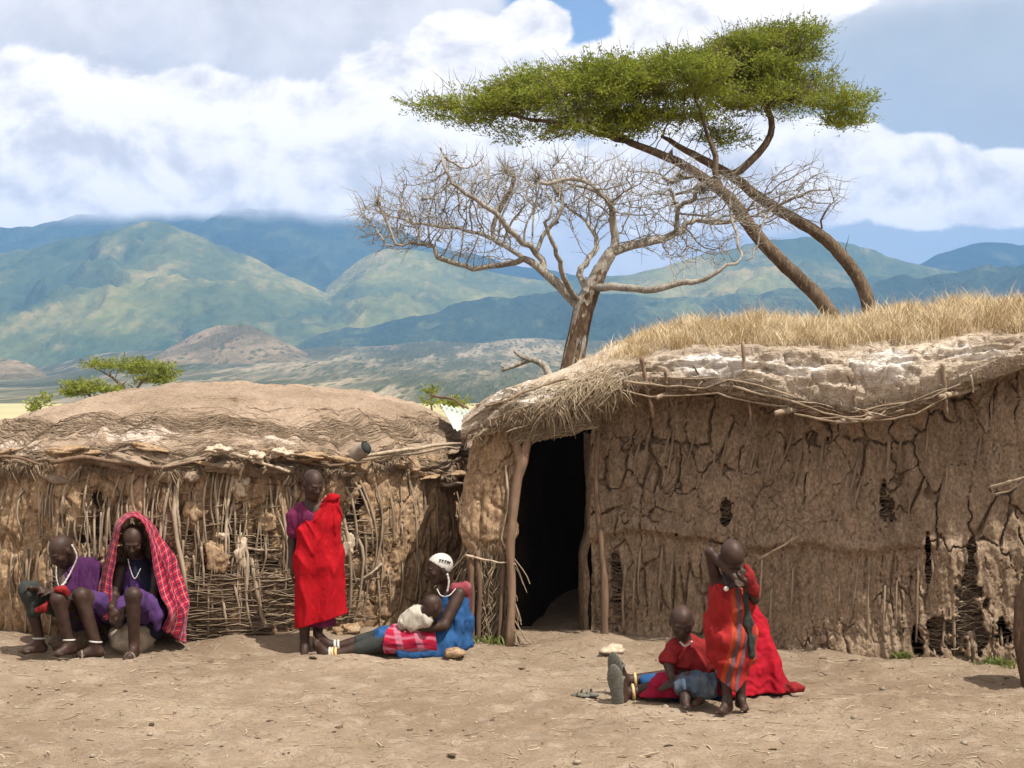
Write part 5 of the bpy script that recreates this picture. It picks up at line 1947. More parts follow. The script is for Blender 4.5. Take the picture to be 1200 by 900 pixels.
    def build(self, name, mat, parent, v=0.007, attrs=None, relax=1):
        V, F = self.mesh(v)
        for _ in range(relax):
            s = np.zeros_like(V)
            n = np.zeros(len(V))
            for i in range(4):
                np.add.at(s, F[:, i], V[F[:, (i + 1) % 4]])
                np.add.at(n, F[:, i], 1)
                np.add.at(s, F[:, i], V[F[:, (i + 3) % 4]])
                np.add.at(n, F[:, i], 1)
            V = 0.5 * V + 0.5 * s / np.maximum(n, 1)[:, None]
        return mk(name, V, F.astype(np.int32), mat, parent, attrs={k: f(V) for k, f in (attrs or {}).items()})


def frame(f, up=(0, 0, 1)):
    f = unit(f)
    s = unit(np.cross(f, up))
    u = np.cross(s, f)
    return s, f, u


def head(b, c, fwd, neck, s=1.0, up=(0, 0, 1), root=None, neck_r=0.05, eyes=True, fl=1.0):
    S_, F_, U_ = frame(fwd, up)
    M = [S_, F_, U_]
    g = lambda x, y, z: np.asarray(c) + s * (S_ * x + F_ * y + U_ * (z if z > -0.001 else z * fl))
    e = lambda p, r, k=0.015: b.ell(g(*p), np.array(r) * s, M, k)
    e((0, -0.012, 0.025), (0.077, 0.098, 0.088), 0.02)
    e((0, 0.028, -0.035), (0.060 + 0.008 * (fl < 1), 0.066, 0.082 * fl), 0.03)
    e((0, 0.060, -0.092), (0.034, 0.030, 0.026), 0.03)
    e((0, 0.082, 0.020), (0.050, 0.016, 0.010), 0.012)
    b.cap(g(0, 0.090, 0.008), g(0, 0.108, -0.026), 0.009 * s, 0.014 * s, 0.01)
    e((0.013, 0.098, -0.030), (0.010, 0.012, 0.009), 0.008)
    e((-0.013, 0.098, -0.030), (0.010, 0.012, 0.009), 0.008)
    e((0, 0.092, -0.054), (0.024, 0.014, 0.008), 0.006)
    e((0, 0.088, -0.068), (0.021, 0.013, 0.009), 0.006)
    for q in (-1, 1):
        e((q * 0.040, 0.066, -0.022), (0.020, 0.020, 0.018), 0.02)
        e((q * 0.077, -0.008, -0.012), (0.010, 0.020, 0.031), 0.008)
    b.cap(g(0, -0.025, -0.050), neck, neck_r * s, neck_r * 1.15 * s, 0.03)
    if root is not None and eyes:
        for q in (-1, 1):
            V, F = lump(g(q * 0.031, 0.081, 0.000), (0.012 * s, 0.008 * s, 0.007 * s), 3, 8, 6, 0.0)
            mk('eye', V, F, MATS['eye'], root)
    return g


def hand(b, w, d, nrm, across, curl=0.5, s=1.0):
    d = unit(d)
    across = unit(np.asarray(across, float) - d * np.dot(across, d))
    nrm = unit(np.cross(d, across)) if nrm is None else unit(nrm)
    M = [across, d, nrm]
    w = np.asarray(w, float)
    b.ell(w + d * 0.045 * s, np.array([0.038, 0.050, 0.017]) * s, M, 0.015)
    for i in range(4):
        L = (0.036, 0.042, 0.040, 0.030)[i] * s
        a0 = w + (d * 0.080 + across * (0.027 - 0.018 * i)) * s
        d1 = unit(d + nrm * curl * 0.7)
        a1 = a0 + d1 * L
        d2 = unit(d * (1 - curl) + nrm * curl * 1.6)
        b.cap(a0, a1, 0.0092 * s, 0.0085 * s, 0.004)
        b.cap(a1, a1 + d2 * L * 0.95, 0.0085 * s, 0.0070 * s, 0.004)
    t0 = w + (d * 0.030 + across * 0.030) * s
    t1 = t0 + unit(d * 0.7 + across * 0.7 + nrm * 0.3) * 0.036 * s
    b.cap(t0, t1, 0.013 * s, 0.010 * s, 0.010)
    b.cap(t1, t1 + unit(d + nrm * 0.5) * 0.030 * s, 0.010 * s, 0.0075 * s, 0.004)


def foot(b, ankle, toe_dir, down=(0, 0, -1), s=1.0, spread=None):
    t = unit(toe_dir)
    dn = unit(np.asarray(down, float) - t * np.dot(down, t))
    sd = np.cross(t, dn)
    a = np.asarray(ankle, float)
    b.cap(a, a + dn * 0.055 * s - t * 0.035 * s, 0.034 * s, 0.034 * s, 0.03)
    b.cap(a + dn * 0.062 * s - t * 0.03 * s, a + dn * 0.070 * s + t * 0.12 * s, 0.031 * s, 0.027 * s, 0.03)
    b.cap(a + dn * 0.02 * s + t * 0.01 * s, a + dn * 0.066 * s + t * 0.12 * s, 0.032 * s, 0.022 * s, 0.03)
    for i in range(5):
        o = (i - 2) * 0.0165 * s
        L = (0.045, 0.042, 0.038, 0.032, 0.026)[i] * s
        p0 = a + dn * 0.078 * s + t * (0.125 - 0.008 * i) * s + sd * o
        b.cap(p0, p0 + t * L, 0.0115 * s if i == 0 else 0.009 * s, 0.008 * s, 0.006)


def ring(root, c, axis, R, r, mat, name='anklet', n=18):
    axis = unit(axis)
    u = unit(np.cross(axis, (0.3, 0.9, 0.2)))
    w = np.cross(axis, u)
    t = np.linspace(0, 2 * math.pi, n + 1)
    P = np.asarray(c) + R * (np.cos(t)[:, None] * u + np.sin(t)[:, None] * w)
    mb = MB()
    mb.tube(P, np.full(n + 1, r), 6, 0.5, cap=False)
    return mb.build(name, MATS[mat], root)


def strand(root, pts, r, mat, name='bead_strand', n=30):
    """a string of beads"""
    Q = resample(np.array(pts), n)
    rr_ = r * (1 + 0.25 * np.sin(np.arange(n) * 2.6))
    mb = MB()
    mb.tube(Q, rr_, 6, 0.5)
    return mb.build(name, MATS[mat], root)


def cloth_fn(col, col2=None, var=0.18, weave=True):
    def fn(nt, b):
        p = nt.coord()
        n = nt.noise(p, 9.0, 4, 0.6)
        w = nt.noise(p, 320.0, 2, 0.5)
        g = nt.step(n, 0.25, 0.75, 1 - var, 1 + var)
        c = nt.mix(1.0, col, nt.comb(g, g, g), 'MULTIPLY')
        if col2:
            c = nt.mix(nt.math('MULTIPLY', nt.step(nt.noise(p, 4.0, 3, 0.6), 0.5, 0.7), 0.6), c, col2)
        nt.put(b.inputs['Base Color'], c)
        b.inputs['Sheen Weight'].default_value = 0.0
        n6 = nt.noise(nt.scale(p, (1, 1, 0.35)), 26.0, 3, 0.6)
        nt.put(b.inputs['Normal'], nt.bump(nt.math('ADD', nt.math('ADD', n, n6), nt.math('MULTIPLY', w, 0.3)), 0.6, 0.02))
    return fn


def stripe(nt, v, per, ctr, wid, soft=0.02):
    f = nt.math('FRACT', nt.math('DIVIDE', v, per))
    d = nt.math('ABSOLUTE', nt.math('SUBTRACT', f, ctr))
    return nt.step(d, wid + soft, wid - soft)


def m_plaid(nt, b):
    u, v = nt.attr('u'), nt.attr('v')
    c = (0.30, 0.005, 0.013)
    for (val, per) in ((u, 0.066), (v, 0.066)):
        c = nt.mix(nt.math('MULTIPLY', stripe(nt, val, per, 0.22, 0.12), 0.62), c, (0.055, 0.008, 0.04))
        c = nt.mix(nt.math('MULTIPLY', stripe(nt, val, per, 0.22, 0.035), 0.9), c, (0.008, 0.010, 0.035))
        c = nt.mix(nt.math('MULTIPLY', stripe(nt, val, per, 0.68, 0.04), 0.38), c, (0.40, 0.36, 0.44))
    n = nt.noise(nt.coord(), 260.0, 2, 0.5)
    g = nt.step(n, 0.2, 0.8, 0.8, 1.2)
    nt.put(b.inputs['Base Color'], nt.mix(1.0, c, nt.comb(g, g, g), 'MULTIPLY'))
    b.inputs['Sheen Weight'].default_value = 0.15


def m_wrap(nt, b):
    u = nt.attr('u')
    c = (0.24, 0.014, 0.014)
    c = nt.mix(stripe(nt, u, 1.0, 0.25, 0.09, 0.03), c, (0.30, 0.048, 0.018))
    c = nt.mix(stripe(nt, u, 1.0, 0.45, 0.085, 0.03), c, (0.085, 0.055, 0.068))
    c = nt.mix(stripe(nt, u, 1.0, 0.62, 0.06, 0.03), c, (0.30, 0.045, 0.018))
    c = nt.mix(stripe(nt, u, 1.0, 0.80, 0.07, 0.03), c, (0.088, 0.058, 0.072))
    n = nt.noise(nt.coord(), 14.0, 3, 0.6)
    g = nt.step(n, 0.2, 0.8, 0.8, 1.2)
    nt.put(b.inputs['Base Color'], nt.mix(1.0, c, nt.comb(g, g, g), 'MULTIPLY'))
    nt.put(b.inputs['Normal'], nt.bump(n, 0.3, 0.01))


def m_redcheck(nt, b):
    u, v = nt.attr('u'), nt.attr('v')
    c = (0.30, 0.008, 0.028)
    c = nt.mix(nt.math('MULTIPLY', stripe(nt, u, 0.16, 0.5, 0.16, 0.05), 0.55), c, (0.38, 0.19, 0.25))
    c = nt.mix(nt.math('MULTIPLY', stripe(nt, v, 0.10, 0.5, 0.13, 0.05), 0.55), c, (0.34, 0.15, 0.21))
    c = nt.mix(nt.math('MULTIPLY', stripe(nt, v, 0.10, 0.9, 0.06, 0.03), 0.6), c, (0.10, 0.01, 0.04))
    nt.put(b.inputs['Base Color'], c)


def m_skin(nt, b):
    p = nt.coord()
    n = nt.noise(p, 14.0, 4, 0.6)
    n2 = nt.noise(p, 90.0, 3, 0.6)
    c = nt.mix(nt.step(n, 0.3, 0.7), (0.028, 0.0145, 0.0098), (0.054, 0.028, 0.019))
    nt.put(b.inputs['Base Color'], c)
    nt.put(b.inputs['Normal'], nt.bump(n2, 0.15, 0.004))


material('skin', m_skin, 0.55, 0.27)
material('skin_dusty', cloth_fn((0.17, 0.115, 0.085), (0.09, 0.055, 0.040)), 0.8, 0.2)
material('hair', plain_fn((0.014, 0.011, 0.010), 0.3, 90.0, 0.6), 0.8, 0.2)
material('eye', plain_fn((0.10, 0.07, 0.055), 0.4, 60.0, 0.0), 0.25, 0.5)
material('cloth_red', cloth_fn((0.33, 0.003, 0.008), None, 0.14), 0.8, 0.15)
material('cloth_scarlet', cloth_fn((0.31, 0.005, 0.015), (0.20, 0.004, 0.012), 0.2), 0.85, 0.15)
material('cloth_purple', cloth_fn((0.055, 0.012, 0.060), None, 0.2), 0.8, 0.2)
material('cloth_violet', cloth_fn((0.070, 0.030, 0.115), (0.042, 0.018, 0.080), 0.2), 0.8, 0.2)
material('cloth_navy', cloth_fn((0.012, 0.012, 0.028)), 0.85, 0.2)
material('cloth_dark', cloth_fn((0.030, 0.034, 0.030), (0.055, 0.055, 0.045)), 0.85, 0.2)
material('cloth_magenta', cloth_fn((0.14, 0.016, 0.062), (0.075, 0.011, 0.045)), 0.8, 0.2)
material('cloth_blue', cloth_fn((0.018, 0.072, 0.19), (0.010, 0.04, 0.12)), 0.8, 0.2)
material('cloth_white', cloth_fn((0.40, 0.36, 0.30), (0.28, 0.265, 0.225)), 0.85, 0.2)
material('cloth_maroon', cloth_fn((0.19, 0.035, 0.045), (0.30, 0.12, 0.12)), 0.85, 0.2)
material('cloth_shirt', cloth_fn((0.20, 0.013, 0.014), (0.125, 0.009, 0.011)), 0.85, 0.2)
material('cloth_crimson', cloth_fn((0.27, 0.007, 0.032), (0.16, 0.005, 0.02)), 0.85, 0.2)
material('denim', cloth_fn((0.060, 0.082, 0.115), (0.15, 0.145, 0.125)), 0.85, 0.2)
material('plaid', m_plaid, 0.85, 0.15)
material('striped_wrap', m_wrap, 0.85, 0.15)
material('red_check', m_redcheck, 0.85, 0.15)
material('bead_white', plain_fn((0.44, 0.42, 0.38), 0.45, 120.0, 0.3), 0.5, 0.4)
material('bead_black', plain_fn((0.02, 0.02, 0.03), 0.2, 100.0, 0.2), 0.5, 0.4)
material('brass', plain_fn((0.52, 0.36, 0.16), 0.3, 100.0, 0.2), 0.4, 0.5)
material('sandal', plain_fn((0.115, 0.11, 0.09), 0.3, 60.0, 0.3), 0.85, 0.2)
material('sandal_pale', plain_fn((0.19, 0.155, 0.12), 0.3, 60.0, 0.3), 0.85, 0.2)


def folds(amp, fx, fz, seed, ctr=None, fr=0.0):
    def f(P):
        d = amp * fbm(P[:, 0] * fx, P[:, 1] * fx, P[:, 2] * fz, seed, 2)
        rg = 1 - np.abs(fbm(P[:, 0] * fx * 0.7, P[:, 1] * fx * 0.7, P[:, 2] * fz * 0.7, seed + 50, 2))
        d = d + amp * 0.9 * (np.clip(rg, 0, 1) ** 1.6 - 0.45)
        if ctr is not None:
            r = np.linalg.norm((P - ctr) * np.array([1, 0.6, 1]), axis=1)
            d = d + amp * 0.9 * np.sin(r * fr + 2.0 * vnoise(P[:, 0] * 5, P[:, 1] * 5, P[:, 2] * 4, seed + 1))
        return d
    return f


def sheet(name, ctrl, mat, parent, nu=90, nv=50, fold=None, thick=0.008, subname=None):
    """ctrl: rows x cols x 3 control points -> smooth cloth with folds and thickness"""
    C = np.array(ctrl, float)
    A = resample(C.reshape(C.shape[0], -1), nv).reshape(nv, C.shape[1], 3)
    B = resample(A.transpose(1, 0, 2).reshape(C.shape[1], -1), nu).reshape(nu, nv, 3)
    du = np.gradient(B, axis=0)
    dv = np.gradient(B, axis=1)
    N = np.cross(du, dv)
    N /= np.linalg.norm(N, axis=2, keepdims=True) + 1e-9
    u = np.cumsum(np.linalg.norm(du, axis=2), 0)
    v = np.cumsum(np.linalg.norm(dv, axis=2), 1)
    if fold is not None:
        B = B + N * fold(np.linspace(0, 1, nu)[:, None], np.linspace(0, 1, nv)[None], B)[..., None]
    V = np.concatenate([B.reshape(-1, 3), (B - N * thick).reshape(-1, 3)])
    F = grid_faces(nu, nv)
    F = np.concatenate([F, F[:, ::-1] + nu * nv])
    ed = []
    I = lambda i, j: i * nv + j
    n0 = nu * nv
    for i in range(nu - 1):
        ed.append([I(i, 0), I(i, 0) + n0, I(i + 1, 0) + n0, I(i + 1, 0)])
        ed.append([I(i, nv - 1), I(i + 1, nv - 1), I(i + 1, nv - 1) + n0, I(i, nv - 1) + n0])
    for j in range(nv - 1):
        ed.append([I(0, j), I(0, j + 1), I(0, j + 1) + n0, I(0, j) + n0])
        ed.append([I(nu - 1, j), I(nu - 1, j) + n0, I(nu - 1, j + 1) + n0, I(nu - 1, j + 1)])
    F = np.concatenate([F, np.array(ed)]).astype(np.int32)
    return mk(name, V, F, mat, parent, attrs={'u': np.tile(u.ravel(), 2), 'v': np.tile(v.ravel(), 2)})


def person(label, px, Y, group=None):
    b = at(px, HZ, Y)
    b[2] = 0
    return thing('person', label, 'person', tuple(b), group)


def sandal(root, ankle, toe, down, s, mat='sandal_pale', L=0.145, w=0.042):
    """sole under a foot with a strap over the toes"""
    t = unit(toe)
    dn = unit(np.asarray(down, float) - t * np.dot(down, t))
    sd = np.cross(t, dn)
    c = np.asarray(ankle) + dn * 0.105 * s + t * 0.055 * s
    b = Sdf()
    b.ell(c + t * 0.05 * s, (w * 1.1 * s, L * 0.62 * s, 0.016 * s), [sd, t, dn], 0.02)
    b.ell(c - t * 0.05 * s, (w * 0.85 * s, L * 0.55 * s, 0.016 * s), [sd, t, dn], 0.02)
    so = b.build('sandal', MATS[mat], root, 0.006)
    p = c + t * 0.05 * s
    arc = [p + sd * 0.045 * s, p + sd * 0.03 * s - dn * 0.055 * s, p - dn * 0.068 * s, p - sd * 0.03 * s - dn * 0.055 * s, p - sd * 0.045 * s]
    mb = MB()
    mb.tube(resample(np.array(arc), 14), np.full(14, 0.008 * s), 6, 0.5)
    mb.build('strap', MATS[mat], so)
    return so


G0 = 0.03

# ---- seated figure in a dark purple robe
P = person('person in dark purple robe with shaved bowed head, seated at far left', 85, 12.8)
b = Sdf()
hc = at(72, 645, 12.68)
fw = (-0.50, -0.62, -0.60)
g = head(b, hc, fw, at(86, 672, 12.86), 1.10, (0, 0, 1), P)
b.chain([at(88, 678, 12.88), at(94, 698, 12.9), at(98, 724, 12.92)], [0.10, 0.115, 0.13], 0.05)
b.chain([at(96, 722, 12.88), at(33, 694, 12.52), at(46, 748, 12.58)], [0.085, 0.062, 0.040], 0.03)
b.chain([at(100, 724, 12.85), at(68, 702, 12.42), at(81, 752, 12.46)], [0.085, 0.060, 0.038], 0.03)
foot(b, at(46, 752, 12.58), (-0.85, -0.45, 0.0), s=0.95)
foot(b, at(81, 754, 12.46), (-0.55, -0.80, 0.0), s=0.95)
b.chain([at(76, 672, 12.76), at(69, 700, 12.62), at(48, 692, 12.46)], [0.052, 0.042, 0.030], 0.02)
hand(b, at(48, 692, 12.46), (-0.9, -0.1, 0.25), (0.2, -0.5, -0.8), (0.0, -0.8, 0.5), 0.7)
b.chain([at(105, 676, 12.92), at(103, 706, 12.84), at(62, 694, 12.46)], [0.055, 0.045, 0.030], 0.02)
hand(b, at(62, 694, 12.46), (-0.95, -0.1, 0.1), (0.1, 0.3, -0.9), (0.0, -0.9, -0.2), 0.6)
b.build('body', MATS['skin'], P, 0.0065)
c = Sdf()
c.chain([at(88, 668, 12.88), at(95, 696, 12.9), at(99, 726, 12.92)], [0.105, 0.135, 0.15], 0.05)
c.chain([at(88, 664, 12.84), at(106, 668, 12.94), at(114, 706, 12.90), at(112, 728, 12.86)], [0.06, 0.075, 0.085, 0.07], 0.06)
c.chain([at(84, 668, 12.80), at(78, 690, 12.74)], [0.06, 0.07], 0.05)
c.chain([at(98, 722, 12.85), at(80, 712, 12.62)], [0.11, 0.085], 0.05)
c.disp = folds(0.022, 22, 5, 201)
c.build('robe', MATS['cloth_purple'], P, 0.008)
c = Sdf()
c.chain([at(94, 722, 12.84), at(60, 706, 12.66), at(34, 692, 12.52), at(40, 716, 12.53)], [0.10, 0.085, 0.075, 0.06], 0.05)
c.chain([at(92, 724, 12.82), at(72, 706, 12.5)], [0.10, 0.07], 0.05)
c.disp = folds(0.014, 16, 10, 205)
c.build('lap_cloth', MATS['cloth_dark'], P, 0.008)
c = Sdf()
c.chain([at(66, 691, 12.40), at(74, 690, 12.40), at(79, 695, 12.42)], [0.020, 0.028, 0.024], 0.03)
c.chain([at(44, 715, 12.46), at(52, 713, 12.44), at(55, 706, 12.46)], [0.022, 0.026, 0.014], 0.03)
c.disp = folds(0.008, 30, 30, 207)
c.build('red_cloth', MATS['cloth_shirt'], P, 0.007)
strand(P, [at(84, 638, 12.64), at(90, 652, 12.66), at(84, 668, 12.66), at(76, 682, 12.62), at(68, 690, 12.58)], 0.007, 'bead_white')
strand(P, [at(66, 664, 12.62), at(66, 676, 12.60), at(70, 688, 12.58), at(78, 682, 12.6)], 0.004, 'bead_white')
ring(P, at(46, 748, 12.58), (0, 0.1, 1), 0.046, 0.008, 'bead_white')
ring(P, at(81, 750, 12.46), (0, 0.1, 1), 0.044, 0.008, 'bead_white')

# ---- seated man under the plaid blanket
P = person('man under a red plaid blanket, violet garment, seated on a stone', 160, 12.75)
b = Sdf()
g = head(b, at(156, 633, 12.70), (0.10, -0.84, -0.52), at(161, 662, 12.86), 1.10, (0, 0, 1), P)
b.chain([at(162, 668, 12.87), at(164, 692, 12.9), at(166, 722, 12.9)], [0.12, 0.13, 0.14], 0.05)
b.chain([at(154, 722, 12.85), at(95, 698, 12.48), at(112, 752, 12.50)], [0.09, 0.064, 0.042], 0.03)
b.chain([at(178, 722, 12.82), at(156, 698, 12.36), at(157, 752, 12.40)], [0.09, 0.064, 0.042], 0.03)
foot(b, at(112, 756, 12.50), (-0.92, -0.38, 0.0), s=1.02)
foot(b, at(157, 757, 12.40), (-0.06, -1.0, 0.0), s=1.0)
b.chain([at(141, 668, 12.84), at(133, 700, 12.74), at(131, 712, 12.52)], [0.06, 0.046, 0.032], 0.02)
hand(b, at(131, 712, 12.52), (0.15, -0.25, -0.95), (0.2, 0.6, -0.1), (0.95, -0.2, 0.1), 0.35, 1.05)
b.chain([at(184, 668, 12.84), at(178, 704, 12.74), at(144, 716, 12.50)], [0.06, 0.046, 0.032], 0.02)
hand(b, at(144, 716, 12.50), (-0.35, -0.2, -0.9), (0.2, 0.7, -0.1), (-0.9, -0.1, 0.3), 0.4, 1.05)
b.build('body', MATS['skin'], P, 0.0065)
c = Sdf()
c.chain([at(162, 672, 12.86), at(164, 694, 12.88), at(166, 724, 12.88)], [0.128, 0.145, 0.16], 0.05)
c.chain([at(158, 722, 12.84), at(108, 703, 12.56)], [0.12, 0.078], 0.05)
c.chain([at(176, 722, 12.80), at(159, 702, 12.42)], [0.125, 0.082], 0.05)
c.chain([at(128, 716, 12.68), at(124, 724, 12.66)], [0.05, 0.03], 0.05)
c.chain([at(172, 704, 12.52), at(184, 722, 12.56), at(184, 734, 12.58)], [0.06, 0.05, 0.025], 0.05)
c.disp = folds(0.014, 20, 9, 211)
c.build('garment', MATS['cloth_violet'], P, 0.008)
c = Sdf()
c.chain([at(160, 668, 12.84), at(168, 690, 12.83)], [0.125, 0.13], 0.05)
c.cut(at(160, 678, 12.7), (-0.8, 0.0, -0.62))
c.build('undershirt', MATS['cloth_navy'], P, 0.008)
c = Sdf()
c.chain([at(166, 730, 12.82), at(180, 734, 12.74)], [0.14, 0.11], 0.05)
c.chain([at(150, 730, 12.72), at(130, 722, 12.66)], [0.10, 0.06], 0.05)
c.build('underskirt', MATS['cloth_navy'], P, 0.009)
ctrl = [[at(*q) for q in row] for row in [
    [(130, 728, 12.56), (128, 706, 12.56), (131, 672, 12.62), (138, 632, 12.62), (143, 615, 12.61), (156, 605, 12.60), (169, 614, 12.61), (174, 632, 12.62), (180, 664, 12.64), (188, 698, 12.60), (196, 718, 12.56), (190, 738, 12.58)],
    [(120, 724, 12.66), (119, 702, 12.68), (124, 668, 12.70), (131, 634, 12.72), (138, 611, 12.72), (156, 600, 12.72), (174, 611, 12.72), (185, 634, 12.70), (197, 660, 12.66), (207, 690, 12.64), (214, 716, 12.62), (206, 748, 12.64)],
    [(118, 722, 12.86), (117, 700, 12.88), (122, 668, 12.88), (130, 634, 12.86), (138, 610, 12.84), (157, 600, 12.84), (177, 611, 12.84), (190, 634, 12.86), (203, 660, 12.84), (212, 690, 12.82), (217, 716, 12.80), (217, 754, 12.78)],
    [(122, 722, 13.0), (122, 700, 13.02), (128, 668, 13.02), (134, 634, 12.98), (142, 614, 12.94), (158, 605, 12.93), (176, 614, 12.95), (188, 636, 12.98), (200, 662, 13.0), (208, 692, 13.0), (212, 718, 12.98), (210, 752, 12.94)]]]


def bl_fold(u, v, B):
    w = sstep(u, 0.52, 0.75) + 0.5 * sstep(u, 0.3, 0.1)
    return w * (0.030 * np.sin(v * 17 + 3 * vnoise(u * 6, v * 2, 0, 5)) + 0.018 * fbm(u * 9, v * 7, 0, 215, 3)) + 0.004 * fbm(u * 24, v * 18, 0, 216, 2)


sheet('blanket', ctrl, MATS['plaid'], P, 150, 80, bl_fold, 0.008)
strand(P, [at(150, 655, 12.66), at(153, 668, 12.68), at(158, 678, 12.68), at(165, 666, 12.70)], 0.004, 'bead_white')
ring(P, at(112, 752, 12.50), (0.1, 0.1, 1), 0.048, 0.008, 'bead_white')
sandal(P, at(157, 757, 12.40), (-0.06, -1.0, 0.0), (0, 0, -1), 1.05)
sandal(P, at(112, 756, 12.50), (-0.92, -0.38, 0.0), (0, 0, -1), 1.05)

# ---- standing youth in red
P = person('standing youth wrapped in a bright red cloth knotted on one shoulder', 367, 12.6)
b = Sdf()
g = head(b, at(367, 567, 12.55), (0.50, -0.74, -0.40), at(366, 594, 12.62), 1.0, (0, 0, 1), P)
b.chain([at(367, 602, 12.63), at(367, 630, 12.63), at(368, 664, 12.63)], [0.10, 0.105, 0.11], 0.05)
b.chain([at(352, 599, 12.63), at(383, 596, 12.63)], [0.055, 0.055], 0.05)
b.chain([at(347, 601, 12.63), at(343, 634, 12.68), at(342, 664, 12.60)], [0.050, 0.040, 0.028], 0.02)
hand(b, at(342, 664, 12.60), (0.05, -0.1, -1), (0.9, 0.2, 0), (0.1, -1, 0), 0.3, 0.95)
b.chain([at(386, 598, 12.62), at(390, 634, 12.66), at(380, 660, 12.55)], [0.050, 0.040, 0.028], 0.02)
b.chain([at(360, 668, 12.63), at(357, 712, 12.60), at(357, 755, 12.61)], [0.085, 0.055, 0.036], 0.03)
b.chain([at(376, 668, 12.63), at(374, 712, 12.63), at(372, 750, 12.70)], [0.085, 0.055, 0.036], 0.03)
foot(b, at(357, 758, 12.60), (0.10, -1, 0), s=1.0)
foot(b, at(372, 754, 12.70), (0.35, -1, 0), s=1.0)
b.build('body', MATS['skin'], P, 0.0065)
c = Sdf()
c.chain([at(366, 604, 12.63), at(366, 640, 12.63)], [0.108, 0.12], 0.05)
c.chain([at(353, 598, 12.63), at(346, 606, 12.63), at(345, 622, 12.64)], [0.062, 0.064, 0.058], 0.03)
c.chain([at(358, 592, 12.60), at(362, 606, 12.56)], [0.05, 0.05], 0.03)
c.cut(at(368, 598, 12.6), (0.55, -0.2, 0.75))
c.disp = folds(0.008, 34, 10, 221)
c.build('shirt', MATS['cloth_magenta'], P, 0.007)
c = Sdf()
c.chain([at(378, 700, 12.65), at(380, 734, 12.66)], [0.085, 0.095], 0.05)
c.chain([at(362, 700, 12.63), at(362, 722, 12.64)], [0.085, 0.085], 0.05)
c.cut(at(380, 735, 12.6), (0.1, 0, -1))
c.disp = folds(0.01, 26, 4, 222)
c.build('skirt', MATS['cloth_magenta'], P, 0.008)
c = Sdf()
kn = at(391, 582, 12.56)
c.chain([at(388, 586, 12.62), at(381, 610, 12.60), at(372, 640, 12.60)], [0.055, 0.095, 0.125], 0.06)
c.chain([at(361, 622, 12.58), at(361, 660, 12.60), at(361, 740, 12.61)], [0.098, 0.115, 0.118], 0.06)
c.chain([at(376, 610, 12.60), at(380, 660, 12.61), at(382, 740, 12.62)], [0.095, 0.122, 0.130], 0.06)
c.chain([at(388, 592, 12.61), at(389, 610, 12.62), at(393, 650, 12.63), at(396, 720, 12.63)], [0.062, 0.062, 0.070, 0.078], 0.06)
c.cut(at(367, 600, 12.5), (-0.72, -0.10, 0.68))
c.cut(at(365, 731, 12.6), (0.28, 0.0, -0.96))


def shuka(Pq):
    r = np.linalg.norm((Pq - kn) * np.array([1, 0.45, 1]), axis=1)
    z = Pq[:, 2]
    wob = vnoise(Pq[:, 0] * 4, Pq[:, 1] * 4, z * 3, 223)
    lo = sstep(z, 0.95, 0.6)
    cr = lambda x: 1.6 * (1 - np.abs(np.sin(x))) ** 1.6 - 0.6
    left = sstep(Pq[:, 0], kn[0] - 0.10, kn[0] - 0.24)
    th_ = np.arctan2(Pq[:, 0] - kn[0], kn[2] - z)
    a1 = cr(r * 19 + 2.6 * wob) * (1 - lo) * left
    a0 = cr(th_ * 9 + 1.2 * wob) * (1 - left) * sstep(r, 0.03, 0.15)
    a2 = cr((Pq[:, 0] * 17) - (z - 0.6) * 3.5 + 2.2 * wob) * lo
    rg = 1 - np.abs(fbm(Pq[:, 0] * 14, Pq[:, 1] * 14, z * 5, 226, 3))
    return 0.008 * (np.clip(rg, 0, 1) ** 1.6 - 0.45) + 0.013 * a1 + 0.012 * a0 + 0.013 * a2 + 0.005 * fbm(Pq[:, 0] * 9, Pq[:, 1] * 9, z * 5, 224, 3)


c.disp = shuka
sh = c.build('red_wrap', MATS['cloth_red'], P, 0.0065)
c = Sdf()
c.chain([at(383, 586, 12.57), at(390, 583, 12.56), at(397, 582, 12.57)], [0.030, 0.030, 0.014], 0.03)
c.disp = folds(0.006, 40, 40, 225)
c.build('knot', MATS['cloth_red'], P, 0.0065)

# ---- woman seated on the ground by the doorway
P = person('woman in blue dress and white beaded cap, seated on the ground beside the doorway', 528, 12.8)
b = Sdf()
hc = at(515, 666, 12.72)
fw = (-0.90, -0.30, -0.22)
g = head(b, hc, fw, at(527, 690, 12.82), 1.05, (0, 0, 1), P)
b.chain([at(530, 698, 12.84), at(532, 724, 12.85), at(532, 750, 12.85)], [0.11, 0.12, 0.135], 0.05)
b.chain([at(538, 696, 12.70), at(520, 733, 12.58), at(484, 738, 12.52)], [0.055, 0.045, 0.032], 0.02)
hand(b, at(484, 738, 12.52), (-0.97, 0.1, 0.12), (0.1, 0.2, -0.9), (0.1, -0.9, 0.2), 0.5)
b.chain([at(528, 694, 12.98), at(508, 730, 12.95), at(482, 732, 12.66)], [0.055, 0.045, 0.030], 0.02)
hand(b, at(482, 732, 12.66), (-0.9, -0.3, 0.05), (0.1, -0.2, -0.9), (0.1, 0.9, 0.2), 0.5)
b.chain([at(526, 752, 12.76), at(450, 752, 12.52), at(396, 766, 12.45)], [0.09, 0.066, 0.038], 0.03)
b.chain([at(526, 750, 12.90), at(452, 744, 12.66), at(398, 757, 12.60)], [0.09, 0.066, 0.038], 0.03)
foot(b, at(386, 766, 12.45), (-0.30, -0.10, 0.95), (-0.95, -0.1, -0.3), 1.0)
foot(b, at(390, 756, 12.60), (-0.38, -0.10, 0.92), (-0.92, -0.1, -0.4), 1.0)
b.build('body', MATS['skin'], P, 0.0065)
c = Sdf()
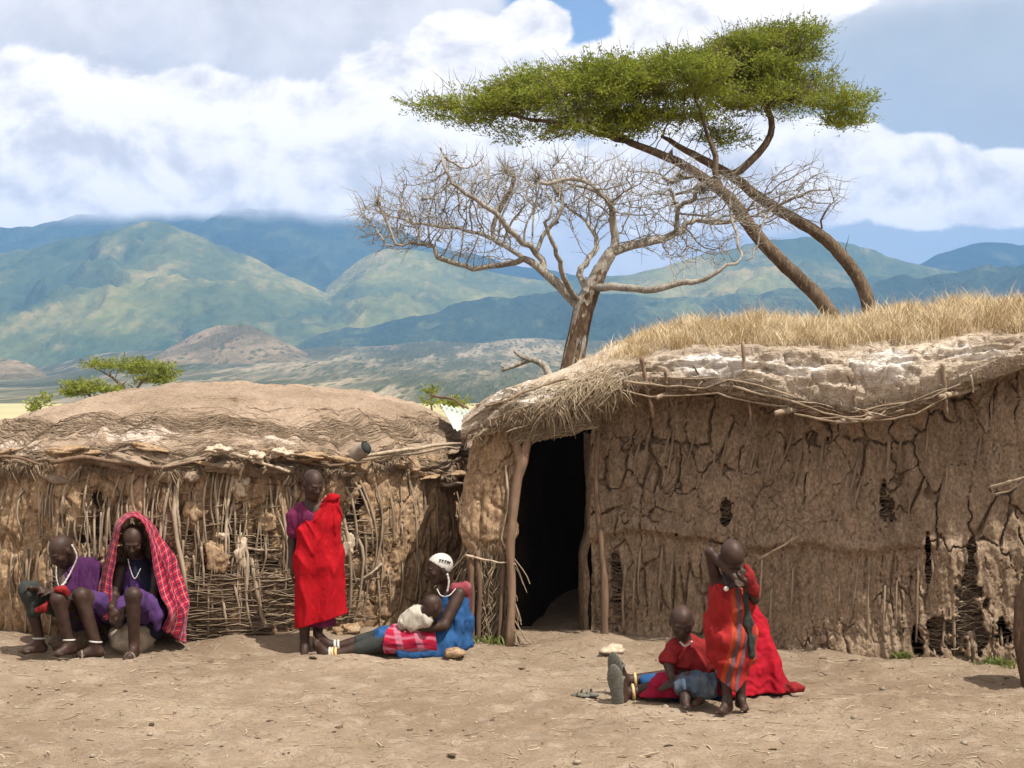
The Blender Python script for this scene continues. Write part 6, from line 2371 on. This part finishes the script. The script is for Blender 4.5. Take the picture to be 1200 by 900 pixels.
c.chain([at(532, 704, 12.84), at(533, 728, 12.84), at(533, 752, 12.84)], [0.125, 0.14, 0.155], 0.05)
c.chain([at(528, 752, 12.76), at(480, 752, 12.60), at(448, 750, 12.54)], [0.12, 0.105, 0.088], 0.05)
c.chain([at(528, 752, 12.88), at(480, 748, 12.74), at(448, 746, 12.66)], [0.12, 0.105, 0.088], 0.05)
c.chain([at(470, 766, 12.50), at(530, 766, 12.66)], [0.05, 0.06], 0.05)
c.cut(at(433, 750, 12.6), (-1, 0.2, 0.15))
c.cut(at(533, 690, 12.8), (0, 0, 1))
c.disp = folds(0.018, 16, 9, 231)
c.build('dress', MATS['cloth_blue'], P, 0.008)
c = Sdf()
c.chain([at(450, 752, 12.52), at(419, 761, 12.48)], [0.076, 0.058], 0.02)
c.chain([at(452, 745, 12.66), at(421, 752, 12.62)], [0.076, 0.058], 0.02)
c.build('leggings', MATS['cloth_dark'], P, 0.008)
c = Sdf()
c.chain([at(516, 752, 12.70), at(480, 750, 12.58), at(452, 750, 12.52)], [0.135, 0.120, 0.105], 0.05)
c.chain([at(516, 750, 12.82), at(480, 746, 12.72), at(452, 746, 12.64)], [0.125, 0.115, 0.10], 0.05)
c.cut(at(456, 750, 12.6), (-1, 0.2, 0.10))
c.cut(at(511, 750, 12.6), (1, 0.1, 0.12))
c.disp = folds(0.008, 9, 20, 233)
c.build('lap_cloth', MATS['red_check'], P, 0.008, {'u': lambda V: V[:, 0] + 0.25 * V[:, 2], 'v': lambda V: V[:, 2] * 1.0 + 0.6 * V[:, 1] + 0.02 * np.sin(V[:, 0] * 12)})
# beaded cap
S_, F_, U_ = frame(fw)
c = Sdf()
cc_ = hc + 1.05 * (F_ * -0.012 + U_ * 0.025)
c.ell(cc_, np.array([0.084, 0.105, 0.094]) * 1.04, [S_, F_, U_], 0.01)
c.cut(cc_ + F_ * 0.040 + U_ * 0.012, unit(F_ * 0.72 - U_ * 0.66))
cp = c.build('beaded_cap', MATS['bead_white'], P, 0.006)
for q in range(5):
    a_ = -0.9 + q * 0.42
    p_ = cc_ + 1.05 * (-S_ * 0.0 + 0.0)
    d_ = unit(S_ * -0.95 + F_ * (0.15 - 0.28 * q) * 0.8 + U_ * (0.62 - 0.12 * q))
    V, F = lump(cc_ + d_ * 0.101, (0.010, 0.010, 0.007), q, 8, 6, 0.1)
    mk('bead', V, F, MATS['bead_black'], cp)
strand(P, [at(524, 672, 12.62), at(526, 682, 12.62), at(524, 694, 12.62)], 0.009, 'bead_white', 'earring', 12)
strand(P, [at(512, 690, 12.68), at(517, 698, 12.64), at(526, 698, 12.63), at(534, 690, 12.66)], 0.005, 'bead_white')
c = Sdf()
c.chain([at(534, 690, 12.74), at(544, 690, 12.82), at(546, 712, 12.86)], [0.050, 0.052, 0.045], 0.04)
c.chain([at(536, 690, 12.96), at(544, 692, 12.90)], [0.05, 0.052], 0.04)
c.disp = folds(0.008, 26, 14, 235)
c.build('shawl', MATS['cloth_maroon'], P, 0.008)
for (x, y, Yd, ax, R) in [(470 + 5, 738, 12.52, (1, 0, 0.05), 0.038), (482, 738, 12.52, (1, 0, 0.05), 0.038)]:
    ring(P, at(x, y, Yd), ax, R, 0.011, 'bead_white', 'bracelet')
for (x, y, Yd) in [(390, 766, 12.45), (394, 766, 12.45), (393, 757, 12.60), (397, 757, 12.60), (387, 766, 12.45)]:
    ring(P, at(x, y, Yd), (1, 0, 0.1), 0.045, 0.012, 'bead_white' if x % 2 else 'brass')

# ---- infant in her arms
P = person('infant in pale cloth held in the arms of the woman in blue', 492, 12.5)
b = Sdf()
head(b, at(507, 711, 12.50), (0.70, 0.55, -0.35), at(497, 722, 12.53), 0.88, (0, 0, 1), P, 0.045, False, 0.8)
b.chain([at(497, 722, 12.53), at(480, 727, 12.54)], [0.07, 0.075], 0.04)
b.build('body', MATS['skin'], P, 0.0065)
c = Sdf()
c.chain([at(498, 721, 12.53), at(488, 722, 12.53), at(475, 730, 12.54)], [0.074, 0.080, 0.070], 0.04)
c.chain([at(500, 728, 12.48), at(480, 734, 12.50)], [0.05, 0.04], 0.04)
c.disp = folds(0.010, 30, 10, 241)
c.build('swaddle', MATS['cloth_white'], P, 0.008)

# ---- woman sitting behind the children, legs stretched out
P = person('woman under scarlet cloth sitting behind the child in striped wrap, legs stretched left', 855, 11.1)
b = Sdf()
head(b, at(860, 676, 11.12), (-0.85, -0.35, -0.3), at(864, 706, 11.15), 1.0, (0, 0, 1), P)
b.chain([at(866, 716, 11.15), at(866, 760, 11.15), at(864, 800, 11.12)], [0.11, 0.12, 0.14], 0.05)
b.chain([at(856, 800, 11.05), at(790, 802, 10.92), at(738, 812, 10.84)], [0.09, 0.066, 0.040], 0.03)
b.chain([at(856, 798, 11.15), at(792, 794, 11.08), at(740, 797, 11.02)], [0.09, 0.066, 0.040], 0.03)
foot(b, at(732, 812, 10.84), (-0.12, -0.05, 0.97), (-0.45, -0.88, -0.1), 1.08)
foot(b, at(734, 797, 11.02), (-0.12, -0.05, 0.97), (-0.55, -0.80, -0.1), 1.08)
b.chain([at(850, 718, 11.05), at(836, 760, 10.98), at(838, 785, 10.85)], [0.055, 0.045, 0.032], 0.02)
b.chain([at(880, 718, 11.15), at(890, 760, 11.15), at(880, 790, 11.0)], [0.055, 0.045, 0.032], 0.02)
b.build('body', MATS['skin'], P, 0.0065)
sandal(P, at(732, 812, 10.84), (-0.12, -0.05, 0.97), (-0.45, -0.88, -0.1), 1.22, 'sandal', 0.150, 0.046)
sandal(P, at(734, 797, 11.02), (-0.12, -0.05, 0.97), (-0.55, -0.80, -0.1), 1.22, 'sandal', 0.150, 0.046)
ring(P, at(742, 811, 10.85), (1, 0, 0.1), 0.050, 0.012, 'brass')
ring(P, at(744, 797, 11.03), (1, 0, 0.05), 0.050, 0.012, 'brass')
c = Sdf()
c.chain([at(848, 806, 11.02), at(790, 806, 10.90)], [0.10, 0.085], 0.05)
c.chain([at(848, 802, 11.12), at(792, 798, 11.05)], [0.10, 0.085], 0.05)
c.chain([at(775, 798, 11.05), at(756, 798, 11.0)], [0.066, 0.05], 0.04)
c.disp = folds(0.008, 14, 14, 251)
c.build('dress', MATS['cloth_blue'], P, 0.009)
c = Sdf()
c.chain([at(806, 806, 10.88), at(780, 806, 10.86), at(755, 816, 10.82)], [0.105, 0.10, 0.045], 0.05)
c.disp = folds(0.012, 14, 18, 252)
c.cut((0, 0, 0.004), (0, 0, -1))
c.build('lap_cloth', MATS['cloth_crimson'], P, 0.008)
c = Sdf()
c.chain([at(864, 700, 11.16), at(872, 740, 11.20), at(882, 806, 11.22)], [0.10, 0.17, 0.27], 0.06)
c.chain([at(872, 722, 11.10), at(896, 780, 11.08), at(904, 812, 11.06)], [0.08, 0.12, 0.15], 0.06)
c.chain([at(862, 770, 11.0), at(862, 812, 10.94)], [0.11, 0.15], 0.06)
c.cut((0, 0, 0.006), (0, 0, -1))


def drape(Pq):
    z = Pq[:, 2]
    w = vnoise(Pq[:, 0] * 4, Pq[:, 1] * 4, z * 4, 254)
    w3 = fbm(Pq[:, 0] * 7, Pq[:, 1] * 7, z * 7, 257, 3)
    a1 = np.sin((z * 0.8 + 0.5 * Pq[:, 0]) * 80 + 6.0 * w3) * 0.004
    a2 = np.sin(Pq[:, 0] * 30 + z * 8 + 3 * w) * 0.014 * sstep(z, 0.75, 0.1)
    return a1 + a2 + 0.012 * fbm(Pq[:, 0] * 8, Pq[:, 1] * 8, z * 6, 255, 3)


c.disp = drape
c.build('shawl', MATS['cloth_scarlet'], P, 0.008)
c = Sdf()
c.chain([at(915, 808, 11.0), at(930, 806, 10.98), at(940, 808, 10.98)], [0.05, 0.038, 0.022], 0.04)
c.cut((0, 0, 0.006), (0, 0, -1))
c.disp = folds(0.010, 24, 24, 256)
c.build('shawl_end', MATS['cloth_shirt'], P, 0.008)

# ---- toddler in a red shirt
P = person('toddler in red shirt and denim skirt sitting in front of the stretched out legs', 810, 10.7)
b = Sdf()
head(b, at(799, 729, 10.66), (-0.05, -0.86, -0.40), at(804, 754, 10.76), 1.02, (0, 0, 1), P, 0.04, True, 0.84)
b.chain([at(806, 762, 10.78), at(810, 784, 10.80), at(814, 804, 10.82)], [0.08, 0.09, 0.10], 0.05)
b.chain([at(788, 760, 10.77), at(784, 780, 10.68), at(787, 794, 10.58)], [0.040, 0.034, 0.025], 0.02)
hand(b, at(787, 794, 10.58), (0.5, -0.3, -0.75), (0.4, 0.5, -0.3), (-0.5, -0.7, 0), 0.4, 0.72)
b.chain([at(826, 762, 10.80), at(838, 780, 10.78), at(842, 792, 10.70)], [0.040, 0.034, 0.025], 0.02)
hand(b, at(842, 792, 10.70), (0.3, -0.5, -0.7), (0.2, 0.5, -0.5), (0.7, -0.3, 0.2), 0.4, 0.72)
b.chain([at(808, 806, 10.76), at(800, 804, 10.55), at(804, 818, 10.46)], [0.065, 0.048, 0.030], 0.03)
b.chain([at(822, 806, 10.76), at(826, 806, 10.58), at(820, 816, 10.52)], [0.065, 0.048, 0.030], 0.03)
foot(b, at(802, 817, 10.46), (0.1, -0.9, -0.05), s=0.62)
foot(b, at(820, 815, 10.52), (-0.5, -0.8, 0.0), s=0.62)
b.build('body', MATS['skin'], P, 0.0055)
c = Sdf()
c.chain([at(806, 760, 10.78), at(808, 778, 10.78), at(810, 788, 10.79)], [0.095, 0.115, 0.125], 0.05)
c.chain([at(794, 757, 10.77), at(785, 768, 10.74), at(783, 776, 10.70)], [0.060, 0.062, 0.060], 0.03)
c.chain([at(822, 758, 10.80), at(832, 772, 10.79), at(838, 782, 10.77)], [0.060, 0.062, 0.060], 0.03)
c.cut(at(783, 779, 10.7), (-0.3, -0.4, -0.9))
c.cut(at(804, 744, 10.76), (0, -0.3, 1))
c.disp = folds(0.015, 18, 14, 261)
c.build('shirt', MATS['cloth_shirt'], P, 0.007)
c = Sdf()
c.ell(at(816, 804, 10.68), (0.138, 0.20, 0.095), None, 0.03)
c.chain([at(801, 803, 10.54), at(833, 803, 10.55)], [0.076, 0.076], 0.06)
c.cut(at(817, 816, 10.6), (0, 0, -1))
c.cut(at(840, 802, 10.6), (1, -0.1, 0))
c.disp = folds(0.016, 24, 9, 263)
c.build('skirt', MATS['denim'], P, 0.007)
strand(P, [at(797, 752, 10.66), at(803, 757, 10.64), at(811, 752, 10.68)], 0.008, 'bead_white', 'necklace', 16)

# ---- child standing with bowed head
P = person('child standing with bowed head, striped red wrap and one elbow raised', 858, 10.4)
b = Sdf()
head(b, at(858, 652, 10.30), (0.22, -0.50, -0.84), at(857, 676, 10.42), 1.0, (0, -0.5, 0.8), P, 0.042, True, 0.88)
b.chain([at(857, 686, 10.43), at(857, 712, 10.44), at(858, 745, 10.44)], [0.085, 0.085, 0.095], 0.05)
b.chain([at(843, 684, 10.43), at(872, 684, 10.43)], [0.05, 0.05], 0.05)
b.chain([at(840, 686, 10.42), at(832, 647, 10.34), at(862, 678, 10.25)], [0.042, 0.034, 0.024], 0.018)
hand(b, at(862, 678, 10.25), (0.75, 0.1, -0.5), (-0.3, 0.3, -0.8), (0.4, -0.6, 0.5), 0.5, 0.8)
b.chain([at(876, 686, 10.43), at(884, 702, 10.36), at(874, 680, 10.24)], [0.042, 0.034, 0.024], 0.018)
hand(b, at(874, 680, 10.24), (-0.15, 0.0, 1.0), (-0.3, 0.8, 0.1), (-0.8, -0.3, 0.1), 0.6, 0.8)
b.chain([at(851, 746, 10.44), at(852, 786, 10.42), at(852, 820, 10.41)], [0.075, 0.048, 0.030], 0.03)
b.chain([at(866, 746, 10.45), at(868, 786, 10.46), at(868, 816, 10.47)], [0.075, 0.048, 0.030], 0.03)
foot(b, at(852, 821, 10.40), (-0.55, -0.85, 0), s=0.80)
foot(b, at(868, 817, 10.47), (0.15, -1.0, 0), s=0.80)
b.build('body', MATS['skin'], P, 0.0055)
c = Sdf()
c.chain([at(850, 694, 10.42), at(849, 716, 10.43), at(851, 750, 10.43), at(857, 795, 10.43)], [0.096, 0.108, 0.125, 0.090], 0.06)
c.chain([at(868, 690, 10.40), at(867, 716, 10.42), at(865, 750, 10.43), at(863, 812, 10.42)], [0.076, 0.092, 0.108, 0.060], 0.06)
c.cut(at(856, 685, 10.4), (0.18, -0.1, 0.98))
c.cut(at(848, 800, 10.4), (-0.62, 0, -0.78))
c.cut(at(872, 798, 10.4), (0.72, 0, -0.70))
c.disp = folds(0.016, 22, 6, 271, at(876, 676, 10.3), 34)
cen = at(858, 740, 10.43)
c.build('striped_wrap', MATS['striped_wrap'], P, 0.0065,
        {'u': lambda V: np.maximum((V[:, 0] - cen[0] - 0.10 * (V[:, 2] - 0.5)) / 0.17 + 0.40 + 0.10 * np.sin(V[:, 2] * 9), 0.02)})
c = Sdf()
c.chain([at(874, 664, 10.25), at(878, 676, 10.25), at(884, 690, 10.27), at(887, 698, 10.30)], [0.022, 0.035, 0.030, 0.016], 0.03)
c.disp = folds(0.006, 40, 30, 273)
c.build('knot', MATS['cloth_shirt'], P, 0.006)
c = Sdf()
c.chain([at(874, 694, 10.30), at(877, 730, 10.33), at(880, 766, 10.35)], [0.016, 0.022, 0.028], 0.03)
c.cut(at(880, 772, 10.35), (0.3, 0, -1))
c.disp = folds(0.012, 30, 14, 274)
c.build('wrap_end', MATS['cloth_dark'], P, 0.006)
for (x, y) in [(851, 690), (863, 674), (866, 677)]:
    V, F = lump(at(x, y, 10.27), (0.018, 0.007, 0.018), x, 12, 8, 0.05)
    mk('bead_disc', V, F, MATS['bead_white'], P)
strand(P, [at(846, 668, 10.32), at(850, 680, 10.29), at(853, 690, 10.28)], 0.006, 'bead_black', 'necklace', 14)
strand(P, [at(870, 672, 10.30), at(862, 682, 10.27), at(853, 690, 10.28)], 0.006, 'bead_black', 'necklace', 14)


# ------------------------------------------------------------------ small things
def stone(label, px, py, Y, w, h, seed, mat='stone', rough=0.35, dep=None, name='stone'):
    s = Y / FX / 2
    c = at(px, py, Y)
    V, F = lump(c, (w * s, (dep or w * s), h * s), seed, 22, 14, rough)
    loc = (c[0], c[1], max(0.0, c[2] - h * s))
    o = mk(name, V, F, MATS[mat], None, loc)
    return tag(o, label, 'stone')


stone('large rough grey-brown stone the man in the plaid blanket sits on', 155, 752, 12.72, 54, 46, 301, 'stone', 0.3)
stone('dark low stone under the person in the purple robe', 88, 752, 12.85, 50, 36, 302, 'mud_dark', 0.3)
stone('pale angular stone lying in front of the doorway', 718, 762, 12.6, 24, 13, 303, 'stone_pale', 0.5)
stone('smooth brown stone beside the hip of the woman in blue', 533, 765, 12.5, 26, 13, 304, 'mud_warm', 0.2)
stone('broken mud brick on the ground behind the standing youth', 408, 738, 13.2, 28, 14, 305, 'mud_warm', 0.5)

# pair of worn sandals lying on the dirt
rt = thing('sandals', 'pair of worn grey sandals lying on the dirt left of the stretched out legs', 'sandals', tuple(at(685, 817, gy(817)) * np.array([1, 1, 0])))
for (px, py, dx_) in [(680, 817, 0.9), (691, 816, 0.7)]:
    Y = gy(py)
    a = at(px, py - 2, Y)
    b = Sdf()
    t = unit((dx_, -0.35, 0))
    sd = unit(np.cross(t, (0, 0, 1)))
    b.ell(a, (0.034, 0.075, 0.016), [sd, t, (0, 0, 1)], 0.02)
    so = b.build('sole', MATS['sandal'], rt, 0.006)
    mb = MB()
    mb.tube(resample(np.array([a + sd * 0.035, a + sd * 0.02 + np.array([0, 0, 0.04]), a - sd * 0.02 + np.array([0, 0, 0.04]), a - sd * 0.035]), 12), np.full(12, 0.011), 6, 0.5)
    mb.build('strap', MATS['sandal_pale'], so)

# corrugated sheet between the huts
def m_tin(nt, b):
    p = nt.coord()
    n = nt.noise(p, 5.0, 4, 0.6)
    c = nt.mix(nt.step(n, 0.4, 0.62), (0.62, 0.62, 0.55), (0.44, 0.50, 0.42))
    nt.put(b.inputs['Base Color'], c)
    b.inputs['Metallic'].default_value = 0.2


material('tin', m_tin, 0.5, 0.4)
A0, A1, B0, B1 = at(516, 474, 14.9), at(556, 482, 14.7), at(532, 503, 14.1), at(570, 512, 14.0)
u = np.linspace(0, 1, 70)
v = np.linspace(0, 1, 12)
U2, V2 = np.meshgrid(u, v, indexing='ij')
Pt = (A0 * (1 - U2[..., None]) + A1 * U2[..., None]) * (1 - V2[..., None]) + (B0 * (1 - U2[..., None]) + B1 * U2[..., None]) * V2[..., None]
Pt[..., 2] += 0.010 * np.sin(U2 * 2 * np.pi * 7)
Vt = np.concatenate([Pt.reshape(-1, 3), Pt.reshape(-1, 3) - np.array([0, 0, 0.004])])
Ft = grid_faces(70, 12)
tin = mk('corrugated_sheet', Vt, np.concatenate([Ft, Ft[:, ::-1] + 840]), MATS['tin'], None, tuple(at(545, 505, 14.4)))
tag(tin, 'pale green and white corrugated metal sheet wedged between the two huts', 'metal sheet')

# old can hanging under the eave of the left hut
can = thing('tin_can', 'grey dented can tied under the eave of the left hut', 'can', tuple(at(424, 540, 13.1)))
cpt = at(423, 527, 13.12)
mb = MB()
mb.tube(np.array([cpt + (-0.06, 0.03, -0.06), cpt + (-0.02, 0.01, -0.02), cpt + (0.05, -0.04, 0.02)]), [0.06, 0.065, 0.06], 16, 0.5, cap=False)
body = mb.build('can_body', MATS['stone'], can)
mb = MB()
mb.tube(np.array([cpt + (0.045, -0.036, 0.017), cpt + (0.055, -0.044, 0.024)]), [0.05, 0.05], 16, 0.5)
mb.build('can_mouth', MATS['cloth_dark'], can)

# rough trunk at the right edge
Q = resample(np.array([at(1246, 815, 11.0), at(1236, 790, 11.1), at(1229, 740, 11.15), at(1236, 690, 11.15), at(1258, 635, 11.1), at(1285, 575, 11.05)]), 60)
sides = 40
V, F, caps = tube(Q, np.interp(np.linspace(0, 1, 60), [0, 0.15, 0.5, 0.8, 0.92, 0.97, 1], [0.25, 0.235, 0.25, 0.215, 0.17, 0.11, 0.03]), sides)
Vg = V.reshape(60, sides, 3)
dv = Vg - Q[:, None, :]
ang = np.arctan2(dv[..., 1], dv[..., 0])
f = 1 + 0.07 * fbm(np.cos(ang) * 6, np.sin(ang) * 6, Vg[..., 2] * 1.2, 311, 3)
st = thing('tree_trunk', 'thick rough brown tree trunk cut off by the right edge', 'tree', tuple(at(1246, HZ, 11.1) * np.array([1, 1, 0])))
mk('trunk', (Q[:, None, :] + dv * f[..., None]).reshape(-1, 3), [np.concatenate(caps), F], MATS['bark_trunk'], st)

# weeds at the foot of the walls
def weed(label, px, py, Y, n, h, seed, w=0.12, name='weed'):
    rng = np.random.default_rng(seed)
    c = at(px, py, Y)
    c[2] = gz(c[0], c[1])
    root = thing(name, label, 'plant', tuple(c), 'weeds along the walls')
    q = np.linspace(0, 1, 5)
    az_ = rng.uniform(0, 2 * np.pi, n)
    L = rng.uniform(0.5, 1.1, n) * h
    o = rng.normal(0, w * 0.3, (n, 2))
    P = np.zeros((n, 5, 3))
    P[..., 0] = c[0] + o[:, :1] + np.cos(az_)[:, None] * (L * 0.8)[:, None] * q ** 1.5
    P[..., 1] = c[1] + o[:, 1:] + np.sin(az_)[:, None] * (L * 0.5)[:, None] * q ** 1.5
    P[..., 2] = c[2] - 0.01 + L[:, None] * (q - 0.35 * q ** 2.5)
    wd = np.array([0.5, 1, 0.9, 0.6, 0.05]) * 0.007
    sx, sy = -np.sin(az_)[:, None] * wd, np.cos(az_)[:, None] * wd
    A = P.copy()
    A[..., 0] += sx
    A[..., 1] += sy
    B = P.copy()
    B[..., 0] -= sx
    B[..., 1] -= sy
    Vw = np.stack([A, B], 2).reshape(-1, 3)
    bb = (np.arange(n) * 10)[:, None]
    Fw = np.stack([np.stack([bb[:, 0] + 2 * i, bb[:, 0] + 2 * i + 1, bb[:, 0] + 2 * i + 3, bb[:, 0] + 2 * i + 2], -1) for i in range(4)], 1).reshape(-1, 4)
    mk('blades', Vw, Fw, MATS['leaf_weed'], root, attrs={'a': rep(rng.uniform(0, 1, n), 10)})


weed('small yellow-green weed at the foot of the wall left of the trunk', 1057, 770, 12.45, 90, 0.12, 401)
weed('green leafy weed under the broken part of the wall', 1168, 768, 12.15, 130, 0.14, 402, 0.2)
weed('tiny weed at the base of the outer door post', 557, 757, 12.92, 40, 0.10, 403)
weed('tiny weed inside the door jamb between the posts', 578, 752, 12.92, 50, 0.12, 404)

# litter: straw, twigs, dung crumbs and pebbles strewn over the dirt
def litter():
    # straw gathers in drifts
    n = 1700
    Yv = RNG.uniform(8.4, 13.2, n)
    Xv = RNG.uniform(-0.36, 0.36, n) * Yv
    L = RNG.gamma(2.0, 0.022, n) + 0.015
    a = RNG.uniform(0, 2 * np.pi, n)
    q = np.linspace(-0.5, 0.5, 4)
    P = np.zeros((n, 4, 3))
    bend = RNG.normal(0, 0.12, n)
    P[..., 0] = Xv[:, None] + np.cos(a)[:, None] * L[:, None] * q - np.sin(a)[:, None] * (L * bend)[:, None] * (q * 2) ** 2
    P[..., 1] = Yv[:, None] + np.sin(a)[:, None] * L[:, None] * q + np.cos(a)[:, None] * (L * bend)[:, None] * (q * 2) ** 2
    P[..., 2] = ground_z(P[..., 0], P[..., 1]) + 0.004
    Vl, Fl = tubes_many(P, np.broadcast_to(RNG.uniform(0.0015, 0.0045, n)[:, None], (n, 4)), 3)
    o = mk('straw_litter', Vl, Fl, MATS['thatch'], None, None, {'a': rep(np.clip(RNG.normal(0.55, 0.35, n), 0, 1.3), 12)})
    tag(o, 'bits of straw and twig strewn over the trodden dirt', 'litter', kind='stuff')
    mb = MB()
    for k in range(700):
        Yk = RNG.uniform(8.4, 13.2)
        Xk = RNG.uniform(-0.36, 0.36) * Yk
        r = float(np.clip(RNG.gamma(1.5, 0.004), 0.003, 0.022))
        Vq, Fq = lump((Xk, Yk, gz(Xk, Yk) + r * 0.3), (r * RNG.uniform(0.8, 1.5), r, r * 0.7), k, 6, 4, 0.4)
        mb.add(Vq, Fq, 0.0)
    o = mb.build('pebbles', MATS['stone'])
    tag(o, 'pebbles and crumbs of dry dung scattered on the dirt', 'pebbles', kind='stuff')
    mb = MB()
    for k in range(240):
        Yk = RNG.uniform(8.6, 13.0)
        Xk = RNG.uniform(-0.36, 0.36) * Yk
        r = float(np.clip(RNG.gamma(1.6, 0.005), 0.005, 0.028))
        Vq, Fq = lump((Xk, Yk, gz(Xk, Yk) + r * 0.15), (r * RNG.uniform(1, 2.2), r * 1.2, r * 0.4), k + 999, 7, 4, 0.6)
        mb.add(Vq, Fq, 0.0)
    o = mb.build('dung_crumbs', MATS['mud_dark'])
    tag(o, 'dark crumbs of dung and bark scattered on the dirt', 'dung', kind='stuff')


litter()

# ------------------------------------------------------------------ haze
def haze():
    lo, hi = np.array([-9600.0, -160.0, -12.0]), np.array([9600.0, 9700.0, 1000.0])
    Vh = np.array([[x, y, z] for x in (lo[0], hi[0]) for y in (lo[1], hi[1]) for z in (lo[2], hi[2])])
    Fh = np.array([[0, 1, 3, 2], [4, 6, 7, 5], [0, 4, 5, 1], [2, 3, 7, 6], [0, 2, 6, 4], [1, 5, 7, 3]])
    m = bpy.data.materials.new('haze')
    m.use_nodes = True
    nt = NT(m.node_tree)
    nt.n.clear()
    pv = nt.new('ShaderNodeVolumePrincipled')
    pv.inputs['Color'].default_value = (0.25, 0.52, 1.0, 1)
    m.cycles.homogeneous_volume = True
    pv.inputs['Density'].default_value = HAZE
    pv.inputs['Anisotropy'].default_value = 0.0
    out = nt.new('ShaderNodeOutputMaterial')
    nt.l.new(pv.outputs[0], out.inputs['Volume'])
    o = mk('haze', Vh, Fh, m, smooth=False)
    o['kind'] = 'stuff'
    o['label'] = 'thin blue haze over the valley and mountains'


HAZE = 1.15e-4
haze()
